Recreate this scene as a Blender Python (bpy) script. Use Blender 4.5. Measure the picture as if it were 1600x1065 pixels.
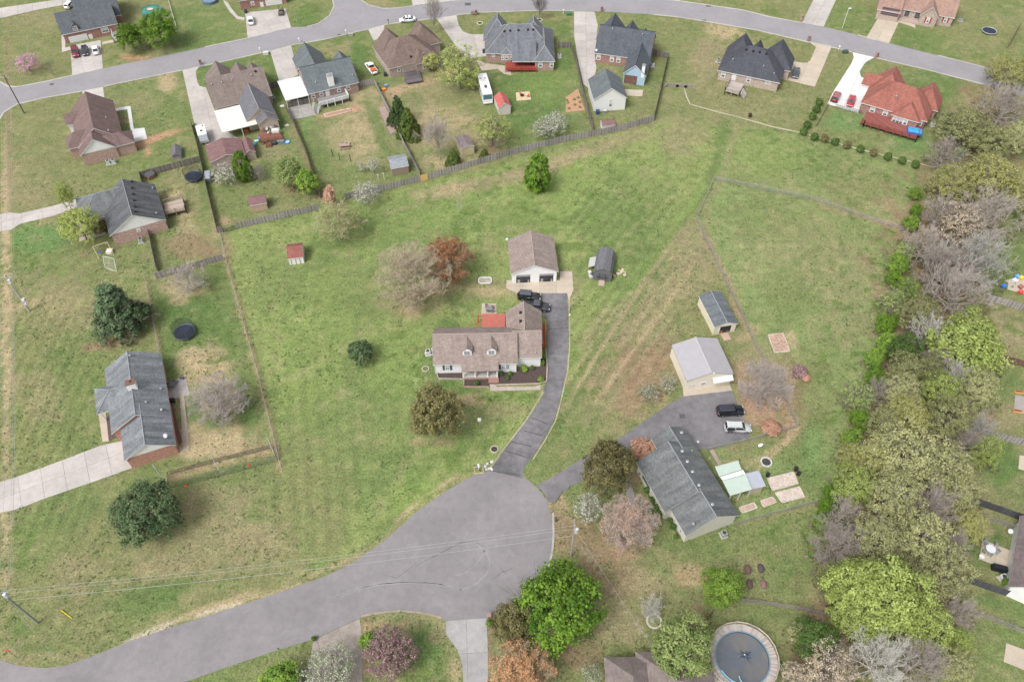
import bpy, math, random
import numpy as np
from mathutils import Vector
for o in list(bpy.data.objects): bpy.data.objects.remove(o)
SC = bpy.context.scene; COL = SC.collection
PI = math.pi
# ---------------------------------------------------------------- camera, sky, sun, exposure
HC = 118.0; PITCH = math.radians(50.0); F = 1244.0
cam = bpy.data.cameras.new('camera'); camo = bpy.data.objects.new('camera', cam); COL.objects.link(camo)
camo.location = (0, 0, HC); camo.rotation_euler = (PI/2-PITCH, 0, 0)
cam.sensor_width = 36; cam.lens = F/1600*36; cam.clip_start = 1; cam.clip_end = 6000
SC.camera = camo
W = bpy.data.worlds.new('World'); SC.world = W; W.use_nodes = True
nt = W.node_tree; nt.nodes.clear()
sky = nt.nodes.new('ShaderNodeTexSky'); sky.sky_type = 'NISHITA'; sky.sun_disc = False
SUN_EL = math.radians(54); SUN_AZ = math.radians(-138)      # measured from +Y towards +X
sky.sun_elevation = SUN_EL; sky.sun_rotation = SUN_AZ
sky.air_density = 1.0; sky.dust_density = 4.0; sky.ozone_density = 1.0
hs = nt.nodes.new('ShaderNodeHueSaturation'); hs.inputs['Saturation'].default_value = 0.2
bg = nt.nodes.new('ShaderNodeBackground'); bg.inputs['Strength'].default_value = 0.15
out = nt.nodes.new('ShaderNodeOutputWorld')
nt.links.new(sky.outputs[0], hs.inputs['Color']); nt.links.new(hs.outputs[0], bg.inputs[0]); nt.links.new(bg.outputs[0], out.inputs[0])
sl = bpy.data.lights.new('sun', 'SUN'); sl.energy = 1.5; sl.angle = math.radians(20); sl.color = (1.0, 0.965, 0.92)
slo = bpy.data.objects.new('sun', sl); COL.objects.link(slo)
sd = Vector((math.sin(SUN_AZ)*math.cos(SUN_EL), math.cos(SUN_AZ)*math.cos(SUN_EL), math.sin(SUN_EL)))
slo.rotation_euler = sd.to_track_quat('Z', 'Y').to_euler(); slo.location = (0, 0, 90)
SC.view_settings.view_transform = 'Standard'; SC.view_settings.look = 'None'
SC.view_settings.gamma = 1; SC.view_settings.use_curve_mapping = False
SC.view_settings.exposure = 0.6
SC.render.engine = 'CYCLES'
SC.cycles.max_bounces = 5; SC.cycles.diffuse_bounces = 2; SC.cycles.glossy_bounces = 2
SC.cycles.transmission_bounces = 2; SC.cycles.transparent_max_bounces = 8

# ---------------------------------------------------------------- geometry of the view: photograph point -> place on a level z
CP, SP = math.cos(PITCH), math.sin(PITCH)
def G(px, py, z=0.0):
    u = (px-800)/F; v = (532.5-py)/F
    dy = CP+v*SP; dz = -SP+v*CP
    t = (HC-z)/(-dz)
    return Vector((u*t, dy*t, z))
def ray(px, py):
    u = (px-800)/F; v = (532.5-py)/F
    return Vector((u, CP+v*SP, -SP+v*CP))
def proj(x, y, z):
    d = y*CP-(z-HC)*SP; v = y*SP+(z-HC)*CP
    return 800+F*x/d, 532.5-F*v/d
def mpp(px, py, z=0.0):      # metres per photograph pixel at that place
    p = G(px, py, z); return (p.y*CP-(z-HC)*SP)/F

# ---------------------------------------------------------------- materials
MATS = {}
def newmat(name):
    m = bpy.data.materials.new(name); m.use_nodes = True
    n = m.node_tree; n.nodes.clear()
    o = n.nodes.new('ShaderNodeOutputMaterial'); b = n.nodes.new('ShaderNodeBsdfPrincipled')
    n.links.new(b.outputs[0], o.inputs[0]); return m, n, b, o
def N(n, t, **k):
    x = n.nodes.new(t)
    for a, v in k.items():
        if a in x.inputs: x.inputs[a].default_value = v
        else: setattr(x, a, v)
    return x
def L(n, a, b): n.links.new(a, b)
def rgba(c): return (c[0], c[1], c[2], 1)
def math_(n, op, a, b=None, c=None):
    x = n.nodes.new('ShaderNodeMath'); x.operation = op
    for i, v in enumerate((a, b, c)):
        if v is None: continue
        if isinstance(v, (int, float)): x.inputs[i].default_value = v
        else: L(n, v, x.inputs[i])
    return x.outputs[0]
def mixc(n, f, a, b, mode='MIX'):
    x = n.nodes.new('ShaderNodeMix'); x.data_type = 'RGBA'; x.blend_type = mode
    for s, v in ((x.inputs[0], f), (x.inputs[6], a), (x.inputs[7], b)):
        if isinstance(v, (int, float)): s.default_value = v
        elif isinstance(v, tuple): s.default_value = rgba(v)
        else: L(n, v, s)
    return x.outputs[2]
def noise(n, vec, scale, detail=3, rough=0.6, dist=0.0):
    x = N(n, 'ShaderNodeTexNoise'); x.inputs['Scale'].default_value = scale
    x.inputs['Detail'].default_value = detail; x.inputs['Roughness'].default_value = rough; x.inputs['Distortion'].default_value = dist
    if vec is not None: L(n, vec, x.inputs['Vector'])
    return x.outputs['Fac']
def ramp(n, f, a, b, lo=0.0, hi=1.0):
    x = n.nodes.new('ShaderNodeMapRange'); x.clamp = True
    L(n, f, x.inputs[0]); x.inputs[1].default_value = a; x.inputs[2].default_value = b; x.inputs[3].default_value = lo; x.inputs[4].default_value = hi
    return x.outputs[0]
def mapping(n, vec, sc=(1, 1, 1), rot=(0, 0, 0)):
    x = n.nodes.new('ShaderNodeMapping'); x.inputs['Scale'].default_value = sc; x.inputs['Rotation'].default_value = rot
    L(n, vec, x.inputs['Vector']); return x.outputs[0]
def bump(n, b, h, s=0.3, d=0.05):
    x = N(n, 'ShaderNodeBump'); x.inputs['Strength'].default_value = s; x.inputs['Distance'].default_value = d
    L(n, h, x.inputs['Height']); L(n, x.outputs[0], b.inputs['Normal'])
def vary(n, vec, c, amt, scale):
    f = ramp(n, noise(n, vec, scale, 4, 0.65), 0.3, 0.7, 1-amt, 1+amt)
    x = n.nodes.new('ShaderNodeVectorMath'); x.operation = 'SCALE'
    if isinstance(c, tuple): x.inputs[0].default_value = c
    else: L(n, c, x.inputs[0])
    L(n, f, x.inputs['Scale']); return x.outputs[0]
def plain(c, rough=0.7, amt=0.08, scale=1.5, metal=0.0, spec=0.3):
    key = ('plain', c, rough, amt, scale, metal)
    if key in MATS: return MATS[key]
    m, n, b, o = newmat('painted_surface'); tc = N(n, 'ShaderNodeTexCoord')
    L(n, vary(n, tc.outputs['Object'], c, amt, scale), b.inputs['Base Color'])
    b.inputs['Roughness'].default_value = rough; b.inputs['Metallic'].default_value = metal
    b.inputs['Specular IOR Level'].default_value = spec
    MATS[key] = m; return m
def shingle(c, streak=0.25):
    key = ('sh', c, streak)
    if key in MATS: return MATS[key]
    m, n, b, o = newmat('asphalt_shingles'); tc = N(n, 'ShaderNodeTexCoord'); uv = tc.outputs['UV']
    br = N(n, 'ShaderNodeTexBrick'); L(n, uv, br.inputs['Vector'])
    br.inputs['Color1'].default_value = (0.82, 0.82, 0.82, 1); br.inputs['Color2'].default_value = (1.14, 1.14, 1.14, 1); br.inputs['Mortar'].default_value = (0.7, 0.7, 0.7, 1)
    br.inputs['Scale'].default_value = 1; br.inputs['Brick Width'].default_value = 0.42; br.inputs['Row Height'].default_value = 0.21; br.inputs['Mortar Size'].default_value = 0.012
    base = mixc(n, 1.0, c, br.outputs['Color'], 'MULTIPLY')
    st = ramp(n, noise(n, mapping(n, uv, (0.9, 0.12, 1)), 1.0, 4, 0.6), 0.36, 0.70, 1.08, 1-streak)
    bl = ramp(n, noise(n, uv, 0.5, 4, 0.6), 0.3, 0.7, 0.9, 1.1)
    fine = ramp(n, noise(n, uv, 9, 3, 0.7), 0.3, 0.7, 0.9, 1.1)
    f = math_(n, 'MULTIPLY', math_(n, 'MULTIPLY', st, bl), fine)
    x = n.nodes.new('ShaderNodeVectorMath'); x.operation = 'SCALE'; L(n, base, x.inputs[0]); L(n, f, x.inputs['Scale'])
    L(n, x.outputs[0], b.inputs['Base Color']); b.inputs['Roughness'].default_value = 0.9; b.inputs['Specular IOR Level'].default_value = 0.25
    bump(n, b, br.outputs['Fac'], 0.4, 0.02)
    MATS[key] = m; return m
def brick(c, c2, mortar=(0.42, 0.38, 0.34)):
    key = ('br', c, c2)
    if key in MATS: return MATS[key]
    m, n, b, o = newmat('brickwork'); tc = N(n, 'ShaderNodeTexCoord'); uv = tc.outputs['UV']
    br = N(n, 'ShaderNodeTexBrick'); L(n, uv, br.inputs['Vector'])
    br.inputs['Color1'].default_value = rgba(c); br.inputs['Color2'].default_value = rgba(c2); br.inputs['Mortar'].default_value = rgba(mortar)
    br.inputs['Scale'].default_value = 1; br.inputs['Brick Width'].default_value = 0.24; br.inputs['Row Height'].default_value = 0.085; br.inputs['Mortar Size'].default_value = 0.011
    L(n, vary(n, uv, br.outputs['Color'], 0.28, 2.2), b.inputs['Base Color']); b.inputs['Roughness'].default_value = 0.88
    bump(n, b, br.outputs['Fac'], 0.4, 0.01)
    MATS[key] = m; return m
def siding(c, vertical=False, pitch=0.2, depth=0.35, metal=0.0):
    key = ('sd', c, vertical, pitch, metal)
    if key in MATS: return MATS[key]
    m, n, b, o = newmat('lap_siding'); tc = N(n, 'ShaderNodeTexCoord'); uv = tc.outputs['UV']
    s = N(n, 'ShaderNodeSeparateXYZ'); L(n, uv, s.inputs[0])
    fr = math_(n, 'FRACT', math_(n, 'DIVIDE', s.outputs[0 if vertical else 1], pitch))
    line = ramp(n, fr, 0.0, 0.14, 0.72, 1.0)
    x = n.nodes.new('ShaderNodeVectorMath'); x.operation = 'SCALE'; x.inputs[0].default_value = c; L(n, line, x.inputs['Scale'])
    L(n, vary(n, uv, x.outputs[0], 0.06, 0.8), b.inputs['Base Color']); b.inputs['Roughness'].default_value = 0.55
    b.inputs['Metallic'].default_value = metal
    bump(n, b, fr, depth, 0.02)
    MATS[key] = m; return m
def wood(c, amt=0.3, scale=(0.5, 6, 1), rough=0.85):
    key = ('wd', c, amt, scale)
    if key in MATS: return MATS[key]
    m, n, b, o = newmat('weathered_wood'); tc = N(n, 'ShaderNodeTexCoord')
    oi = N(n, 'ShaderNodeObjectInfo')
    a = ramp(n, noise(n, mapping(n, tc.outputs['UV'], scale), 1.5, 4, 0.6), 0.3, 0.7, 1-amt, 1+amt)
    a = math_(n, 'MULTIPLY', a, ramp(n, oi.outputs['Random'], 0, 1, 0.82, 1.18))
    x = n.nodes.new('ShaderNodeVectorMath'); x.operation = 'SCALE'; x.inputs[0].default_value = c; L(n, a, x.inputs['Scale'])
    L(n, x.outputs[0], b.inputs['Base Color']); b.inputs['Roughness'].default_value = rough
    MATS[key] = m; return m
def paving(c, kind='concrete', dark=0.12, rough=0.85):
    key = ('pv', c, kind, dark)
    if key in MATS: return MATS[key]
    m, n, b, o = newmat(kind+'_surface'); g = N(n, 'ShaderNodeNewGeometry'); P = g.outputs['Position']
    oi = N(n, 'ShaderNodeObjectInfo')
    big = ramp(n, noise(n, P, 0.12, 4, 0.6), 0.32, 0.68, 1-dark, 1+dark)
    mid = ramp(n, noise(n, P, 0.9, 5, 0.65, 0.6), 0.3, 0.7, 1-dark*0.9, 1+dark*0.9)
    fin = ramp(n, noise(n, P, 9, 3, 0.7), 0.3, 0.7, 0.93, 1.07)
    f = math_(n, 'MULTIPLY', math_(n, 'MULTIPLY', big, mid), fin)
    f = math_(n, 'MULTIPLY', f, ramp(n, oi.outputs['Random'], 0, 1, 0.95, 1.05))
    x = n.nodes.new('ShaderNodeVectorMath'); x.operation = 'SCALE'; x.inputs[0].default_value = c; L(n, f, x.inputs['Scale'])
    res = x.outputs[0]
    L(n, res, b.inputs['Base Color']); b.inputs['Roughness'].default_value = rough; b.inputs['Specular IOR Level'].default_value = 0.25
    bump(n, b, noise(n, P, 14, 3, 0.7), 0.15, 0.02)
    MATS[key] = m; return m
def glass(c=(0.05, 0.06, 0.07)):
    key = ('gl', c)
    if key in MATS: return MATS[key]
    m, n, b, o = newmat('window_glass'); b.inputs['Base Color'].default_value = rgba(c); b.inputs['Roughness'].default_value = 0.12
    b.inputs['Specular IOR Level'].default_value = 0.6; MATS[key] = m; return m
def leafmat(name, c1, c2, trans=0.25, var=0.16, flower=None, famt=0.0):
    key = ('lf', name)
    if key in MATS: return MATS[key]
    m, n, b, o = newmat(name); at = N(n, 'ShaderNodeAttribute'); at.attribute_name = 'tint'
    oi = N(n, 'ShaderNodeObjectInfo'); s = N(n, 'ShaderNodeSeparateColor'); L(n, at.outputs['Color'], s.inputs[0])
    col = mixc(n, ramp(n, s.outputs[0], 0.1, 0.9), c1, c2)
    if flower: col = mixc(n, ramp(n, s.outputs[1], 1-famt-0.02, 1-famt+0.02), col, flower)
    f = math_(n, 'MULTIPLY', ramp(n, oi.outputs['Random'], 0, 1, 1-var, 1+var), ramp(n, s.outputs[2], 0, 1, 0.88, 1.12))
    x = n.nodes.new('ShaderNodeVectorMath'); x.operation = 'SCALE'; L(n, col, x.inputs[0]); L(n, f, x.inputs['Scale'])
    L(n, x.outputs[0], b.inputs['Base Color']); b.inputs['Roughness'].default_value = 0.65; b.inputs['Specular IOR Level'].default_value = 0.2
    t = N(n, 'ShaderNodeBsdfTranslucent'); L(n, x.outputs[0], t.inputs['Color'])
    mx = N(n, 'ShaderNodeMixShader'); mx.inputs[0].default_value = trans
    L(n, b.outputs[0], mx.inputs[1]); L(n, t.outputs[0], mx.inputs[2]); L(n, mx.outputs[0], o.inputs[0])
    MATS[key] = m; return m

# ---------------------------------------------------------------- mesh building
def box_uv(me):
    nl = len(me.loops)
    uvl = me.uv_layers.new(name='UVMap'); arr = np.zeros((nl, 2))
    for p in me.polygons:
        n = p.normal
        h = math.hypot(n.x, n.y)
        if h < 0.05: ux, uy = Vector((1, 0, 0)), Vector((0, 1, 0))
        else:
            ux = Vector((-n.y/h, n.x/h, 0)); uy = n.cross(ux)
        for li in p.loop_indices:
            co = me.vertices[me.loops[li].vertex_index].co
            arr[li, 0] = co.dot(ux); arr[li, 1] = co.dot(uy)
    uvl.data.foreach_set('uv', arr.ravel())
class MB:
    def __init__(s): s.v = []; s.f = []; s.m = []
    def add(s, vs, fs, mi=0):
        k = len(s.v); s.v += [tuple(v) for v in vs]; s.f += [tuple(i+k for i in f) for f in fs]; s.m += [mi]*len(fs)
        return s
    def box(s, x0, x1, y0, y1, z0, z1, mi=0):
        return s.add([(x0,y0,z0),(x1,y0,z0),(x1,y1,z0),(x0,y1,z0),(x0,y0,z1),(x1,y0,z1),(x1,y1,z1),(x0,y1,z1)],
              [(0,3,2,1),(4,5,6,7),(0,1,5,4),(1,2,6,5),(2,3,7,6),(3,0,4,7)], mi)
    def prism(s, pts, z0, z1, mi=0, side=None):
        n = len(pts); a = sum(pts[i][0]*pts[(i+1)%n][1]-pts[(i+1)%n][0]*pts[i][1] for i in range(n))
        if a < 0: pts = pts[::-1]
        k = len(s.v); s.v += [(p[0],p[1],z0) for p in pts]+[(p[0],p[1],z1) for p in pts]
        s.f.append(tuple(range(k+n,k+2*n))); s.m.append(mi)
        s.f.append(tuple(range(k+n-1,k-1,-1))); s.m.append(mi)
        for i in range(n):
            j = (i+1)%n; s.f.append((k+i,k+j,k+n+j,k+n+i)); s.m.append(mi if side is None else side)
        return s
    def tube(s, p, q, r0, r1=None, seg=8, mi=0, cap=True):
        r1 = r0 if r1 is None else r1; p = Vector(p); q = Vector(q); d = (q-p).normalized()
        a = d.cross(Vector((0,0,1)))
        if a.length < 1e-3: a = Vector((1,0,0))
        a.normalize(); b = d.cross(a); k = len(s.v)
        for c, r in ((p, r0), (q, r1)):
            for i in range(seg):
                t = 2*PI*i/seg; s.v.append(tuple(c+a*(math.cos(t)*r)+b*(math.sin(t)*r)))
        for i in range(seg):
            j = (i+1)%seg; s.f.append((k+i,k+seg+i,k+seg+j,k+j)); s.m.append(mi)
        if cap:
            s.f.append(tuple(k+i for i in range(seg))); s.m.append(mi)
            s.f.append(tuple(k+seg+i for i in range(seg-1,-1,-1))); s.m.append(mi)
        return s
    def poly(s, pts, r, seg=6, mi=0):
        for a, b in zip(pts, pts[1:]): s.tube(a, b, r, r, seg, mi)
        return s
    def ball(s, c, r, rz=None, seg=8, rings=5, mi=0):
        rz = rz or r; k = len(s.v); c = Vector(c)
        for i in range(rings+1):
            ph = PI*i/rings
            for j in range(seg):
                t = 2*PI*j/seg; s.v.append((c.x+r*math.sin(ph)*math.cos(t), c.y+r*math.sin(ph)*math.sin(t), c.z+rz*math.cos(ph)))
        for i in range(rings):
            for j in range(seg):
                j2 = (j+1)%seg; s.f.append((k+i*seg+j,k+(i+1)*seg+j,k+(i+1)*seg+j2,k+i*seg+j2)); s.m.append(mi)
        return s
    def mesh(s, name, mats, smooth=False):
        me = bpy.data.meshes.new(name); me.from_pydata(s.v, [], s.f)
        for m in (mats if isinstance(mats, (list, tuple)) else [mats]): me.materials.append(m)
        me.polygons.foreach_set('material_index', s.m)
        if smooth: me.polygons.foreach_set('use_smooth', [True]*len(me.polygons))
        me.update(); box_uv(me); return me
    def build(s, name, mats, parent=None, smooth=False, loc=None, rz=0):
        return obj(name, s.mesh(name, mats, smooth), parent, loc, rz)
def obj(name, me, parent=None, loc=None, rz=0):
    o = bpy.data.objects.new(name, me); COL.objects.link(o)
    if parent: o.parent = parent
    if loc is not None: o.location = loc
    o.rotation_euler[2] = rz
    return o
def tag(o, label, cat, group=None, kind=None):
    if label: o['label'] = label
    if cat: o['category'] = cat
    if group: o['group'] = group
    if kind: o['kind'] = kind
    return o
def thing(name, label, cat, loc=(0,0,0), rz=0, group=None):
    o = bpy.data.objects.new(name, None); COL.objects.link(o); o.location = loc; o.rotation_euler[2] = rz
    o.empty_display_size = 0.5
    return tag(o, label, cat, group)
def struct(o): o['kind'] = 'structure'; return o
def P2(pts, z=0.0): return [(G(x, y, z).x, G(x, y, z).y) for x, y in pts]
WHITE = plain((0.66, 0.66, 0.65), 0.45, 0.04)
TRIM = plain((0.6, 0.6, 0.59), 0.5, 0.05)
BLACK = plain((0.02, 0.02, 0.022), 0.5, 0.1)
DGREY = plain((0.09, 0.09, 0.095), 0.6, 0.1)
GREY = plain((0.28, 0.28, 0.29), 0.5, 0.1)
GALV = plain((0.42, 0.43, 0.44), 0.4, 0.1, 1.5, 0.6)
# ---------------------------------------------------------------- the ground: one sheet, its colours laid down by place
rng = np.random.default_rng(7)
def vnoise(x, y, scale, seed, octs=4):
    r = np.random.default_rng(seed); tot = 0; amp = 1; s = 0
    for o in range(octs):
        g = r.random((256, 256)); u = x/scale*2**o+1000.3; v = y/scale*2**o+1000.7
        i = np.floor(u).astype(int); j = np.floor(v).astype(int); fu = u-i; fv = v-j
        fu = fu*fu*(3-2*fu); fv = fv*fv*(3-2*fv); i %= 256; j %= 256; i1 = (i+1)%256; j1 = (j+1)%256
        tot = tot+amp*((g[i,j]*(1-fu)+g[i1,j]*fu)*(1-fv)+(g[i,j1]*(1-fu)+g[i1,j1]*fu)*fv); s += amp; amp *= 0.55
    return tot/s
def sstep(x, a, b):
    t = np.clip((x-a)/(b-a), 0, 1); return t*t*(3-2*t)
GC = {'field': (0.178, 0.220, 0.078), 'mown': (0.162, 0.178, 0.072), 'yard': (0.118, 0.155, 0.056), 'pasture': (0.166, 0.212, 0.084), 'top': (0.166, 0.202, 0.080), 'lush': (0.090, 0.140, 0.045), 'bright': (0.170, 0.228, 0.070), 'green': (0.126, 0.162, 0.060), 'olive': (0.162, 0.170, 0.076), 'dry': (0.218, 0.192, 0.108),
      'straw': (0.32, 0.255, 0.155), 'dirt': (0.33, 0.235, 0.15), 'red': (0.35, 0.205, 0.13), 'litter': (0.21, 0.15, 0.095), 'mulch': (0.085, 0.06, 0.05),
      'dark': (0.085, 0.135, 0.035), 'copper': (0.31, 0.205, 0.145), 'teal': (0.10, 0.19, 0.065), 'pale': (0.42, 0.36, 0.28)}
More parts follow.
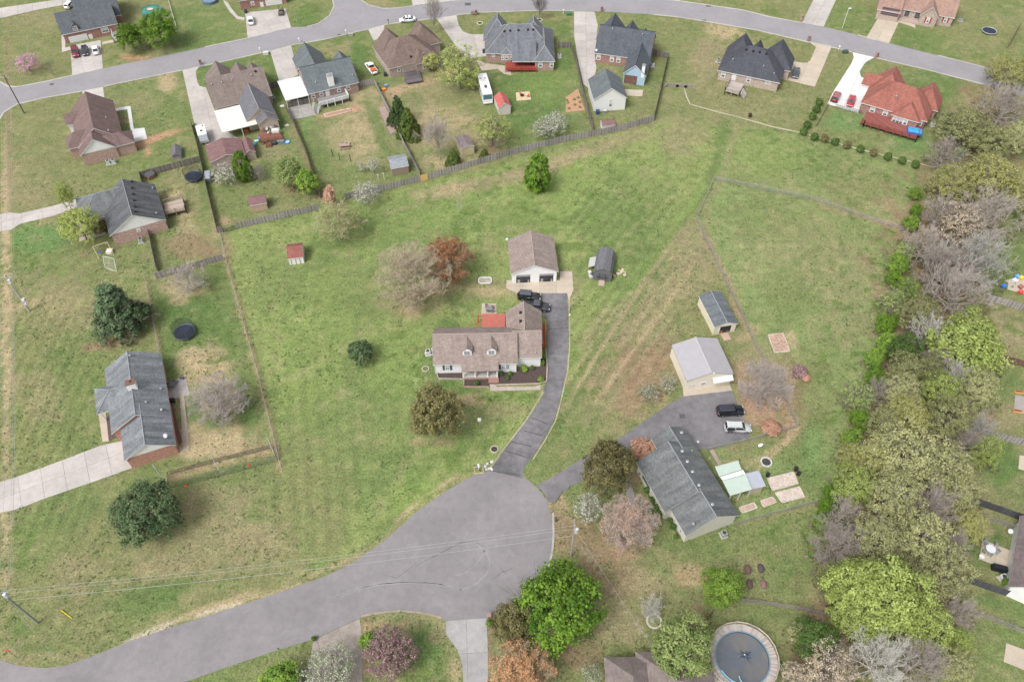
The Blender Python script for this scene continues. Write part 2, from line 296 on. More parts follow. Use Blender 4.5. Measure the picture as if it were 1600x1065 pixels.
# (x, y, rx, ry, rotation in degrees, colour, strength)
BL = [
 (540,620,150,200,0,'green',.6),(480,520,90,160,0,'bright',.45),(650,770,50,40,-40,'bright',.8),(600,850,60,30,-35,'green',.5),(480,800,90,120,0,'olive',.7),(560,760,70,50,0,'lush',.25),
 (640,350,190,60,-10,'lush',.35),(900,290,140,60,-15,'bright',.45),(520,440,130,60,0,'green',.4),(1000,330,100,90,0,'green',.5),(700,330,60,20,-15,'bright',.4),(430,440,60,60,0,'green',.4),(610,560,60,80,0,'bright',.45),(700,600,60,60,0,'lush',.4),(640,730,60,30,0,'lush',.3),
 (1075,205,60,40,-30,'dry',.6),(1150,190,120,40,10,'green',.5),(960,225,80,14,-15,'dry',.6),(760,285,120,12,-12,'dry',.75),(690,298,60,14,-10,'straw',.5),(900,240,60,12,-20,'dry',.6),(860,255,90,9,-15,'straw',.35),
 (1060,430,60,75,25,'dry',.9),(1070,380,30,50,20,'dry',.6),(1000,600,70,60,-40,'straw',.5),(1000,590,90,60,-40,'litter',.8),(1000,540,60,50,-50,'litter',.6),(940,520,30,60,35,'dry',.6),(1010,500,60,40,-50,'dry',.8),(930,620,40,70,30,'dry',.7),(925,600,30,60,35,'litter',.3),(900,650,50,60,-50,'green',.4),(860,700,30,50,-60,'olive',.6),(1100,500,50,60,0,'olive',.5),(1180,560,30,60,60,'dry',.7),
 (960,350,80,50,0,'lush',.35),(960,420,70,40,0,'lush',.35),(1010,400,30,20,0,'lush',.5),(890,450,20,30,0,'dry',.5),
 (1280,350,150,60,20,'olive',.35),(1250,400,110,70,15,'dry',.35),(1200,340,90,40,20,'green',.4),(1270,520,110,120,0,'green',.3),(1330,470,60,90,0,'dry',.3),(1240,460,60,60,0,'green',.35),(1250,620,60,90,0,'olive',.6),(1220,640,50,60,0,'litter',.4),
 (1290,260,130,40,10,'green',.5),(1350,300,80,40,10,'olive',.6),(1200,240,80,40,10,'bright',.3),(1400,330,40,20,10,'dry',.5),(1395,350,30,10,10,'copper',.6),
 (1110,110,40,80,0,'dry',.8),(1130,50,40,12,5,'straw',.8),(1090,160,50,30,0,'olive',.6),(1180,170,80,30,10,'dry',.5),(1050,60,40,40,0,'olive',.6),(1150,140,70,40,10,'olive',.5),(1230,180,50,30,0,'olive',.6),(1330,190,50,20,0,'teal',.5),(1420,220,40,30,0,'teal',.5),
 (1480,170,50,60,0,'green',.6),(1470,130,60,30,10,'lush',.6),(1450,75,70,30,10,'green',.7),(1540,50,60,50,0,'olive',.5),(1330,30,60,30,0,'green',.6),(1410,60,50,20,10,'lush',.5),(1210,15,80,15,10,'olive',.7),(1330,130,40,40,0,'green',.6),(1315,105,20,50,30,'olive',.5),
 (820,60,80,40,0,'green',.6),(960,30,40,10,0,'olive',.5),(830,150,70,70,0,'lush',.75),(850,130,50,40,0,'bright',.3),(885,70,12,60,0,'lush',.6),(810,24,70,8,0,'olive',.6),(960,180,60,30,0,'olive',.7),(1005,150,20,50,0,'olive',.6),(1000,115,18,20,0,'green',.6),
 (660,160,80,50,0,'dry',.7),(720,170,50,40,0,'olive',.7),(680,200,60,40,0,'straw',.6),(640,150,30,30,0,'lush',.35),(740,200,40,20,0,'straw',.55),(730,220,60,30,0,'dry',.7),(770,235,20,10,0,'litter',.7),(690,255,50,20,0,'straw',.5),(640,135,60,10,-15,'dirt',.65),(613,145,18,12,0,'dirt',.7),(690,112,30,5,-15,'dirt',.6),(650,85,12,14,0,'olive',.4),
 (540,190,70,60,0,'dry',.65),(510,220,50,60,0,'lush',.45),(560,150,40,30,0,'straw',.5),(560,225,50,50,0,'straw',.5),(520,270,60,40,0,'green',.5),(590,200,12,60,-20,'lush',.6),(500,170,40,10,0,'green',.5),(520,178,30,6,-10,'red',.9),(555,170,10,5,0,'red',.7),(560,270,60,20,0,'green',.4),(480,190,10,50,20,'teal',.5),
 (530,75,40,14,-10,'dry',.6),(560,90,20,40,0,'lush',.8),(580,110,16,20,0,'green',.6),(430,110,14,60,0,'lush',.7),(355,105,60,14,-10,'lush',.8),(330,125,10,20,0,'lush',.7),
 (445,200,12,50,10,'green',.7),(440,250,40,60,0,'green',.6),(415,300,70,40,0,'olive',.6),(460,290,30,16,0,'litter',.5),(430,235,30,18,0,'dry',.5),(380,310,50,40,0,'green',.4),(350,345,12,8,0,'dirt',.6),(340,360,8,16,0,'dirt',.4),
 (280,290,40,40,0,'dry',.6),(300,340,30,50,0,'olive',.7),(270,310,20,20,0,'straw',.6),(290,350,20,30,0,'straw',.5),(265,350,18,25,0,'green',.5),(320,300,12,60,0,'lush',.4),(300,385,50,20,0,'litter',.6),(345,395,30,15,0,'litter',.5),
 (60,200,60,60,0,'olive',.7),(40,280,50,50,0,'dry',.6),(90,260,60,40,0,'olive',.6),(230,150,60,40,0,'green',.6),(260,130,20,20,0,'straw',.7),(225,160,40,20,0,'dry',.4),(270,190,30,40,0,'green',.6),(205,190,10,20,0,'lush',.8),(235,220,50,8,-18,'red',.7),(250,212,35,4,-12,'red',.5),(230,235,6,14,0,'red',.7),(195,190,14,4,0,'dirt',.6),(210,300,50,30,0,'olive',.6),
 (60,390,80,40,0,'green',.7),(60,370,60,30,0,'teal',.5),(150,400,60,30,0,'olive',.6),(130,398,10,6,0,'litter',.7),(60,60,50,60,0,'olive',.7),(50,30,50,20,0,'dry',.5),(20,60,30,50,0,'olive',.6),(200,95,60,14,-10,'olive',.6),(200,88,18,5,0,'red',.6),(220,92,20,4,-10,'red',.6),(300,50,50,50,0,'lush',.6),(340,20,40,30,0,'green',.7),(350,50,50,30,0,'green',.7),(480,25,24,25,0,'lush',.6),(590,6,40,8,0,'dry',.7),(1150,6,60,8,0,'olive',.7),
 (90,480,80,60,0,'dry',.55),(60,560,60,100,0,'olive',.6),(130,570,60,60,0,'green',.5),(180,535,50,12,-10,'litter',.8),(100,640,60,60,0,'green',.5),(60,620,50,50,0,'dry',.45),(130,680,50,30,0,'green',.6),(150,610,14,40,0,'lush',.5),(60,470,60,6,-15,'straw',.4),(90,560,20,30,0,'lush',.35),
 (10,500,9,260,0,'straw',.8),(8,330,7,150,0,'straw',.6),(10,800,12,90,0,'straw',.6),(13,150,6,160,0,'litter',.45),(12,900,10,60,0,'straw',.5),
 (300,490,60,40,0,'lush',.75),(350,520,40,60,0,'lush',.6),(270,480,20,30,0,'lush',.7),(290,450,50,18,0,'straw',.6),(320,440,20,12,0,'green',.7),(280,470,20,8,0,'straw',.6),(320,570,50,30,0,'straw',.85),(300,560,40,20,0,'straw',.7),(330,620,70,60,0,'straw',.5),(300,640,16,20,0,'lush',.7),(380,620,20,40,0,'lush',.6),(335,655,30,16,0,'lush',.6),(390,650,20,20,0,'lush',.6),(330,690,80,30,0,'straw',.8),(260,560,10,50,0,'lush',.4),(380,560,20,60,0,'green',.6),(310,735,60,10,-12,'dirt',.65),(400,700,20,40,0,'dry',.6),
 (345,745,80,30,-10,'green',.7),(330,790,60,40,0,'dry',.6),(420,770,20,30,0,'green',.6),(230,745,60,18,-20,'green',.7),(100,800,80,40,-18,'lush',.5),(70,850,60,60,0,'green',.5),(200,870,90,60,0,'olive',.6),(330,850,80,60,0,'dry',.55),(250,885,60,30,0,'dry',.5),(410,860,60,50,0,'dry',.6),(120,900,50,40,0,'dry',.55),(60,960,60,60,0,'olive',.6),(230,940,70,30,-10,'lush',.55),(270,920,50,20,-10,'lush',.5),(30,990,14,50,0,'lush',.5),(70,1018,50,10,8,'lush',.5),(20,1020,30,30,0,'dry',.6),(100,1025,60,8,5,'dry',.5),(420,900,70,30,-15,'olive',.6),(330,950,100,8,-17,'straw',.7),(450,920,60,6,-15,'straw',.6),(530,880,60,6,-22,'straw',.6),(640,795,40,4,-40,'straw',.6),(700,752,40,4,-32,'straw',.7),(240,985,60,7,-22,'pale',.6),(330,955,50,4,-17,'pale',.6),
 (740,650,60,40,0,'olive',.5),(790,640,50,20,0,'dry',.45),(740,625,30,10,0,'dirt',.5),(735,690,40,30,0,'green',.5),(690,690,30,10,0,'litter',.5),(750,730,30,10,0,'olive',.4),(655,690,20,8,0,'dirt',.5),
 (700,510,24,12,0,'lush',.7),(600,480,70,30,0,'green',.4),(650,470,70,24,0,'dry',.6),(645,490,20,14,0,'dirt',.45),(700,450,40,16,0,'dirt',.4),(760,450,50,20,0,'dry',.6),(780,455,40,10,0,'straw',.6),(765,385,20,30,0,'dry',.35),(720,470,30,20,0,'lush',.5),(830,350,60,30,0,'lush',.3),(680,560,14,30,0,'lush',.5),(690,600,30,14,0,'lush',.6),
 (870,790,20,30,0,'dirt',.5),(880,830,20,40,0,'litter',.7),(930,850,50,40,0,'litter',.6),(985,865,60,24,0,'copper',.75),(960,900,60,40,0,'litter',.7),(1010,900,50,40,0,'dry',.6),(1060,870,60,40,0,'green',.5),(1100,880,60,30,0,'olive',.6),(1080,860,50,12,0,'lush',.35),(950,970,60,50,0,'dry',.7),(900,1020,60,30,0,'litter',.7),(960,1020,30,20,0,'green',.4),(1080,900,30,20,0,'dirt',.5),(1200,870,80,40,0,'olive',.6),(1240,900,50,40,0,'green',.5),(1180,890,30,30,0,'dry',.4),(1220,820,60,24,-18,'green',.6),(1160,960,100,20,8,'olive',.5),(1230,980,40,60,0,'olive',.5),(1210,960,60,14,0,'green',.5),(1270,820,20,40,0,'bright',.35),
 (1190,610,50,50,0,'copper',.7),(1190,650,50,30,0,'copper',.55),(1160,590,10,20,0,'copper',.6),(1230,620,16,40,0,'dirt',.5),(1235,660,14,20,0,'copper',.7),(1240,585,16,14,0,'dirt',.6),(1235,528,16,20,0,'straw',.6),(1180,700,50,12,-10,'olive',.5),(1150,720,30,10,-20,'dry',.5),(1210,705,60,6,-45,'dirt',.7),(1200,690,30,12,0,'green',.5),(1250,740,40,50,0,'green',.6),(1270,700,20,50,0,'teal',.4),(1175,690,12,6,0,'dry',.4),(1150,700,20,4,-10,'litter',.5),
 (1130,455,10,8,0,'lush',.3),(1170,520,14,30,60,'dirt',.45),(1160,500,40,7,60,'copper',.5),(1130,420,60,5,62,'copper',.45),(1105,350,5,40,0,'litter',.4),(1350,340,90,4,14,'copper',.35),(1385,585,10,80,0,'green',.5),
 (1570,420,40,40,0,'lush',.6),(1570,520,60,40,0,'dry',.85),(1560,600,60,30,0,'green',.6),(1570,650,60,24,0,'dry',.6),(1560,730,60,40,0,'lush',.8),(1580,770,30,20,0,'olive',.5),(1530,850,40,40,0,'lush',.7),(1520,900,20,30,0,'olive',.5),(1540,830,14,10,0,'dry',.7),(1560,950,60,24,15,'lush',.6),(1550,960,60,10,20,'dry',.6),(1560,1010,60,50,0,'green',.7),(1590,60,20,40,0,'olive',.5),
 (600,980,60,12,0,'olive',.7),(615,975,60,8,0,'dirt',.45),(670,1010,40,40,0,'lush',.9),(690,985,20,30,20,'dry',.6),(710,1050,12,30,0,'straw',.5),(650,1050,40,20,0,'dark',.5),(571,1010,9,60,0,'copper',.6),(350,1055,80,14,-15,'green',.6),(420,1040,60,12,-20,'olive',.6),(765,1010,7,60,0,'litter',.7),(510,1030,50,40,0,'olive',.6),(1100,1040,30,40,0,'litter',.7),(1090,970,14,40,0,'litter',.6),(1300,1000,80,80,0,'litter',.8),(1400,900,120,120,0,'litter',.7),(1430,700,110,200,0,'litter',.7),(1450,450,90,200,0,'litter',.75),(1530,250,70,120,0,'litter',.6),(1560,150,60,50,0,'litter',.4),
 (1085,860,150,20,0,'green',.2),(1010,830,16,40,25,'mulch',.5),(996,740,10,60,25,'litter',.6),
]
YARDS = [ # yards with a turf of their own, bounded by fences and property lines
 ([(346,368),(500,325),(660,288),(900,224),(1040,190),(1130,195),(1085,340),(1000,430),(930,540),(870,660),(820,745),(735,745),(600,845),(470,905),(462,820),(440,738),(400,580),(372,470)], 'field', .85),
 ([(440,738),(462,820),(470,905),(330,960),(130,1030),(30,1040),(20,800),(205,735),(262,745),(350,722)], 'olive', .8),
 ([(20,450),(228,438),(262,600),(275,690),(190,690),(20,750)], 'mown', .8),
 ([(230,440),(350,404),(385,520),(405,590),(435,700),(290,735),(262,600)], 'yard', .85),
 ([(1115,283),(1270,314),(1415,362),(1400,470),(1370,560),(1340,650),(1300,780),(1150,820),(1120,705),(1245,668),(1186,552),(1088,343)], 'pasture', .8),
 ([(1130,196),(1250,209),(1430,258),(1430,300),(1415,360),(1270,311),(1118,279)], 'top', .8),
 ([(780,115),(870,100),(895,80),(926,206),(806,239),(786,170)], 'green', .7), ([(1160,140),(1230,128),(1275,150),(1250,205),(1080,165),(1060,130)], 'olive', .6)]
def polyline_d(PX, PY, pts):
    d = np.full(PX.shape, 1e9)
    for (ax, ay), (bx, by) in zip(pts, pts[1:]):
        vx, vy = bx-ax, by-ay; t = np.clip(((PX-ax)*vx+(PY-ay)*vy)/(vx*vx+vy*vy), 0, 1)
        d = np.minimum(d, np.hypot(PX-ax-t*vx, PY-ay-t*vy))
    return d
LN = [ # mower and tyre tracks, path wear, fence-line strips: points, half width px, colour, strength
 ([(1135,195),(1118,260),(1080,330),(1010,415),(960,485),(900,585),(862,680),(822,738)],9,'lush',.45),([(1010,415),(960,485),(925,540)],7,'lush',.5),
 ([(1150,200),(1125,290),(1060,370),(985,470),(930,560),(880,640)],5,'dry',.5),
 ([(1100,290),(1035,385),(975,465)],6,'bright',.5),([(1010,440),(975,490),(930,560),(892,625)],3,'straw',.5),([(985,455),(945,505),(905,570),(885,600)],3,'straw',.45),([(1045,400),(1000,465),(950,540),(905,610),(868,690)],4,'lush',.5),([(1080,420),(1040,480),(980,560),(930,630)],3,'straw',.5),([(1060,470),(1010,540),(960,610),(905,690)],3,'lush',.4),
 ([(870,760),(905,660),(960,560),(1010,500),(1040,430)],3,'olive',.4),([(1060,180),(1000,200),(930,225),(850,250),(760,285),(680,310),(600,335)],4,'dry',.45),
 ([(352,400),(385,520),(405,590),(440,735)],4,'dirt',.75),([(352,372),(352,400)],4,'dirt',.6),([(228,440),(250,545)],3,'dirt',.6),([(244,433),(350,402)],5,'straw',.7),([(340,360),(500,322)],4,'lush',.35),
 ([(270,745),(330,720),(430,695)],4,'mulch',.45),([(270,742),(330,725),(425,700)],9,'dirt',.5),
 ([(430,345),(485,335)],3,'lush',.3),([(450,165),(475,240),(503,312)],5,'litter',.55),([(640,145),(655,240),(662,280)],3,'litter',.3),
 ([(1270,310),(1415,360)],3,'copper',.35),([(1090,345),(1185,550)],4,'copper',.4),([(1190,560),(1245,670)],4,'copper',.5),([(1150,820),(1282,786)],4,'litter',.5),([(1118,720),(1150,740)],3,'dirt',.3),
 ([(1165,730),(1230,690),(1245,665)],5,'straw',.65),([(1068,140),(1078,165),(1250,210)],3,'olive',.3),
 ([(905,850),(1020,1010)],1.5,'pale',.35),([(100,1010),(200,990),(290,955)],6,'olive',.5),([(540,882),(600,842),(650,797),(700,762),(740,737)],5,'dry',.6),
 ([(230,222),(262,205),(290,202)],3,'red',.5),([(470,660),(440,740),(470,850)],4,'green',.25),([(455,420),(430,470),(440,600)],3,'dry',.2),
]
def build_ground():
    gx = np.arange(-170, 170.1, 0.62); gy = np.arange(18, 268, 0.62)
    gx = np.concatenate([[-2500, -1200, -600, -350, -240, -200], gx, [200, 240, 350, 600, 1200, 2500]])
    gy = np.concatenate([[-1500, -600, -250, -120, -50, -15], gy, [290, 330, 420, 700, 1400, 3500]])
    X, Y = np.meshgrid(gx, gy); nx, ny = len(gx), len(gy)
    x = X.ravel(); y = Y.ravel(); z = np.zeros_like(x)
    d = y*CP+HC*SP; PX = 800+F*x/np.maximum(d, 5); PY = 532.5-F*(y*SP-HC*CP)/np.maximum(d, 5)
    n1 = vnoise(x, y, 14, 1); n2 = vnoise(x, y, 4, 2); n3 = vnoise(x, y, 1.6, 3, 3); n4 = vnoise(x, y, 30, 4, 2)
    A = lambda k: np.array(GC[k])[None, :]
    c = A('olive')*np.ones((len(x), 1))
    def mix(c, k, w): w = w[:, None]; return c*(1-w)+A(k)*w
    c = mix(c, 'green', sstep(n1, .42, .62)*.7); c = mix(c, 'dry', sstep(n4*.4+n2*.6, .53, .7)*.4)
    def inside(poly):
        r = np.zeros(len(x), bool)
        qx = PX+(n2-.5)*5; qy = PY+(n3-.5)*5
        for (ax, ay), (bx, by) in zip(poly, poly[1:]+poly[:1]):
            k = ((ay > qy) != (by > qy)) & (qx < (bx-ax)*(qy-ay)/((by-ay) if by != ay else 1e-9)+ax); r ^= k
        return r & (d > 10)
    for poly, k, w in YARDS: c[inside(poly)] = c[inside(poly)]*(1-w)+A(k)*w
    wob = (n2-.5)*1.5+(n3-.5)*1.1+(n1-.5)*.6
    for (bx, by, rx, ry, rot, k, s) in BL:
        t = math.radians(rot); dx = PX-bx; dy = PY-by; R = max(rx, ry)*1.6
        sel = np.where((abs(dx) < R) & (abs(dy) < R) & (d > 10))[0]
        if not len(sel): continue
        u = (dx[sel]*math.cos(t)+dy[sel]*math.sin(t))/rx; v = (-dx[sel]*math.sin(t)+dy[sel]*math.cos(t))/ry
        q = np.hypot(u, v)+wob[sel]*.55
        w = (1-sstep(q, .55, 1.12))*min(.95, s*1.22)
        c[sel] = c[sel]*(1-w[:, None])+A(k)*w[:, None]
    for pts, hw, k, s in LN:
        dd = polyline_d(PX, PY, pts)+wob*2.2
        w = (1-sstep(dd, hw*.5, hw*1.4))*s*(d > 10); c = mix(c, k, w)
    # mown stripes
    reg = (1-sstep(np.abs(PX-70), 50, 90))*sstep(PY, 430, 480)*(1-sstep(PY, 820, 900))
    c *= (1+reg*.13*np.sin(x*2*PI/2.2))[:, None]
    reg = (1-sstep(np.abs(PX-470), 90, 130))*sstep(PY, 470, 560)*(1-sstep(PY, 820, 880))
    c *= (1+reg*.075*np.sin((x*.95+y*.2)*2*PI/2.6))[:, None]
    reg = sstep(PX, 1060, 1100)*(1-sstep(PX, 1330, 1400))*sstep(PY, 150, 200)*(1-sstep(PY, 270, 330))
    c *= (1+reg*.075*np.sin((x*.8+y*.6)*2*PI/2.4))[:, None]
    reg = sstep(PX, 860, 900)*(1-sstep(PX, 1040, 1090))*sstep(PY, 250, 330)*(1-sstep(PY, 560, 640))
    c *= (1+reg*.10*np.sin((x*.84-y*.55)*2*PI/2.3))[:, None]
    # weedy dark tufts and pale thatch
    c = mix(c, 'lush', sstep(vnoise(x, y, 2.1, 11, 3), .60, .72)*.35)
    c = mix(c, 'straw', sstep(vnoise(x, y, 2.6, 12, 3), .60, .74)*.22)
    tuft = (sstep(vnoise(x, y, 26, 14, 2), .5, .6))*sstep(vnoise(x, y, 1.7, 13, 2), .62, .74)
    c = mix(c, 'dark', tuft*.7)
    c *= (1+(n3-.5)*.28)[:, None]
    c *= 1.07
    me = bpy.data.meshes.new('ground')
    idx = np.arange(nx*ny).reshape(ny, nx)
    q = np.stack([idx[:-1, :-1], idx[:-1, 1:], idx[1:, 1:], idx[1:, :-1]], -1).reshape(-1, 4)
    me.vertices.add(nx*ny); me.vertices.foreach_set('co', np.stack([x, y, z], 1).ravel())
    me.loops.add(q.size); me.loops.foreach_set('vertex_index', q.ravel())
    me.polygons.add(len(q)); me.polygons.foreach_set('loop_start', np.arange(len(q))*4); me.polygons.foreach_set('loop_total', np.full(len(q), 4))
    me.update(calc_edges=True)
    ca = me.color_attributes.new('turf', 'FLOAT_COLOR', 'POINT')
    ca.data.foreach_set('color', np.concatenate([c, np.ones((len(c), 1))], 1).ravel())
    m, n, b, o = newmat('lawn'); at = N(n, 'ShaderNodeAttribute'); at.attribute_name = 'turf'
    g = N(n, 'ShaderNodeNewGeometry'); Pn = g.outputs['Position']
    a1 = ramp(n, noise(n, Pn, 0.8, 5, 0.75), 0.36, 0.64, 0.82, 1.18); a2 = ramp(n, noise(n, Pn, 3.0, 3, 0.85), 0.39, 0.61, 0.70, 1.28)
    f = math_(n, 'MULTIPLY', a1, a2)
    x_ = n.nodes.new('ShaderNodeVectorMath'); x_.operation = 'SCALE'; L(n, at.outputs['Color'], x_.inputs[0]); L(n, f, x_.inputs['Scale'])
    th = ramp(n, noise(n, Pn, 1.9, 5, 0.8, 0.3), 0.54, 0.68, 0, 0.34)
    col = mixc(n, th, x_.outputs[0], (0.27, 0.235, 0.125))
    gn = ramp(n, noise(n, mapping(n, Pn, (1.3, 1.3, 1.3), (0, 0, 1)), 1.1, 5, 0.8, 0.3), 0.55, 0.68, 0, 0.34)
    col = mixc(n, gn, col, (0.105, 0.165, 0.04))
    L(n, col, b.inputs['Base Color']); b.inputs['Roughness'].default_value = 0.95; b.inputs['Specular IOR Level'].default_value = 0.1
    bump(n, b, noise(n, Pn, 7, 5, 0.75), 0.6, 0.12)
    me.materials.append(m)
    struct(obj('ground', me))
build_ground()

# ---------------------------------------------------------------- roads, kerbs, driveways
ASPH = paving((0.235, 0.226, 0.238), 'asphalt', 0.07); ASPH2 = paving((0.15, 0.144, 0.152), 'asphalt', 0.28); ASPH3 = paving((0.15, 0.143, 0.15), 'asphalt', 0.2)
CONC = paving((0.40, 0.37, 0.35), 'concrete', 0.12); CONC2 = paving((0.42, 0.36, 0.29), 'concrete', 0.08); CONCW = paving((0.56, 0.55, 0.55), 'concrete', 0.05); CONCD = paving((0.30, 0.28, 0.265), 'concrete', 0.2)
KERB = paving((0.36, 0.345, 0.32), 'concrete', 0.12)
PAVED = []
def sheet(name, pts, mat, z=0.02, z0=-0.05, parent=None):
    PAVED.append(P2(pts))
    o = MB().prism(P2(pts), z0, z).build(name, mat, parent)
    if parent is None: struct(o)
    return o
up_n = [(-90,115),(0,128),(12,135),(27,136),(70,128),(114,118),(161,107),(240,91),(320,74),(387,60),(455,43),(480,42),(498,37),(515,25),(522,10),(516,-20)]
up_n2 = [(556,-20),(564,0),(575,8),(600,14),(620,13),(649,9),(725,0),(800,-5),(900,-8),(980,-6),(1062,2),(1160,16),(1204,27),(1253,36),(1287,42),(1340,55),(1389,68),(1466,87),(1549,108),(1600,122),(1700,150)]
up_s = [(1700,182),(1600,150),(1536,132),(1451,110),(1369,91),(1340,83),(1299,73),(1262,66),(1180,47),(1109,35),(1060,27),(1020,23),(970,20),(929,18),(880,17),(840,17),(746,20),(713,24),(682,29),(640,34),(601,39),(575,46),(507,62),(455,71),(422,80),(320,103),(285,110),(178,132),(128,143),(70,153),(27,163),(6,176),(0,186),(-30,235),(-110,240)]
sheet('upper_street', up_n+up_n2+up_s, ASPH, 0.024)
lo_n = [(-90,1015),(0,1030),(30,1040),(70,1043),(100,1040),(135,1028),(200,1002),(265,980),(330,960),(390,940),(450,920),(500,903),(540,885),(600,845),(650,800),(700,765),(735,745),(765,735),(795,738),(820,746),(840,762),(854,780),(862,805),(864,835),(862,862),(855,885),(840,912),(815,937),(790,955),(760,968),(697,969),(690,966),(670,960),(650,957),(625,955),(600,957),(580,960),(565,964),(490,998),(440,1013),(350,1043),(280,1068),(180,1100),(0,1150),(-90,1150)]
sheet('lower_street', lo_n, paving((0.200, 0.187, 0.192), 'asphalt', 0.11), 0.024)
def kerb(name, pts, w=0.45, z=0.09, mat=KERB):
    P = [Vector(p) for p in P2(pts)]; mb = MB(); off = []
    for i, p in enumerate(P):
        a = P[max(i-1, 0)]; b = P[min(i+1, len(P)-1)]; d = (b-a).normalized(); off.append(Vector((-d.y, d.x))*w/2)
    for i in range(len(P)-1):
        q = [P[i]-off[i], P[i+1]-off[i+1], P[i+1]+off[i+1], P[i]+off[i]]
        mb.add([(v.x, v.y, 0.005) for v in q]+[(v.x, v.y, z) for v in q], [(4,5,6,7),(0,1,5,4),(2,3,7,6),(1,2,6,5),(3,0,4,7)])
    return struct(mb.build(name, mat))
kerb('kerb', up_n[1:7]); kerb('kerb', up_n[8:11]); kerb('kerb', up_n[11:]); kerb('kerb', up_n2[:6]); kerb('kerb', up_n2[7:14]); kerb('kerb', up_n2[15:17]); kerb('kerb', up_n2[17:-1])
kerb('kerb', [(1536,132),(1451,110),(1369,91)]); kerb('kerb', [(1332,82),(1299,74)]); kerb('kerb', up_s[6:12]); kerb('kerb', [(897,17),(880,17),(840,17),(746,20),(713,24)]); kerb('kerb', [(682,29),(640,34),(601,39)]); kerb('kerb', [(575,46),(507,62),(455,71)]); kerb('kerb', [(422,80),(320,103)]); kerb('kerb', [(285,110),(178,132),(162,136)]); kerb('kerb', [(128,143),(70,153),(27,163),(6,176),(0,186)])
kerb('road_edging', [(864,800),(865,835),(863,862),(857,885)], 0.3, 0.05); kerb('road_edging', [(565,962),(580,959),(600,956),(625,954),(650,956),(670,959),(690,965)], 0.3, 0.05, paving((0.3,0.25,0.2),'concrete',.2))
# light gravel washed along the lower street
def clip(poly, a, b, c):       # keep a*x+b*y <= c
    r = []
    for i in range(len(poly)):
        p, q = poly[i], poly[(i+1)%len(poly)]; dp = a*p[0]+b*p[1]-c; dq = a*q[0]+b*q[1]-c
        if dp <= 0: r.append(p)
        if (dp < 0 < dq) or (dq < 0 < dp):
            t = dp/(dp-dq); r.append((p[0]+(q[0]-p[0])*t, p[1]+(q[1]-p[1])*t))
    return r
def area(p): return abs(sum(p[i][0]*p[(i+1)%len(p)][1]-p[(i+1)%len(p)][0]*p[i][1] for i in range(len(p))))/2
def slabs(name, pts, mat, axis, size=(3.6, 3.6), gap=0.035, z=0.05, piece='concrete_slab'):
    """a driveway poured in slabs: bed below, every slab an object of its own"""
    P = P2(pts); PAVED.append(P); root = struct(MB().prism(P, -0.05, z-0.03).build(name, plain((0.1, 0.09, 0.085), 0.9, 0.2)))
    a, b = [Vector(q) for q in P2(axis)]; e = (b-a).normalized(); f = Vector((-e.y, e.x))
    us = [Vector(p).dot(e) for p in P]; vs = [Vector(p).dot(f) for p in P]
    u = min(us)-0.01
    nu = max(1, round((max(us)-u)/size[0])); su = (max(us)-u)/nu; nv = max(1, round((max(vs)-min(vs))/size[1])); sv = (max(vs)-min(vs)+.01)/nv
    g = gap/2
    for i in range(nu):
        for j in range(nv):
            u0, u1 = u+i*su+g, u+(i+1)*su-g; v0, v1 = min(vs)+j*sv+g, min(vs)+(j+1)*sv-g
            q = clip(P, e.x, e.y, u1); q = clip(q, -e.x, -e.y, -u0) if q else q
            q = clip(q, f.x, f.y, v1) if q else q; q = clip(q, -f.x, -f.y, -v0) if q else q
            if len(q) > 2 and area(q) > 0.25:
                MB().prism(q, 0.0, z+random.Random(i*31+j).uniform(-.003, .003)).build(piece, mat, root)
    return root
random.seed(3)
slabs('driveway', [(0,753),(23,746),(97,719),(157,696),(189,689),(200,690),(206,731),(150,751),(100,768),(66,780),(33,793),(23,796),(0,801),(-40,815),(-40,765)], CONC, [(0,777),(190,705)])
slabs('driveway', [(-30,340),(0,335),(16,332),(29,334),(83,322),(182,293),(188,300),(116,326),(85,337),(31,350),(18,359),(0,362),(-30,368)], CONC, [(0,348),(120,318)], (4, 4.2))
slabs('driveway', [(-20,12),(0,13),(83,1),(120,-4),(120,4),(62,15),(0,29),(-20,31)], CONC, [(0,20),(80,6)], (4, 5))
slabs('driveway', [(110,72),(113,118),(161,107),(157,63)], CONC, [(113,118),(161,107)])
slabs('driveway', [(128,143),(161,136),(164,160),(137,165)], CONC, [(128,143),(161,136)])
slabs('driveway', [(285,110),(312,104),(306,112),(308,128),(312,135),(322,137),(346,200),(398,232),(345,243),(326,240),(312,205),(303,190)], CONC, [(300,190),(286,112)], (4.2, 4.2))
slabs('driveway', [(383,20),(387,60),(455,43),(446,14)], CONC, [(387,60),(455,43)])
slabs('driveway', [(422,80),(455,71),(466,118),(437,130)], CONC, [(422,80),(455,71)])
slabs('patio', [(449,168),(484,162),(494,180),(458,187)], CONCD, [(449,168),(484,162)], (3, 3))
slabs('driveway', [(575,46),(601,39),(598,58),(584,64)], CONC, [(575,46),(601,39)])
slabs('driveway', [(682,29),(713,24),(717,40),(724,50),(735,54),(758,54),(760,88),(743,91),(725,90),(705,62)], CONC, [(713,24),(724,88)])
slabs('garden_path', [(743,92),(757,99),(796,104),(799,118),(788,116),(778,108),(753,111)], CONC2, [(743,101),(796,108)], (2.4, 4))
slabs('driveway', [(897,18),(929,19),(934,40),(932,60),(929,85),(932,108),(926,128),(924,142),(912,132),(904,100),(897,55)], CONC, [(897,55),(897,20)], (4, 2.8))
slabs('driveway', [(1266,67),(1299,74),(1273,136),(1228,125),(1236,96),(1258,99),(1266,95),(1275,74)], CONC2, [(1299,74),(1273,136)], (3.6, 4))
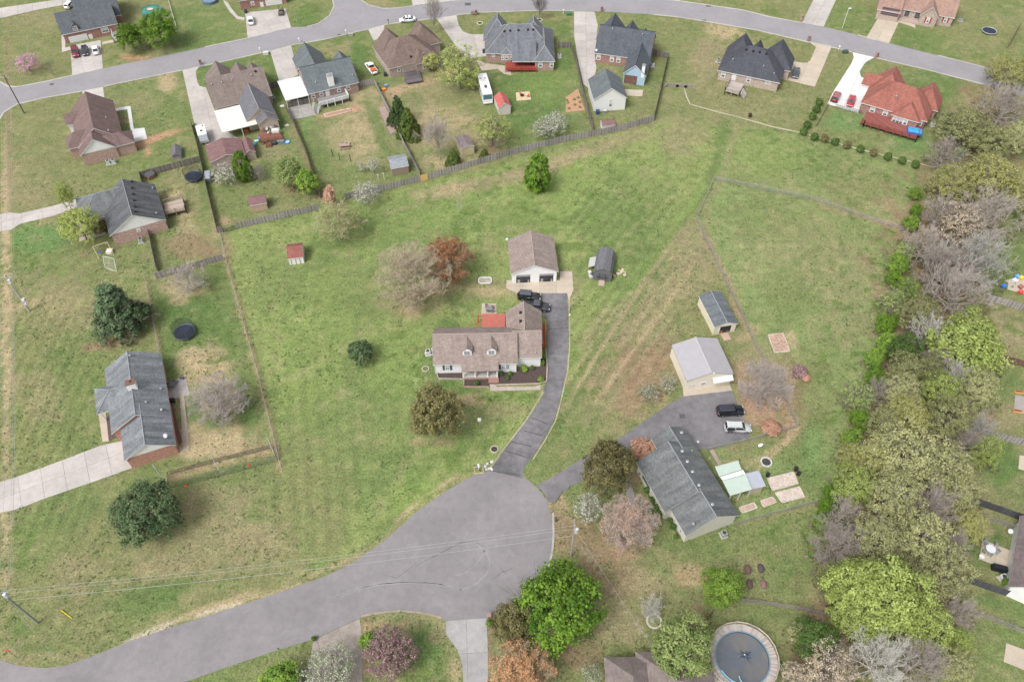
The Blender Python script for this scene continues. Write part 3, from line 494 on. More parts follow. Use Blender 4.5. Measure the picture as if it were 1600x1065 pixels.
slabs('driveway', [(1332,82),(1366,90),(1352,98),(1343,112),(1345,120),(1363,128),(1345,163),(1341,177),(1293,163),(1301,145),(1330,100),(1334,90)], CONCW, [(1340,84),(1305,160)], (4.5, 4.5))
slabs('driveway', [(1353,60),(1389,68),(1406,32),(1376,22)], CONC2, [(1389,68),(1406,32)])
slabs('driveway', [(1253,36),(1287,42),(1309,-6),(1274,-6)], CONC, [(1287,42),(1309,0)], (4, 4))
slabs('driveway', [(645,9),(725,0),(640,-12)], CONC, [(645,9),(725,0)])
slabs('driveway', [(1030,-3),(1062,2),(1060,-12),(1034,-12)], CONC, [(1030,-3),(1062,2)])
slabs('driveway', [(697,970),(760,965),(762,1000),(763,1075),(725,1075),(722,1035),(715,1015),(697,990)], paving((0.31,0.3,0.3),'concrete',.14), [(697,970),(760,966)], (3, 5))
slabs('driveway', [(490,999),(562,966),(567,1000),(566,1080),(480,1080),(484,1030)], paving((0.27,0.235,0.21),'concrete',.2), [(490,999),(562,966)], (3, 4))
slabs('garage_apron', [(791,438),(791,450),(807,458),(886,458),(889,470),(896,452),(894,424),(875,424),(875,438)], CONC2, [(791,450),(880,450)], (3.4, 3.4))
def adrive(pts, mat, cuts, name='asphalt_driveway'):
    root = sheet(name, pts, mat, 0.034)
    for a, b in cuts:      # sealed joints laid across
        p, q = [Vector(t) for t in P2([a, b])]; d = (q-p).normalized(); s = Vector((-d.y, d.x))*0.07
        MB().prism([p-s, q-s, q+s, p+s], 0.0, 0.040).build('sealed_joint', plain((0.06, 0.06, 0.065), 0.8, 0.2), root)
    return root
adrive([(886,457),(888,500),(888,540),(885,580),(873,630),(866,655),(850,685),(831,715),(820,730),(816,747),(765,735),(790,700),(808,677),(825,655),(843,628),(851,612),(849,606),(856,590),(856,540),(855,500),(846,488),(838,470),(848,458)], ASPH2, [((830,652),(855,662)),((819,673),(847,680)),((800,690),(830,697)),((790,704),(822,714)),((765,735),(813,742)),((856,515),(888,512))])
adrive([(838,757),(858,748),(880,735),(905,718),(940,700),(975,680),(1010,655),(1050,628),(1068,618),(1143,608),(1150,625),(1162,655),(1173,683),(1108,702),(1060,700),(1020,700),(985,712),(960,730),(915,748),(890,760),(876,773),(868,785),(858,785),(850,770)], ASPH3, [((868,785),(880,766)),((1143,640),(1150,637))])
sheet('garage_walk', [(1067,608),(1068,619),(1144,610),(1140,600)], CONC2, 0.06)
slabs('garden_path', [(152,632),(160,690),(170,689),(164,630)], CONC2, [(160,690),(152,632)], (2.2, 3))
slabs('garden_path', [(281,620),(287,612),(296,700),(279,708),(276,702),(286,698)], CONC2, [(295,700),(285,615)], (2.2, 3))
slabs('patio', [(259,600),(290,587),(297,617),(264,625)], CONCD, [(290,587),(297,617)], (2.5, 2.5))
slabs('garden_path', [(765,600),(766,611),(845,609),(844,601),(836,604),(776,604),(774,600)], paving((.38,.32,.28),'concrete',.1), [(766,611),(845,609)], (1.5, 2.4))
slabs('patio', [(753,474),(775,474),(776,492),(752,492)], CONC2, [(752,492),(776,492)], (2, 2))
slabs('garden_path', [(178,170),(204,166),(212,222),(207,222),(199,171),(180,174)], CONCW, [(204,166),(212,222)], (1.6, 3))
sheet('patio', [(209,202),(226,200),(230,217),(212,222)], CONCW, 0.08)
slabs('patio', [(975,140),(1005,141),(1003,151),(980,150)], CONC2, [(980,150),(1003,151)], (2.5, 2.5))
slabs('garden_path', [(123,310),(131,345),(123,350),(124,378),(165,366),(164,360),(130,370),(128,345)], CONC2, [(124,378),(165,366)], (2, 3))
slabs('garden_path', [(96,55),(97,82),(112,78),(112,73),(102,75),(102,60)], CONC, [(97,82),(112,78)], (2, 3))
slabs('garden_path', [(160,66),(178,62),(180,66),(160,70)], CONC2, [(160,70),(180,66)], (2, 3))
slabs('garden_path', [(348,0),(352,8),(360,20),(370,30),(382,32),(382,28),(372,26),(362,14),(356,4)], CONC, [(352,8),(370,30)], (2, 4))
slabs('patio', [(1570,438),(1590,452),(1606,458),(1606,430),(1578,436)], CONC2, [(1570,452),(1600,458)], (2.5, 2.5))
sheet('patio', [(1576,437),(1604,442),(1604,460),(1574,452)], CONC2, 0.055)
slabs('patio', [(1535,843),(1580,860),(1578,892),(1530,873)], CONC2, [(1530,873),(1578,892)], (2.2, 2.2))
sheet('patio', [(1572,1004),(1610,1018),(1610,1050),(1568,1033)], CONC2, 0.055)
sheet('patio', [(1593,711),(1612,714),(1612,738),(1591,732)], CONC2, 0.055)
slabs('patio', [(806,145),(827,143),(830,156),(807,158)], paving((.5,.4,.26),'concrete',.05), [(807,158),(830,156)], (1.6, 1.6))
slabs('garden_path', [(1404,35),(1430,44),(1430,39),(1408,32)], CONC2, [(1404,35),(1430,44)], (2, 2))
slabs('garden_path', [(978,770),(1000,825),(1006,822),(990,770),(984,745),(976,750)], CONCD, [(978,770),(1000,825)], (2, 2))
slabs('garden_path', [(1108,703),(1122,727),(1127,724),(1114,701)], paving((.33,.27,.22),'concrete',.1), [(1108,703),(1122,727)], (1.6, 2))
kerb('drain_edging', [(1069,138),(1073,152),(1078,163),(1110,172),(1160,185),(1210,199),(1250,207),(1290,219),(1345,234),(1400,247),(1462,262)], 0.35, 0.07, paving((.38,.35,.26),'concrete',.2))
kerb('driveway_edging', [(889,462),(890,500),(890,540),(887,580),(875,632),(868,657),(852,687),(833,717)], 0.22, 0.05, paving((.33,.28,.22),'concrete',.2))
kerb('driveway_edging', [(849,612),(823,655),(806,677),(788,700),(763,735)], 0.22, 0.05, paving((.33,.28,.22),'concrete',.2))

TAR = paving((0.135, 0.127, 0.13), 'concrete', 0.25); SCUFF = paving((0.232, 0.22, 0.226), 'concrete', 0.12)
def road_line(name, pts, w, mat, z):
    P = [Vector(p) for p in P2(pts)]; Q = []; r = random.Random(len(pts)*7+int(pts[0][0]))
    for a, b in zip(P, P[1:]):
        n = max(2, int((b-a).length/1.2)); Q += [a.lerp(b, i/n)+Vector((r.uniform(-.09,.09), r.uniform(-.09,.09))) for i in range(n)]
    Q.append(P[-1]); mb = MB()
    for i in range(len(Q)-1):
        a, b = Q[i], Q[i+1]; d = (b-a).normalized(); s = Vector((-d.y, d.x)); w0 = w*(.35+.65*math.sin(PI*(i+.5)/len(Q))); mb.add([(*(a-s*w0/2), z), (*(b-s*w0/2), z), (*(b+s*w0/2), z), (*(a+s*w0/2), z)], [(0,1,2,3)])
    return struct(mb.build(name, mat))
for pts in ([(640,893),(660,878),(690,863),(720,848),(740,845),(752,852)], [(770,905),(785,893),(800,887)], [(600,898),(620,903),(650,880)], [(780,886),(792,897)]): road_line('road_crack', pts, .13, TAR, .029)
for i, (cx, cy, rx, ry, a0, a1) in enumerate(((690,880,75,45,-1.2,1.3),(640,960,130,50,-2.6,-.9),(640,970,150,62,-2.7,-1.0),(700,840,60,60,.2,1.4))):
    road_line('tyre_scuff', [(cx+rx*math.cos(a0+(a1-a0)*k/9), cy+ry*math.sin(a0+(a1-a0)*k/9)) for k in range(10)], .28, SCUFF, .028)
# ---------------------------------------------------------------- houses
class House:
    """frame: u runs along pixel line a->b (left to right), v away from it; all numbers in metres from the corner a"""
    def __init__(s, name, label, cat, a, b, z, group=None):
        s.z = z; A = G(*a, z); B = G(*b, z); s.O = Vector((A.x, A.y)); d = Vector((B.x-A.x, B.y-A.y)); s.th = math.atan2(d.y, d.x)
        s.e = d.normalized(); s.f = Vector((-s.e.y, s.e.x)); s.w = []
        s.t = thing(name, label, cat, (A.x, A.y, 0), s.th, group)
    def loc(s, px, py, z=None):
        z = s.z if z is None else z; P = G(px, py, z); d = Vector((P.x, P.y))-s.O
        return d.dot(s.e), d.dot(s.f)
    def onu(s, px, py, u):     # height and v where the ray meets plane u
        r = ray(px, py); D = Vector((0-s.O.x, 0-s.O.y)); k = (u-D.dot(s.e))/Vector((r.x, r.y)).dot(s.e)
        return D.dot(s.f)+Vector((r.x, r.y)).dot(s.f)*k, HC+r.z*k
    def onv(s, px, py, v):
        r = ray(px, py); D = Vector((0-s.O.x, 0-s.O.y)); k = (v-D.dot(s.f))/Vector((r.x, r.y)).dot(s.f)
        return D.dot(s.e)+Vector((r.x, r.y)).dot(s.e)*k, HC+r.z*k
    def wing(s, A, B, K_=None, R_=None, ax='u', ends='gg', roof=None, wall=None, gable=None, d=None, h=None, z=None, oh=0.4, trim=None, cap=None, walls=True, adj=(0,0,0,0), K=None, R=None):
        K = K or K_; R = R or R_
        z = s.z if z is None else z
        ua, va = s.loc(*A, z); ub, vb = s.loc(*B, z); u0, u1 = min(ua, ub), max(ua, ub); v0 = (va+vb)/2
        if d is None: d = s.loc(*K, z)[1]-v0
        v1 = v0+d
        if v1 < v0: v0, v1 = v1, v0
        u0 += adj[0]; u1 += adj[1]; v0 += adj[2]; v1 += adj[3]
        if h is None:
            h = (s.onv(*R, (v0+v1)/2) if ax == 'u' else s.onv(*R, v0))[1]-z
            h = min(max(h, 0.4), 0.5*((v1-v0) if ax == 'u' else (u1-u0)))
        w = dict(u0=u0, u1=u1, v0=v0, v1=v1, z=z, h=h, ax=ax, ends=ends, oh=oh); s.w.append(w)
        half = ((v1-v0) if ax == 'u' else (u1-u0))/2; sl = h/half; w['sl'] = sl
        # canonical coords: p along ridge, q across (0..2half)
        Lr = (u1-u0) if ax == 'u' else (v1-v0)
        def X(p, q, zz): return (u0+p, v0+q, zz) if ax == 'u' else (u0+q, v0+p, zz)
        i0 = min(half, Lr/2) if ends[0] == 'h' else 0; i1 = min(half, Lr/2) if ends[1] == 'h' else 0
        t = 0.16; Q = 2*half
        top = [X(0,0,z), X(Lr,0,z), X(Lr,Q,z), X(0,Q,z), X(i0,half,z+h), X(Lr-i1,half,z+h)]
        bot = [(a, b, c-t) for a, b, c in top]
        V = top+bot
        F1 = [(0,1,5,4), (2,3,4,5)]; F2 = [(0,6,7,1), (2,8,9,3), (6,10,11,7), (8,11,10,9)]
        if ends[0] == 'h': F1.append((3,0,4)); F2 += [(3,9,6,0), (9,10,6)]
        else: F2 += [(3,9,10,4), (4,10,6,0)]
        if ends[1] == 'h': F1.append((1,2,5)); F2 += [(1,7,8,2), (7,11,8)]
        else: F2 += [(1,7,11,5), (5,11,8,2)]
        if ax == 'v': F1 = [tuple(reversed(f)) for f in F1]; F2 = [tuple(reversed(f)) for f in F2]
        mb = MB(); mb.add(V, F1, 0); mb.add(V, F2, 1)
        o = mb.build('roof', [roof, trim or TRIM], s.t); w['roof'] = o
        if cap:
            c = MB(); e = [(X(i0,half,z+h+.02), X(Lr-i1,half,z+h+.02))]
            if ends[0] == 'h': e += [(X(0,0,z+.03), X(i0,half,z+h+.02)), (X(0,Q,z+.03), X(i0,half,z+h+.02))]
            if ends[1] == 'h': e += [(X(Lr,0,z+.03), X(Lr-i1,half,z+h+.02)), (X(Lr,Q,z+.03), X(Lr-i1,half,z+h+.02))]
            for a, b in e:
                if (Vector(a)-Vector(b)).length > .1: c.tube(a, b, 0.09, 0.09, 5)
            c.build('ridge_cap', cap, o)
        if walls:
            zt = z+sl*oh-t-0.01; er0 = oh if ends[0] == 'h' else min(oh, .3); er1 = oh if ends[1] == 'h' else min(oh, .3)
            p0, p1, q0, q1 = er0, Lr-er1, oh, Q-oh
            if ends == 'hh': zt = z-t+0.02+sl*oh*0.6
            mb = MB(); zb = -0.2
            vs = [X(p0,q0,zb), X(p1,q0,zb), X(p1,q1,zb), X(p0,q1,zb), X(p0,q0,zt), X(p1,q0,zt), X(p1,q1,zt), X(p0,q1,zt)]
            fs = [(0,1,5,4), (1,2,6,5), (2,3,7,6), (3,0,4,7)]
            if ax == 'v': fs = [tuple(reversed(f)) for f in fs]
            mb.add(vs, fs); o2 = mb.build('wall', wall, s.t); w['wall'] = o2
            za = z+h-t-0.02
            for e_, pp in ((ends[0], p0), (ends[1], p1)):
                if e_ == 'g':
                    i = 1 if pp == p0 else -1
                    a = [X(pp,q0,zt), X(pp,q1,zt), X(pp,half,za), X(pp+i*.12,q0,zt), X(pp+i*.12,q1,zt), X(pp+i*.12,half,za)]
                    f = [(0,1,2), (5,4,3), (0,3,4,1), (1,4,5,2), (2,5,3,0)]
                    MB().add(a, f).build('gable', gable or wall, s.t)
        return w
    def rz(s, w, u, v):
        du = min(u-w['u0'], w['u1']-u); dv = min(v-w['v0'], w['v1']-v)
        if w['ax'] == 'u':
            q = dv
            if w['ends'][0] == 'h': q = min(q, u-w['u0'])
            if w['ends'][1] == 'h': q = min(q, w['u1']-u)
        else:
            q = du
            if w['ends'][0] == 'h': q = min(q, v-w['v0'])
            if w['ends'][1] == 'h': q = min(q, w['v1']-v)
        return w['z']+w['sl']*max(q, 0)
    def roofpt(s, w, px, py):
        z = w['z']+w['h']*.5
        for i in range(25):
            u, v = s.loc(px, py, z); z = z*.5+.5*s.rz(w, u, v)
        return u, v, z
    def backwing(s, m, apex, wd, k=.96, ends='gg', side=None, **kw):
        """gabled wing on the far side; apex is the photographed tip of its ridge"""
        hh = m['h']*k; u, v = s.loc(*apex, m['z']+hh); vm = (m['v0']+m['v1'])/2+.1
        if m['ends'] == 'hh': ends = 'h'+ends[1]
        return s.wing2(u-wd/2, u+wd/2, vm, max(v, m['v1']+.4), m['z']+.02, hh, ends=ends, **kw)
    def vents(s, w, pts, dark=True, r=0.22, hgt=0.35):
        for p in pts:
            u, v, z = s.roofpt(w, *p); mb = MB()
            if dark: mb.box(u-r, u+r, v-r, v+r, z-.2, z+hgt*.5); mb.box(u-r-.06, u+r+.06, v-r-.06, v+r+.06, z+hgt*.5, z+hgt*.7)
            else: mb.tube((u, v, z-.2), (u, v, z+hgt), r*.4, r*.4, 8); mb.tube((u, v, z+hgt), (u, v, z+hgt+.12), r*.9, r*.5, 8)
            mb.build('roof_vent', BLACK if dark else GALV, w['roof'])
    def face(s, w, side):
        oh = w['oh']; e0 = oh if w['ends'][0] == 'h' else min(oh, .3); e1 = oh if w['ends'][1] == 'h' else min(oh, .3)
        a, b = (oh, oh) if w['ax'] == 'v' else (e0, e1); c, d = (e0, e1) if w['ax'] == 'v' else (oh, oh)
        return {'-u': w['u0']+a, '+u': w['u1']-b, '-v': w['v0']+c, '+v': w['v1']-d}[side]
    def frame(s, w, side, px, py):
        """local centre of a point of a wall face, plus its in-wall and outward directions"""
        k = s.face(w, side)
        if side[1] == 'v':
            c, z = s.onv(px, py, k); sg = -1 if side[0] == '-' else 1
            return Vector((c, k, z)), Vector((1,0,0)), Vector((0,sg,0))
        c, z = s.onu(px, py, k); sg = -1 if side[0] == '-' else 1
        return Vector((k, c, z)), Vector((0,1,0)), Vector((sg,0,0))
    def panel(s, mb, c, t, n, w, h, d0, d1, mi=0):
        k = [c+t*(a*w/2)+Vector((0,0,b*h/2))+n*d for d in (d0, d1) for a, b in ((-1,-1),(1,-1),(1,1),(-1,1))]
        return mb.add(k, [(0,1,2,3),(7,6,5,4),(0,4,5,1),(1,5,6,2),(2,6,7,3),(3,7,4,0)], mi)
    def window(s, w, side, px, py, ww=1.0, wh=1.5, frame=None, shutters=None, lite=2):
        c, t, n = s.frame(w, side, px, py); fr = frame or WHITE; c.z = min(max(c.z, .9+wh/2), w['z']-.3-wh/2)
        mb = MB(); b = 0.17
        s.panel(mb, c+t*(ww/2-b/2), t, n, b, wh, -.04, .07); s.panel(mb, c-t*(ww/2-b/2), t, n, b, wh, -.04, .07)
        for q in (wh/2-b/2, -wh/2+b/2): s.panel(mb, c+Vector((0,0,q)), t, n, ww-2*b-.004, b, -.04, .07)
        s.panel(mb, c, t, n, ww-2*b-.004, .07, -.04, .06)
        if lite > 2: s.panel(mb, c, t, n, .06, wh-2*b-.004, -.04, .055)
        o = mb.build('window', fr, s.t)
        m = MB(); s.panel(m, c, t, n, ww-.12, wh-.12, .0, .03); m.build('pane', glass((.10,.12,.13)), o)
        if fr is WHITE: m = MB(); s.panel(m, c+Vector((0,0,wh*.2)), t, n, ww-2*b-.01, wh*.45, .032, .04); m.build('blind', plain((.42,.43,.43), .7), o)
        if shutters:
            for sg in (-1, 1):
                m = MB(); s.panel(m, c+t*sg*(ww/2+.23), t, n, .4, wh+.1, -.02, .05); m.build('shutter', shutters, s.t)
    def door(s, w, side, px, py, ww=1.0, wh=2.1, mat=None, name='door'):
        c, t, n = s.frame(w, side, px, py); mb = MB(); s.panel(mb, c, t, n, ww, wh, -.05, .05); o = mb.build(name, mat or WHITE, s.t)
        m = MB()
        if name == 'garage_door':
            for i in range(1, 4): s.panel(m, c+Vector((0,0,-wh/2+wh*i/4)), t, n, ww-.02, .05, .03, .058)
            m.build('panel_joint', GREY, o)
        else:
            s.panel(m, c+t*(ww*.38)-Vector((0,0,.1)), t, n, .1, .1, .03, .12); m.build('handle', GALV, o)
    def dormer(s, w, px, py, wd=1.7, hgt=1.5, dep=3.4, roof=None, wall=None):
        """small gabled dormer; (px,py) is its window centre"""
        u, v, z = s.roofpt(w, px, py); v -= .25; zb = s.rz(w, u, v)-.1; ze = zb+hgt
        mb = MB(); mb.box(u-wd/2, u+wd/2, v, v+dep, zb-.3, ze); h = .75
        mb.add([(u-wd/2, v, ze), (u+wd/2, v, ze), (u, v, ze+h)], [(0,1,2)])
        o = mb.build('dormer', wall, s.t)
        r = MB(); a = wd/2+.18; k = h/(wd/2)
        for sg in (-1, 1):
            p = [(u+sg*a, v-.18, ze-.18*k+.02), (u+sg*a, v+dep, ze-.18*k+.02), (u, v+dep, ze+h+.06), (u, v-.18, ze+h+.06)]
            q = [(x, y, zz-.09) for x, y, zz in p]; f = [(0,1,2,3), (7,6,5,4), (0,4,5,1), (1,5,6,2), (3,7,4,0)]
            r.add(p+q, f if sg > 0 else [tuple(reversed(x)) for x in f])
        r.build('dormer_roof', roof, o)
        m = MB(); s.panel(m, Vector((u, v, zb+.7)), Vector((1,0,0)), Vector((0,-1,0)), 1.0, 1.1, -.02, .03); m.build('dormer_pane', glass((.16,.19,.22)), o)
        m = MB()
        for dx, dz, ww, hh in ((0,.58,1.2,.1),(0,-.58,1.2,.1),(.55,0,.1,1.06),(-.55,0,.1,1.06),(0,0,1.0,.06),(0,0,.05,1.0)): s.panel(m, Vector((u+dx, v, zb+.7+dz)), Vector((1,0,0)), Vector((0,-1,0)), ww, hh, .0, .06 if ww != 1.0 else .05)
        m.build('dormer_window_frame', WHITE, o)
    def chimney(s, w, px, py, a=0.9, b=0.9, hgt=1.6, mat=None, capm=None):
        u, v, z = s.roofpt(w, px, py); mb = MB().box(u-a/2, u+a/2, v-b/2, v+b/2, z-1.5, z+hgt); o = mb.build('chimney', mat, s.t)
        c = MB().box(u-a/2-.08, u+a/2+.08, v-b/2-.08, v+b/2+.08, z+hgt, z+hgt+.12); c.tube((u, v, z+hgt+.1), (u, v, z+hgt+.5), .16, .16, 10); c.build('chimney_cap', capm or GALV, o)
    def downspout(s, w, cu, cv):
        u = s.face(w, cu); v = s.face(w, cv); MB().box(u-.07, u+.07, v-.07, v+.07, 0, w['z']-.1).build('corner_trim', TRIM, s.t)
    def flatroof(s, A, B, K, z, mat, posts=True, drop=0.35, name='carport_roof', thick=.14, ribs=None):
        ua, va = s.loc(*A, z); ub, vb = s.loc(*B, z); v0 = (va+vb)/2; v1 = s.loc(*K, z)[1]; u0, u1 = sorted((ua, ub)); v0, v1 = sorted((v0, v1))
        mb = MB().add([(u0,v0,z),(u1,v0,z),(u1,v1,z+drop),(u0,v1,z+drop),(u0,v0,z-thick),(u1,v0,z-thick),(u1,v1,z+drop-thick),(u0,v1,z+drop-thick)], [(0,1,2,3),(7,6,5,4),(0,4,5,1),(1,5,6,2),(2,6,7,3),(3,7,4,0)])
        o = mb.build(name, mat, s.t)
        if ribs:
            n = int((u1-u0)/ribs); m = MB()
            for i in range(n+1):
                x = u0+.04+(u1-u0-.08)*i/n; m.add([(x-.03,v0,z),(x+.03,v0,z),(x+.03,v1,z+drop),(x-.03,v1,z+drop),(x-.03,v0,z+.05),(x+.03,v0,z+.05),(x+.03,v1,z+drop+.05),(x-.03,v1,z+drop+.05)], [(4,5,6,7),(0,1,5,4),(1,2,6,5),(2,3,7,6),(3,0,4,7)])
            m.build('roof_rib', mat, o)
        if posts:
            for x in (u0+.2, (u0+u1)/2, u1-.2): MB().box(x-.08, x+.08, v0+.2, v0+.36, 0, z-thick+.03).build('post', WHITE, s.t)
        return (u0, u1, v0, v1)
def deck(name, label, pts, z, wood_m, rail_m, rails, cat='deck', steps=None, boards=True, under=None):
    """planked deck from photograph corners of its floor at height z; rails = list of edges by index"""
    c = G(*pts[0], z); t = thing(name, label, cat, (c.x, c.y, 0)); P = [Vector((G(x, y, z).x-c.x, G(x, y, z).y-c.y)) for x, y in pts]
    MB().prism([(p.x, p.y) for p in P], z-.22, z-.04).build('deck_frame', under or wood_m, t)
    e = (P[1]-P[0]).normalized(); f = Vector((-e.y, e.x)); vs = [p.dot(f) for p in P]; v0, v1 = min(vs), max(vs); n = max(2, int((v1-v0)/.29)); st = (v1-v0)/n
    for i in range(n):
        a, b = v0+i*st+.012, v0+(i+1)*st-.012; q = clip([(p.x, p.y) for p in P], f.x, f.y, b); q = clip(q, -f.x, -f.y, -a) if q else q
        if len(q) > 2: MB().prism(q, z-.05, z).build('deck_board', wood_m, t)
    for a, b in rails:
        p, q = P[a], P[b]; Ln = (q-p).length; d = (q-p)/Ln; m = MB()
        for zz, r in ((z+.95, .06), (z+.12, .04)): m.tube((p.x, p.y, zz), (q.x, q.y, zz), r, r, 4)
        k = int(Ln/.22)
        for i in range(1, k): x = p+d*(Ln*i/k); m.box(x.x-.025, x.x+.025, x.y-.025, x.y+.025, z+.1, z+.95)
        m.build('railing', rail_m, t)
        kk = max(1, round(Ln/1.9))
        for i in range(kk+1): x = p+d*(Ln*i/kk); MB().box(x.x-.07, x.x+.07, x.y-.07, x.y+.07, 0, z+1.03).build('post', rail_m, t)
    if steps:
        (a, b, dirpx, n) = steps; p, q = [Vector((G(*k, z).x-c.x, G(*k, z).y-c.y)) for k in (a, b)]; o = Vector((G(*dirpx, 0).x-c.x, G(*dirpx, 0).y-c.y)); d = (o-(p+q)/2); d = d.normalized()
        for i in range(n):
            zz = z*(1-(i+1)/(n+1)); aa = p+d*.3*i; bb = q+d*.3*i
            MB().prism([(v.x, v.y) for v in (aa, bb, bb+d*.29, aa+d*.29)], zz-.06, zz).build('step', wood_m, t)
        for v in (p, q): MB().tube((v.x, v.y, z+.9), (v.x+d.x*.3*n, v.y+d.y*.3*n, .9), .05, .05, 4).tube((v.x+d.x*.3*n, v.y+d.y*.3*n, 0), (v.x+d.x*.3*n, v.y+d.y*.3*n, .95), .05, .05, 4).tube((v.x, v.y, z-.1), (v.x+d.x*.3*n, v.y+d.y*.3*n, .05), .08, .08, 4).build('handrail', rail_m, t)
    return t
# roofs
R_TAN = shingle((0.255, 0.205, 0.185), .14); R_MAUVE = shingle((0.17, 0.118, 0.112), .15); R_BROWN = shingle((0.165, 0.122, 0.105), .15); R_BRN2 = shingle((0.185, 0.15, 0.135), .15); R_GREYA = shingle((0.135, 0.135, 0.15), .12)
R_SLATE = shingle((0.085, 0.095, 0.112), .15); R_GREEN = shingle((0.125, 0.142, 0.150), .2); R_GR = shingle((0.15, 0.16, 0.18), .3); R_DARK = shingle((0.066, 0.07, 0.084), .12); R_RED = shingle((0.275, 0.108, 0.085), .2)
R_LTAN = shingle((0.29, 0.19, 0.155), .12); R_BLUE = shingle((0.195, 0.21, 0.225), .45); R_SB = shingle((0.155, 0.165, 0.167), .38); R_CG = shingle((0.115, 0.12, 0.13), .45); R_OUT = shingle((0.19, 0.11, 0.11), .12); R_B = shingle((0.2, 0.165, 0.155), .15)
CAPL = plain((0.30, 0.29, 0.29), .9, .1); CAPT = plain((0.33, 0.27, 0.24), .9, .1); CAPB = plain((0.24, 0.26, 0.28), .9, .1)
BR_RED = brick((0.26, 0.07, 0.05), (0.19, 0.055, 0.045)); BR_TAN = brick((0.30, 0.17, 0.13), (0.24, 0.13, 0.1)); BR_PINK = brick((0.40, 0.24, 0.20), (0.32, 0.18, 0.155)); BR_OR = brick((0.42, 0.165, 0.11), (0.35, 0.135, 0.09)); BR_MIX = brick((0.34, 0.15, 0.125), (0.46, 0.32, 0.28)); BR_LT = brick((0.38, 0.29, 0.25), (0.33, 0.24, 0.2))
S_WHITE = siding((0.74, 0.74, 0.74)); S_CREAM = siding((0.66, 0.60, 0.48)); S_LCREAM = siding((0.62, 0.60, 0.54)); S_BLUE = siding((0.33, 0.47, 0.58)); S_TAN = siding((0.42, 0.36, 0.30))

# -- main white house
h = House('dormer_house', 'white sided house in the centre with two dormers, columned porch and tan-grey shingle roof', 'house', (676,570), (809,568), 3.0)
m = h.wing((676,570), (809,568), (690,512), (740,521), 'u', 'gg', R_TAN, S_WHITE, trim=WHITE, cap=CAPT)
d0 = m['v1']-m['v0']
r = h.wing((800,559), (847,559), None, None, 'u', 'gg', R_TAN, S_WHITE, d=d0-1.3, h=m['h']*.93, trim=WHITE, cap=CAPT)
pz = 2.75
pu0, pv0 = h.loc(721, 580, pz); pu1, _ = h.loc(779, 580, pz)
# porch roof: the front slope carried down over the columns
sl = m['sl']; mb = MB(); q0 = m['v0']+.9; zq = m['z']+sl*.9+.03
mb.add([(pu0,pv0,pz),(pu1,pv0,pz),(pu1,q0,zq),(pu0,q0,zq),(pu0,pv0,pz-.15),(pu1,pv0,pz-.15),(pu1,q0,zq-.15),(pu0,q0,zq-.15)], [(0,1,2,3),(7,6,5,4),(0,4,5,1),(1,5,6,2),(2,6,7,3),(3,7,4,0)]); mb.build('porch_roof', R_TAN, h.t)
MB().box(pu0+.1, pu1-.1, pv0+.25, m['v0']+.45, -.1, .55).build('porch_floor', plain((.38,.36,.34), .8), h.t)
MB().box(pu0+.08, pu1-.08, pv0+.17, pv0+.247, -.1, .56).build('porch_skirt', BR_PINK, h.t)
for x in (pu0+.3, pu0+(pu1-pu0)*.36, pu0+(pu1-pu0)*.70, pu1-.3): MB().box(x-.12, x+.12, pv0+.3, pv0+.54, .55, pz-.1).box(x-.17, x+.17, pv0+.25, pv0+.59, .55, .7).build('column', WHITE, h.t)
sx = pu0+(pu1-pu0)*.72
for i in range(3): MB().box(sx, sx+1.9, pv0-.1-.3*i, pv0+.18-.3*i, 0, .42-.14*i).build('step', plain((.34,.19,.16), .85), h.t)
h.window(m, '-v', 699, 574, .9, 1.4, shutters=plain((.05,.09,.13), .5), lite=3); h.window(m, '-v', 787, 572.5, .95, 1.4, shutters=plain((.05,.09,.13), .5), lite=3); h.window(m, '-v', 792.5, 572.5, .95, 1.4, lite=3)
c, t_, n_ = h.frame(m, '-v', 769, 583); 
mb = MB(); h.panel(mb, Vector((c.x, c.y, 1.6)), t_, n_, 1.0, 2.1, -.05, .05); mb.build('door', plain((.12,.07,.05), .5), h.t)
h.dormer(m, 730, 552, roof=R_TAN, wall=S_WHITE); h.dormer(m, 768, 551, roof=R_TAN, wall=S_WHITE)
ku0, kv1 = h.loc(790, 486, 3.0); ku1, _ = h.loc(846, 486, 3.0)
w = dict(); e_v0 = m['v1']-4.2
k = h.wing((790,486), (846,486), None, None, 'v', 'gg', R_TAN, S_WHITE, d=-(kv1-e_v0), h=2.9, trim=WHITE, cap=CAPT, oh=.35)
h.vents(k, [(813.5,489),(813.5,502)]); h.vents(r, [(837,552)], False)
h.downspout(m, '-u', '-v'); h.downspout(m, '+u', '-v'); h.downspout(r, '+u', '-v')
# planting beds, walls
sheet('planting_bed', [(683,583),(684,591),(725,592),(725,604),(764,605),(768,602),(843,601),(853,597),(854,560),(846,560),(846,572),(780,580),(778,590),(722,588),(722,582)], plain((.075,.055,.05), .95, .35, 3), .05)
kerb('bed_wall', [(683,583),(685,592),(725,593)], .2, .3, plain((.33,.29,.25), .9, .2)); kerb('bed_wall', [(725,594),(725,605),(764,605)], .2, .3, plain((.36,.26,.21), .9, .2)); kerb('bed_wall', [(775,602),(843,600),(854,596),(855,575),(853,546)], .2, .3, plain((.36,.30,.25), .9, .2))
deck('red_side_deck', 'narrow bright red deck with railings on the driveway side of the central white house', [(846,541),(852,541),(852,506),(846,506)], .9, plain((.40,.08,.055), .7, .12), plain((.42,.08,.055), .6, .1), [(0,3),(1,2)])
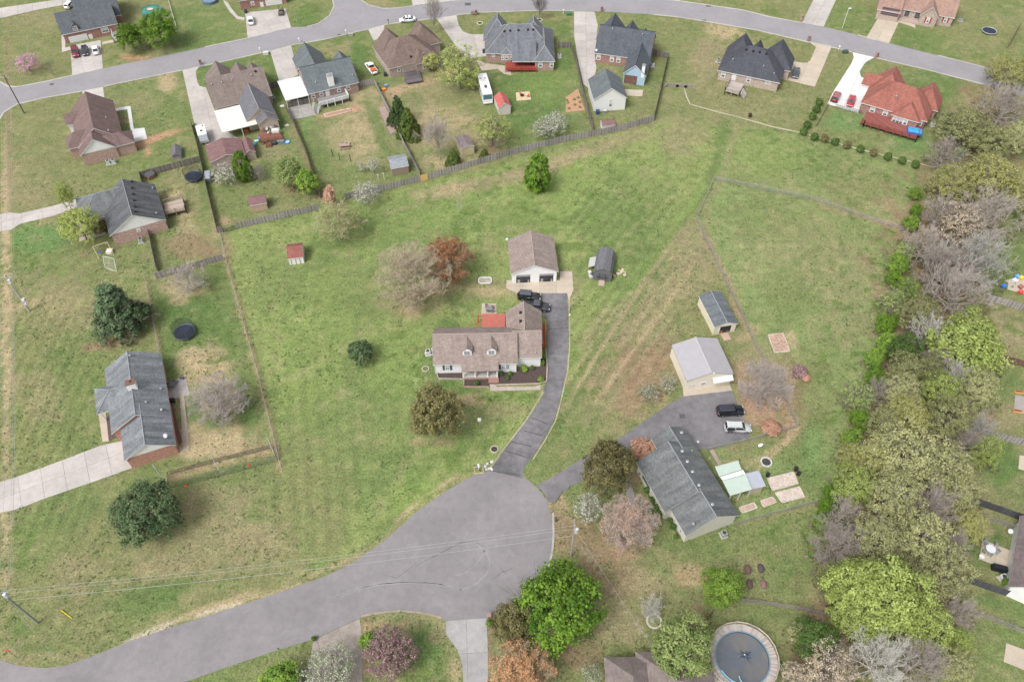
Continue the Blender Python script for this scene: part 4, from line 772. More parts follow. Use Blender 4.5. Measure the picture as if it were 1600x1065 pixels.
# red patio cover
t = thing('patio_cover', 'coral red metal patio roof on posts behind the central white house', 'patio cover', (0,0,0))
z = 2.7; q = [G(*p, z) for p in ((745,512),(789,512),(789,490),(747,490))]; cx = q[0].copy(); t.location = (cx.x, cx.y, 0)
for i in range(12):
    f0, f1 = i/12+.002, (i+1)/12-.002; f0 = f0*.84+.16; f1 = f1*.84+.16
    a, b = q[0].lerp(q[1], f0)-cx, q[0].lerp(q[1], f1)-cx; c_, d_ = q[3].lerp(q[2], f1)-cx, q[3].lerp(q[2], f0)-cx
    MB().prism([(a.x,a.y),(b.x,b.y),(c_.x,c_.y),(d_.x,d_.y)], z-.06, z).build('roof_panel', plain((.38,.12,.095), .5, .16), t)
mb = MB(); ed = [v-cx for v in q]
for a, b in ((0,1),(1,2),(2,3),(3,0)): mb.tube((ed[a].x,ed[a].y,z-.12), (ed[b].x,ed[b].y,z-.12), .09, .09, 4)
for f in (.35, .7): a = ed[0].lerp(ed[3], f); b = ed[1].lerp(ed[2], f); mb.tube((a.x,a.y,z-.12), (b.x,b.y,z-.12), .06, .06, 4)
mb.build('beam', plain((.5,.08,.05), .6), t)
for v in ed: MB().box(v.x-.08, v.x+.08, v.y-.08, v.y+.08, 0, z-.15).build('post', plain((.5,.08,.05), .6), t)

# -- detached garage
h = House('detached_garage', 'white two bay garage with tan-grey gable roof at the top of the driveway', 'garage', (798.5,428), (872,424.5), 3.0)
g = h.wing((798,428), (873,424.5), (792.5,374), (835,414.5), 'v', 'gg', R_TAN, S_WHITE, trim=WHITE, cap=CAPT, oh=.35)
for x in (817.5, 853.5):
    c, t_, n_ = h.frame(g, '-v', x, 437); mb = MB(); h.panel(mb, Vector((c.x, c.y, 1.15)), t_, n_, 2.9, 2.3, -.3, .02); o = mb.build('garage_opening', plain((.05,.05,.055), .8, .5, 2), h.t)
    m = MB(); h.panel(m, Vector((c.x, c.y, 2.05)), t_, n_, 2.9, .5, .01, .04); m.build('raised_door', plain((.3,.3,.31), .6), o)
    m = MB()
    for dx, dz, ww, hh, mi in ((-.9,.5,.5,.9,0),(.3,.35,.8,.6,1),(1.1,.4,.3,.8,0)): h.panel(m, Vector((c.x+dx, c.y, dz)), t_, n_, ww, hh, .01, .035, mi)
    m.build('stored_gear', [plain((.3,.3,.3), .7, .3), plain((.03,.03,.035), .7)], o)
MB().ball((g['u0']-.1, g['v1']-.3, 3.3), .35, .35).build('satellite_dish', plain((.5,.52,.54), .5), h.t)

# -- black barn shed with lean-to
h = House('barn_shed', 'dark grey gambrel roofed shed with double doors east of the white garage', 'shed', (927,426), (956,430), 2.0)
u1, v1 = h.loc(957, 428, 2.0); Wd = 3.9; Ln = 6.4; B1 = wood((.10,.10,.11), .35, (.4, 2.5, 1))
prof = [(0,1.9),(.55,3.0),(Wd/2,3.55),(Wd-.55,3.0),(Wd,1.9)]
mb = MB()
for (a, za), (b, zb) in zip(prof, prof[1:]): mb.add([(a,-.1,za),(b,-.1,zb),(b,Ln+.1,zb),(a,Ln+.1,za),(a,-.1,za-.08),(b,-.1,zb-.08),(b,Ln+.1,zb-.08),(a,Ln+.1,za-.08)], [(0,1,2,3),(7,6,5,4),(0,4,5,1),(2,6,7,3),(1,5,6,2),(3,7,4,0)])
mb.build('roof', B1, h.t)
mb = MB(); k = [(0.06,0),(Wd-.06,0)]+[(min(max(a,.06),Wd-.06), zz-.1) for a, zz in reversed(prof)]
mb.add([(a,0,zz) for a, zz in k]+[(a,Ln,zz) for a, zz in k], [tuple(range(7)), tuple(range(13,6,-1))]+[(i,i+7,(i+1)%7+7,(i+1)%7) for i in range(7)]); mb.build('wall', plain((.12,.12,.13), .8), h.t)
for dx in (-.62, .62): o = MB().box(Wd/2+dx-.58, Wd/2+dx+.58, -.06, .0, .1, 2.1).build('door', plain((.10,.10,.11), .8), h.t); MB().box(Wd/2+dx-.58, Wd/2+dx+.58, -.09, -.065, 1.0, 1.12).box(Wd/2+dx-.05, Wd/2+dx+.05, -.09, -.065, .1, 2.1).build('door_brace', BLACK, o)
MB().add([(Wd/2-.6,-1.4,.02),(Wd/2+.6,-1.4,.02),(Wd/2+.6,-.05,.25),(Wd/2-.6,-.05,.25),(Wd/2-.6,-1.4,-.1),(Wd/2+.6,-1.4,-.1),(Wd/2+.6,-.05,-.1),(Wd/2-.6,-.05,-.1)], [(0,1,2,3),(0,4,5,1),(1,5,6,2),(3,7,4,0)]).build('ramp', plain((.36,.28,.22), .8), h.t)
MB().add([(-1.3,2.2,1.3),(-.02,2.2,1.85),(-.02,5,1.85),(-1.3,5,1.3),(-1.3,2.2,1.22),(-.02,2.2,1.77),(-.02,5,1.77),(-1.3,5,1.22)], [(0,1,2,3),(7,6,5,4),(0,4,5,1),(2,6,7,3),(3,7,4,0)]).build('lean_to_roof', siding((.38,.39,.36), True, .3, .3), h.t)
for y in (2.3, 4.9): MB().box(-1.25, -1.15, y-.05, y+.05, 0, 1.3).build('lean_to_post', plain((.3,.18,.1), .8), h.t)

# -- long shed and cream metal building
h = House('long_shed', 'long cream shed with grey roof and open end doorway beside the wire fence', 'shed', (1118,511), (1153,505), 2.5)
w = h.wing((1117,512), (1153.5,505), (1094,461), (1134,504.5), 'v', 'gg', shingle((.135,.15,.165), .3), S_CREAM, trim=WHITE, cap=CAPB, oh=.2, gable=S_WHITE)
c, t_, n_ = h.frame(w, '-v', 1134, 511); mb = MB(); h.panel(mb, Vector((c.x, c.y, 1.15)), t_, n_, 2.3, 1.9, -.3, .02); o = mb.build('doorway', plain((.03,.025,.022), .8, .5, 2), h.t)
m = MB()
for dx, dz, ww, hh, mi in ((-.7,.6,.5,.7,0),(-.1,.45,.4,.4,1),(.6,.5,.6,.6,2)): h.panel(m, Vector((c.x+dx, c.y, dz)), t_, n_, ww, hh, .01, .04, mi)
m.build('stored_gear', [plain((.35,.13,.03), .6), plain((.06,.06,.06), .6), plain((.12,.1,.09), .6)], o)
for sg in (-1, 1): m = MB(); h.panel(m, Vector((c.x+sg*1.25, c.y, 1.15)), t_, n_, .2, 2.1, 0, .06); m.build('door_frame', WHITE, h.t)
MB().box(c.x-.75, c.x+.75, c.y-1.9, c.y-.03, -.1, .14).build('ramp', plain((.42,.3,.24), .8), h.t)
METR = siding((.33,.315,.335), True, .23, .5)
h = House('metal_workshop', 'large cream metal workshop with pale grey ribbed roof beside the dark asphalt parking', 'workshop', (1073,595), (1146,583.5), 3.1)
w = h.wing((1073,595.5), (1146.5,583.5), (1049,539), (1112,582.5), 'v', 'gg', METR, siding((.68,.62,.51), True, .25, .3), trim=GREY, cap=plain((.42,.41,.42), .5), oh=.12)
h.door(w, '-v', 1080, 605, 1.0, 2.1, plain((.6,.57,.52), .5)); FW = plain((.62,.62,.61), .5)
h.window(w, '-v', 1098.5, 599.5, 1.2, .9, frame=FW)
h.window(w, '-v', 1120, 599.5, 1.0, 1.5, frame=FW); h.window(w, '-v', 1128, 598.5, 1.0, 1.5, frame=FW)
c, t_, n_ = h.frame(w, '-v', 1127, 594); c.z = 2.45
MB().add([(c.x-1.9,c.y-.9,c.z-.25),(c.x+1.9,c.y-.9,c.z-.25),(c.x+1.9,c.y-.01,c.z+.2),(c.x-1.9,c.y-.01,c.z+.2),(c.x-1.9,c.y-.9,c.z-.4),(c.x+1.9,c.y-.9,c.z-.4),(c.x+1.9,c.y-.01,c.z-.0),(c.x-1.9,c.y-.01,c.z-.0)], [(0,1,2,3),(7,6,5,4),(0,4,5,1),(1,5,6,2),(3,7,4,0)]).build('awning', WHITE, h.t)
MB().ball((w['u0']+(w['u1']-w['u0'])*.55, h.face(w,'-v')-.1, 4.2), .18).build('wall_lamp', plain((.7,.66,.55), .5), h.t)

# -- cream house, lower right
h = House('grey_roof_house', 'cream sided house with stepped grey shingle roof below the asphalt parking', 'house', (1071,838), (1155,806), 2.9)
a = h.wing((1071,836), (1156,806), None, None, 'v', 'gg', R_SB, S_LCREAM, K=(1047,792), R=(1119,807), trim=WHITE, cap=CAPB, oh=.35)
L0 = a['v1']; V = h.loc(1086, 661, 2.9)[1]; U1 = a['u1']
a['roof']['label'] = 'grey shingle roof'
def add(h, u0, u1, v0, v1, z, hh, **k): # wing straight from metres
    P = h.t.matrix_world; return h.wing2(u0, u1, v0, v1, z, hh, **k)
def wing2(s, u0, u1, v0, v1, z, hh, ax='v', ends='gg', **k):
    def px(u, v): q = s.O+s.e*u+s.f*v; return proj(q.x, q.y, z)
    return s.wing(px(u0, v0), px(u1, v0), None, None, ax, ends, d=v1-v0, h=hh, z=z, **k)
House.wing2 = wing2
vm0 = a['v1']-.6 if False else h.loc(1039,801,2.9)[1]; um0 = h.loc(1039,801,2.9)[0]; vm1 = h.loc(1004,718,2.9)[1]
w2 = h.wing2(um0, U1-.02, vm0, vm1, 2.92, (U1-um0)/2*a['sl'], roof=R_SB, wall=S_LCREAM, trim=WHITE, cap=CAPB, oh=.35)
u3 = h.loc(1027,702,2.9)[0]
w3 = h.wing2(u3, U1+.02, vm1-1.5, V, 2.9, (U1-u3)/2*a['sl'], roof=R_SB, wall=S_LCREAM, trim=WHITE, cap=CAPB, oh=.35)
h.vents(w2, [(1066,705),(1074,721),(1082,737),(1092,758)], False, .35, .2); h.vents(w3, [(1065,676),(1091,690)], False, .35, .2); h.vents(a, [(1113,788)], False, .35, .2); h.vents(w2, [(1081,705),(1108,717)], False, .2)
h.window(w2, '-u', 1013, 741, 2.6, 1.5, lite=3, frame=plain((.1,.12,.14), .5)); h.window(w3, '-u', 1023, 695, .9, 1.2); h.window(a, '-u', 1055, 813, .8, 1.2); h.window(a, '-u', 1064, 829, .8, 1.2)
MB().tube((a['u0']+1.2, a['v0']+.7, 3.4), (a['u0']+1.2, a['v0']+.7, 5.0), .03, .03, 6).ball((a['u0']+1.3, a['v0']+.6, 5.0), .25, .2).build('antenna', GALV, h.t)
# patio roof in three panels + small shed roof
GRM = siding((.40,.475,.42), True, .3, .4)
t = thing('patio_cover', 'pale green ribbed metal patio roof with white stripe behind the cream house', 'patio cover', (0,0,0)); z = 2.8
c0 = G(1118,730,z); t.location = (c0.x, c0.y, 0)
def quadpanel(t, c0, pts, z, mat, name, zs=None):
    P = [G(*p, z)-c0 for p in pts]; MB().prism([(p.x,p.y) for p in P], z-.08, z).build(name, mat, t); return P
quadpanel(t, c0, [(1124,744),(1159,733),(1153,719),(1117,728.5)], z, GRM, 'green_panel'); quadpanel(t, c0, [(1129,750),(1165,740),(1161,733.6),(1125,744.6)], z, WHITE, 'white_panel'); quadpanel(t, c0, [(1141,774),(1175,764),(1165.5,740.6),(1129,750.8)], z, GRM, 'green_panel')
for p in ((1174,762),(1158,767),(1154,720),(1143,771)): v = G(*p, z)-c0; MB().box(v.x-.09, v.x+.09, v.y-.09, v.y+.09, 0, z-.09).build('post', plain((.5,.5,.47), .6), t)
h = House('lean_to_shed', 'small tan shed with bluish grey metal roof at the end of the green patio roof', 'shed', (1174,764), (1197,759), 2.4)
u1 = h.loc(1197,759,2.4)[0]; v1 = h.loc(1184,736,2.4)[1]
MB().add([(0,0,2.35),(u1,0,2.35),(u1,v1,2.6),(0,v1,2.6),(0,0,2.27),(u1,0,2.27),(u1,v1,2.52),(0,v1,2.52)], [(0,1,2,3),(7,6,5,4),(0,4,5,1),(1,5,6,2),(2,6,7,3),(3,7,4,0)]).build('roof', siding((.33,.35,.40), True, .3, .5), h.t)
MB().box(.25, u1-.25, .25, v1-.25, -.1, 2.27).build('wall', plain((.44,.36,.28), .8), h.t)

# -- grey house, left
h = House('chimney_house', 'orange brick house with long grey roof and white chimney beside the wide concrete driveway', 'house', (194,720.5), (275,695), 2.9)
a = h.wing((194,720.5), (275,695), None, None, 'v', 'gg', R_BLUE, BR_OR, K=(186,655), R=(226,695), trim=WHITE, cap=CAPB, oh=.35, gable=S_WHITE)
uL, vL = h.loc(174,678,2.9); vT = h.loc(160,578,2.9)[1]; U1 = a['u1']
w2 = h.wing2(uL, U1+.03, vL, vT, 2.93, a['sl']*(U1-uL)/2*1.0, roof=R_BLUE, wall=BR_OR, trim=WHITE, cap=CAPB, oh=.35)
a['sl']
uP, vP = h.loc(153,647,2.7); vP1 = h.loc(148,617,2.7)[1]
w3 = h.wing2(uP-.2, uL+4.5, vP, vP+6.0, 2.75, 1.9, ax='u', ends='hg', roof=R_BLUE, wall=BR_OR, trim=WHITE, cap=CAPB, oh=.5, walls=False)
MB().box(uP+.3, uP+.5, vP+.3, vP+.5, 0, 2.6).box(uP+.3, uP+.5, vP+5.4, vP+5.6, 0, 2.6).build('porch_post', WHITE, h.t)
h.chimney(w2, 207, 604, 1.5, 1.1, 1.3, S_WHITE, plain((.16,.09,.07), .8)); h.vents(w2, [(203.5,556.5),(252,608),(229,629)], False, .25); h.vents(w2, [(253,641)], False, .3)
MB().tube((a['u1']-1.1, a['v0']+1.8, 3.2), (a['u1']-1.1, a['v0']+1.8, 4.1), .03, .03, 6).tube((a['u1']-1.1, a['v0']+1.7, 4.1), (a['u1']-1.2, a['v0']+1.5, 4.25), .42, .36, 12).build('satellite_dish', plain((.5,.5,.52), .5), h.t)
sheet('planting_bed', [(160,645),(165,690),(186,683),(176,655)], plain((.10,.075,.065), .95, .35, 3), .03); sheet('planting_bed', [(268,625),(285,690),(280,696),(262,640)], plain((.16,.085,.06), .95, .35, 3), .03)

# -- T house with deck, left
h = House('t_shaped_house', 'mottled red brick house with dark grey roof and white gable behind the yellow-green tree', 'house', (172,369), (262,343), 2.9)
a = h.wing((171,369.5), (260,344), None, None, 'v', 'gg', R_CG, BR_MIX, K=(250,286), R=(210,335), trim=WHITE, cap=CAPB, oh=.35, gable=S_WHITE)
vm = (a['v0']+a['v1'])/2
u2, v2 = h.loc(149,342,2.9); w2 = h.wing2(h.loc(120,320,2.9)[0], (a['u0']+a['u1'])/2, v2, v2+9.0, 2.88, a['h']*.82, ax='u', ends='hg', roof=shingle((.15,.16,.165), .3), wall=BR_MIX, trim=WHITE, cap=CAPB, oh=.35)
h.vents(a, [(206.5,284),(207,294),(208.5,303.5),(210,313.5),(211,323.5),(211.5,331)]); h.vents(a, [(239,295),(245,334)], False)
h.window(a, '-v', 216.5, 359, .8, .8)
deck('timber_deck', 'bleached timber deck with rail on the east side of the dark roofed brick house', [(259,334),(290,327),(285,309),(256,318)], 1.2, wood((.36,.29,.24), .15), wood((.33,.27,.21), .15), [(0,1),(1,2),(2,3)])

# -- mauve brown house, upper left
h = House('brown_gable_house', 'pink brick house with mauve brown roof and white gable left of the L-shaped path', 'house', (125,244.5), (211,223), 2.9)
a = h.wing((125,244.5), (183,230), None, None, 'v', 'gg', R_MAUVE, BR_PINK, d=16.0, R=(145,218), trim=WHITE, oh=.35, gable=S_WHITE)
w2 = h.wing2(a['u0']-.2, a['u1']+1.8, a['v0']+3.5, a['v0']+20.5, 2.9, a['h']*1.18, roof=R_MAUVE, wall=BR_PINK, trim=WHITE, oh=.35)
w3 = h.wing2(a['u1']-3.5, h.loc(211,223)[0] if False else h.loc(211,223,2.9)[0], a['v0']+.3, a['v0']+5.6, 2.9, 2.0, ax='u', ends='gh', roof=R_MAUVE, wall=BR_PINK, trim=TRIM, oh=.35)
w4 = h.wing2(a['u0']-2.4, a['u0']+4, a['v0']+4.0, a['v0']+9, 2.9, 2.6, ax='u', ends='hg', roof=R_MAUVE, wall=BR_PINK, trim=TRIM, oh=.35)
w5 = h.wing2(a['u0']-1.6, a['u0']+4, a['v0']+14.2, a['v0']+18, 2.9, 2.0, ax='u', ends='gg', roof=R_MAUVE, wall=S_WHITE, trim=TRIM, oh=.3)
h.vents(w2, [(166,185),(170,205)], False)

# -- brown roof house with grey addition and white carport
h = House('brown_roof_house', 'brick house with wide brown roof, grey gabled addition and large white patio roof', 'house', (336,170), (420,150), 2.9)
a = h.wing((336,170), (426,149), None, None, 'u', 'gg', R_BRN2, BR_TAN, K=(410,104), R=(365,113), trim=TRIM, oh=.35)
for ap, wd, k_ in (((336,95),7,.75),((369,97),6,.62),((394,103),3.6,.45)): h.backwing(a, ap, wd, k_, roof=R_BRN2, wall=BR_TAN, trim=TRIM, oh=.3)
uA, vA = h.loc(385,190,3.0); uB = h.loc(436,188,3.0)[0]
w2 = h.wing2(uA, uB, vA, a['v0']+3.6, 3.05, 2.5, roof=R_GREYA, wall=S_TAN, trim=plain((.45,.38,.3), .6), cap=plain((.3,.29,.3), .8), oh=.3)
w3 = h.wing2(uB-5.2, uB+.05, vA-2.6, vA+2.5, 3.0, 1.5, roof=R_GREYA, wall=S_TAN, trim=plain((.45,.38,.3), .6), oh=.3)
h.vents(a, [(333,119),(348,115),(364,112),(380,109),(399,112)]); h.vents(a, [(331,133),(347,130),(363,126),(393,119)], False)
h.flatroof((347,207.5), (407,192), (339,174), 2.75, plain((.60,.585,.53), .35, .04), True, .3, 'patio_roof')
deck('brown_deck', 'reddish brown timber deck crowded with patio furniture behind the brown roofed house', [(408,222),(442,217),(437,205),(404,207)], .9, wood((.20,.085,.055), .2), wood((.18,.08,.055), .2), [(0,1)], steps=((415,222),(423,221),(421,232),4))

# -- outbuilding with mauve roof
h = House('brown_outbuilding', 'small brick outbuilding with mauve brown roof behind the white patio roof', 'garage', (328,254.5), (386,241), 2.6)
w = h.wing((328,255), (384,241), None, None, 'v', 'gg', R_OUT, BR_LT, K=(322,228), R=(353,241.5), trim=WHITE, oh=.25)
w2 = h.wing2(w['u1']-.1, w['u1']+2.4, w['v0']+.8, w['v1']-.6, 2.2, .9, roof=R_OUT, wall=BR_LT, trim=WHITE, oh=.2)

# -- green-grey roof house with white deck
h = House('white_deck_house', 'brick house with grey-green roof, white chimney and white railed deck, between two yard fences', 'house', (482,147), (560,129), 2.9)
a = h.wing((481,147), (561,129), None, None, 'u', 'gg', R_GREEN, BR_TAN, d=12.0, h=4.1, trim=WHITE, cap=plain((.06,.065,.07), .9), oh=.35)
w2 = h.backwing(a, (475,66), 8.2, .95, roof=R_GREEN, wall=BR_TAN, trim=TRIM, cap=plain((.06,.065,.07), .9), oh=.35)
h.backwing(a, (530,81), 5.0, .7, roof=R_GREEN, wall=BR_TAN, trim=TRIM, oh=.3)
h.chimney(a, 517.5, 131, 1.5, 1.1, 2.6, S_WHITE)
for x, y in ((489.5,150),(502,146.5),(529.5,140),(544,137)): h.window(a, '-v', x, y, 1.0, 1.4)
h.door(a, '-v', 512, 146, 1.1, 2.1); h.vents(a, [(493.5,130),(551,118)], False)
h.flatroof((447,159), (482,147), (436,128), 2.5, plain((.58,.59,.6), .35, .04), True, .3)
deck('white_railed_deck', 'grey floored deck with white balustrade and stairs behind the grey-green roofed house', [(500,165),(546,153),(540,144),(495,154)], 1.2, plain((.22,.22,.22), .7, .15), WHITE, [(0,1),(1,2)], steps=((491,160),(499,166),(493,176),6))

# -- brown hip roof with pergola
h = House('hip_roof_house', 'brown hip roofed house with pergola and dark deck right of the parked white pickup', 'house', (607,107), (682,88), 2.9)
a = h.wing((606,107), (684,90), None, None, 'u', 'hh', R_BROWN, BR_LT, d=12.5, h=4.6, trim=TRIM, oh=.4, adj=(0,.6,0,0))
h.backwing(a, (603,43), 8.4, .96, roof=R_BROWN, wall=BR_LT, trim=TRIM, oh=.35)
h.backwing(a, (664,46), 8.0, .9, 'gg', roof=R_BROWN, wall=BR_LT, trim=TRIM, oh=.35)
u, v = h.loc(649,101,2.9); w4 = h.wing2(u, u+4.2, a['v0']-1.1, a['v0']+4.5, 2.9, 2.3, ends='hg', roof=R_BROWN, wall=BR_LT, trim=WHITE, oh=.3)
h.window(w4, '-v', 663, 104, .9, 1.5); h.window(w4, '-v', 668, 103, .9, 1.5); h.window(a, '-v', 623, 106.5, 1.0, 1.4)
h.vents(a, [(642,89)], True); h.vents(w4, [(661,85)], False)
t = thing('pergola', 'weathered slatted pergola against the back of the brown hip roofed house', 'pergola'); z = 3.15; q = [G(*p, z) for p in ((630,112),(652,107),(647,98),(627,102))]; t.location = (q[0].x, q[0].y, 0)
e = [v-q[0] for v in q]
for i in range(11): p = e[0].lerp(e[1], i/10); r_ = e[3].lerp(e[2], i/10); MB().tube((p.x,p.y,z), (r_.x,r_.y,z), .07, .07, 4).build('slat', wood((.24,.2,.17)), t)
for a_, b_ in ((0,1),(3,2)): MB().tube((e[a_].x,e[a_].y,z-.15), (e[b_].x,e[b_].y,z-.15), .09, .09, 4).build('beam', wood((.24,.2,.17)), t)
for v in e: MB().box(v.x-.08, v.x+.08, v.y-.08, v.y+.08, 0, z-.1).build('post', wood((.24,.2,.17)), t)
deck('dark_deck', 'dark slate coloured low deck below the pergola', [(635,130),(660,126),(656,110),(631,114)], .7, wood((.12,.105,.115), .15), wood((.08,.07,.075)), [])

# -- grey hip roof with red porch
h = House('grey_hip_house', 'brick house with complex grey hip roof and red covered porch above the green lawn', 'house', (757,84), (790,84), 2.9)
a = h.wing((757.5,84), (870,84), None, None, 'u', 'hh', R_GR, BR_TAN, K=(800,47), d=14.2, h=5.0, trim=WHITE, cap=CAPL, oh=.4, adj=(0,-.6,0,-1.5))
w2 = h.backwing(a, (777,24), 7.8, .96, roof=R_GR, wall=BR_TAN, trim=WHITE, cap=CAPL, oh=.35)
h.backwing(a, (834,36), 7.0, .8, roof=R_GR, wall=BR_TAN, trim=WHITE, cap=CAPL, oh=.35)
u1, v0 = h.loc(872,96.5,2.9); u0 = h.loc(838,97,2.9)[0]
w3 = h.wing2(h.loc(834,97,2.9)[0], a['u1']+.02, v0, v0+12, 2.91, 3.1, ends='hg', roof=R_GR, wall=BR_TAN, trim=WHITE, cap=CAPL, oh=.35)
ua = h.loc(800,98,2.9)[0]; sp = MB(); z0 = 2.85; zt = 5.9; vt = v0+6.0
sp.add([(ua,v0+.1,z0),(a['u1']-5,v0+.1,z0),(a['u1']-5,vt,zt),(ua,vt,zt),(ua,v0+.1,z0-.16),(a['u1']-5,v0+.1,z0-.16),(a['u1']-5,vt,zt-.16),(ua,vt,zt-.16)], [(0,1,2,3),(7,6,5,4)], 0); sp.add([(ua,v0+.1,z0),(a['u1']-5,v0+.1,z0),(a['u1']-5,v0+.1,z0-.16),(ua,v0+.1,z0-.16)], [(0,3,2,1)], 1)
sp.add([(ua,v0+.1,z0-.16),(ua,v0+.1,z0),(ua,vt,zt),(ua,vt,3.0)], [(0,1,2,3)], 2); sp.build('porch_roof', [R_GR, WHITE, S_WHITE], h.t)
w5 = h.wing2(h.loc(782,84,2.9)[0], h.loc(800,84,2.9)[0], a['v0']-.5, a['v0']+3, 2.95, 1.1, ends='hg', roof=R_GR, wall=BR_TAN, trim=WHITE, cap=CAPL, oh=.25)
for x in (785.5, 791.5, 798.5): h.window(w5, '-v', x, 88.5, .7 if x != 791.5 else 1.0, 1.5)
h.window(a, '-v', 771, 86.5, .9, .9); h.window(w3, '-v', 844.5, 101, 1.1, 1.6); h.window(w3, '-v', 862, 101, 1.1, 1.6)
h.vents(a, [(788,49.5),(797,48.5),(810,48),(825,47),(833,47)])
RDK = plain((.28,.055,.04), .65, .15)
deck('red_porch_deck', 'bright red timber porch floor and rails under the grey hip roof', [(790,109),(838,109),(838,97),(790,97)], .9, RDK, RDK, [(0,1)])
w_ = h.w[-2]

# -- slate roof house with blue gable, and its white garage
h = House('blue_gable_house', 'red brick house with slate roof and light blue gable behind the white detached garage', 'house', (929,84), (972,90), 2.9)
a = h.wing((928,85), (1016,93), None, None, 'u', 'gg', R_SLATE, BR_RED, K=(960,36), R=(960,38), d=12.2, h=5.0, trim=WHITE, cap=plain((.045,.05,.06), .9), oh=.35)
for ap, wd, k_ in (((962,21),7.5,.85),((989,32),5,.62),((1009,44),3.2,.4)): h.backwing(a, ap, wd, k_, roof=R_SLATE, wall=BR_RED, trim=TRIM, cap=plain((.045,.05,.06), .9), oh=.3)
u0, v0 = h.loc(973,115,2.9); u1, _ = h.loc(1010,119,2.9)
w2 = h.wing2(u0, u1, v0, a['v0']+5, 2.95, 2.8, roof=R_SLATE, wall=S_BLUE, trim=WHITE, cap=plain((.045,.05,.06), .9), oh=.3, gable=S_BLUE)
c, t_, n_ = h.frame(w2, '-v', 985, 126); mb = MB(); h.panel(mb, Vector((c.x, c.y, 1.25)), t_, n_, 3.4, 2.5, -.2, .03); mb.build('porch_opening', plain((.16,.09,.07), .8, .4), h.t)
h.chimney(w2, 1005, 112, .8, .8, 1.8, S_WHITE); h.vents(a, [(957,46.5),(1004,55)], False)
for x, y in ((935,92),(956,94),(966,95)): h.window(a, '-v', x, y, 1.1, 1.5)
MB().tube((a['u0']+.5, a['v0']+.5, 3.4), (a['u0']+.4, a['v0']+.2, 3.7), .4, .3, 12).build('satellite_dish', plain((.4,.48,.55), .5), h.t)
h = House('white_detached_garage', 'white one and a half storey garage with grey-green roof behind the blue gabled house', 'garage', (928,155), (981,152), 3.6)
w = h.wing((927.5,156), (980.5,153), None, None, 'v', 'gg', R_GREEN, plain((.62,.62,.61), .6, .04), K=(921,124), R=(956,138), trim=WHITE, oh=.3)
h.window(w, '-v', 955.5, 145.5, .9, .8, lite=3); h.window(w, '-v', 954, 163, 1.1, 1.5)

# -- dark roof house
h = House('charcoal_roof_house', 'brick house with charcoal hip roof and timber deck beside the parked dark car', 'house', (1122,109), (1219,129), 2.9)
a = h.wing((1121,110), (1219,130), None, None, 'u', 'hh', R_DARK, BR_LT, d=13.0, h=5.0, trim=WHITE, oh=.4)
for ap, wd, k_ in (((1163,59),7.5,.9),((1187,66),4.4,.7),((1223,64),8.6,.96)): h.backwing(a, ap, wd, k_, roof=R_DARK, wall=BR_LT, trim=TRIM, oh=.35)
h.vents(a, [(1166,78),(1177,80.5),(1187,82),(1197.5,84.5)]); h.vents(a, [(1145,94),(1193,104.5),(1209,116)], False)
h.window(a, '-v', 1130, 117, 1.2, 1.6); h.door(a, '-v', 1147, 120, 1.1, 2.2); h.window(a, '-v', 1170, 123, 1.1, 1.5); h.window(a, '-v', 1200, 129, 1.3, .9)
deck('grey_deck', 'grey timber deck with railing and stair behind the charcoal roofed house', [(1133,141),(1154,147),(1163,131),(1141,126)], 1.2, wood((.36,.32,.29), .15), wood((.30,.26,.22)), [(0,1),(3,0)], steps=((1157,146),(1161,137),(1166,152),5))

# -- red roof house with deck and pool
h = House('red_roof_house', 'brick house with terracotta red roof beside the bright white driveway', 'house', (1346,160), (1450,190), 2.9)
a = h.wing((1345,160), (1449,191), None, None, 'u', 'hh', R_RED, BR_RED, d=11.5, h=4.6, trim=WHITE, oh=.4)
w2 = h.backwing(a, (1401,103), 8.0, .92, roof=R_RED, wall=BR_RED, trim=WHITE, oh=.35)
h.backwing(a, (1457,137), 7.0, .85, roof=R_RED, wall=BR_RED, trim=WHITE, oh=.35)
w3 = h.wing2(w2['u0']-2.2, (w2['u0']+w2['u1'])/2, w2['v1']-5.6, w2['v1']-1.2, 2.92, 2.3, ax='u', ends='gg', roof=R_RED, wall=S_WHITE, trim=WHITE, oh=.3)
u, v = h.loc(1393,181,2.9); w5 = h.wing2(u-.2, u+6.6, a['v0']-1.4, a['v0']+4.5, 2.9, 2.4, ends='hg', roof=R_RED, wall=BR_RED, trim=WHITE, oh=.3)
h.vents(a, [(1400,152)], False, .3, .4)
for x, y in ((1363,172),(1383,177),(1437,192)): h.window(a, '-v', x, y, 1.2, 1.5)
for x in (1396,1402,1408,1415): h.window(w5, '-v', x, 190, 1.0, 1.6)
deck('red_back_deck', 'long dark red deck with rails behind the terracotta roofed house', [(1346,190),(1350,193),(1432,217),(1440,196),(1356,174)], 1.1, wood((.22,.07,.058), .2), wood((.23,.06,.05), .15), [(0,1),(1,2),(2,3)])

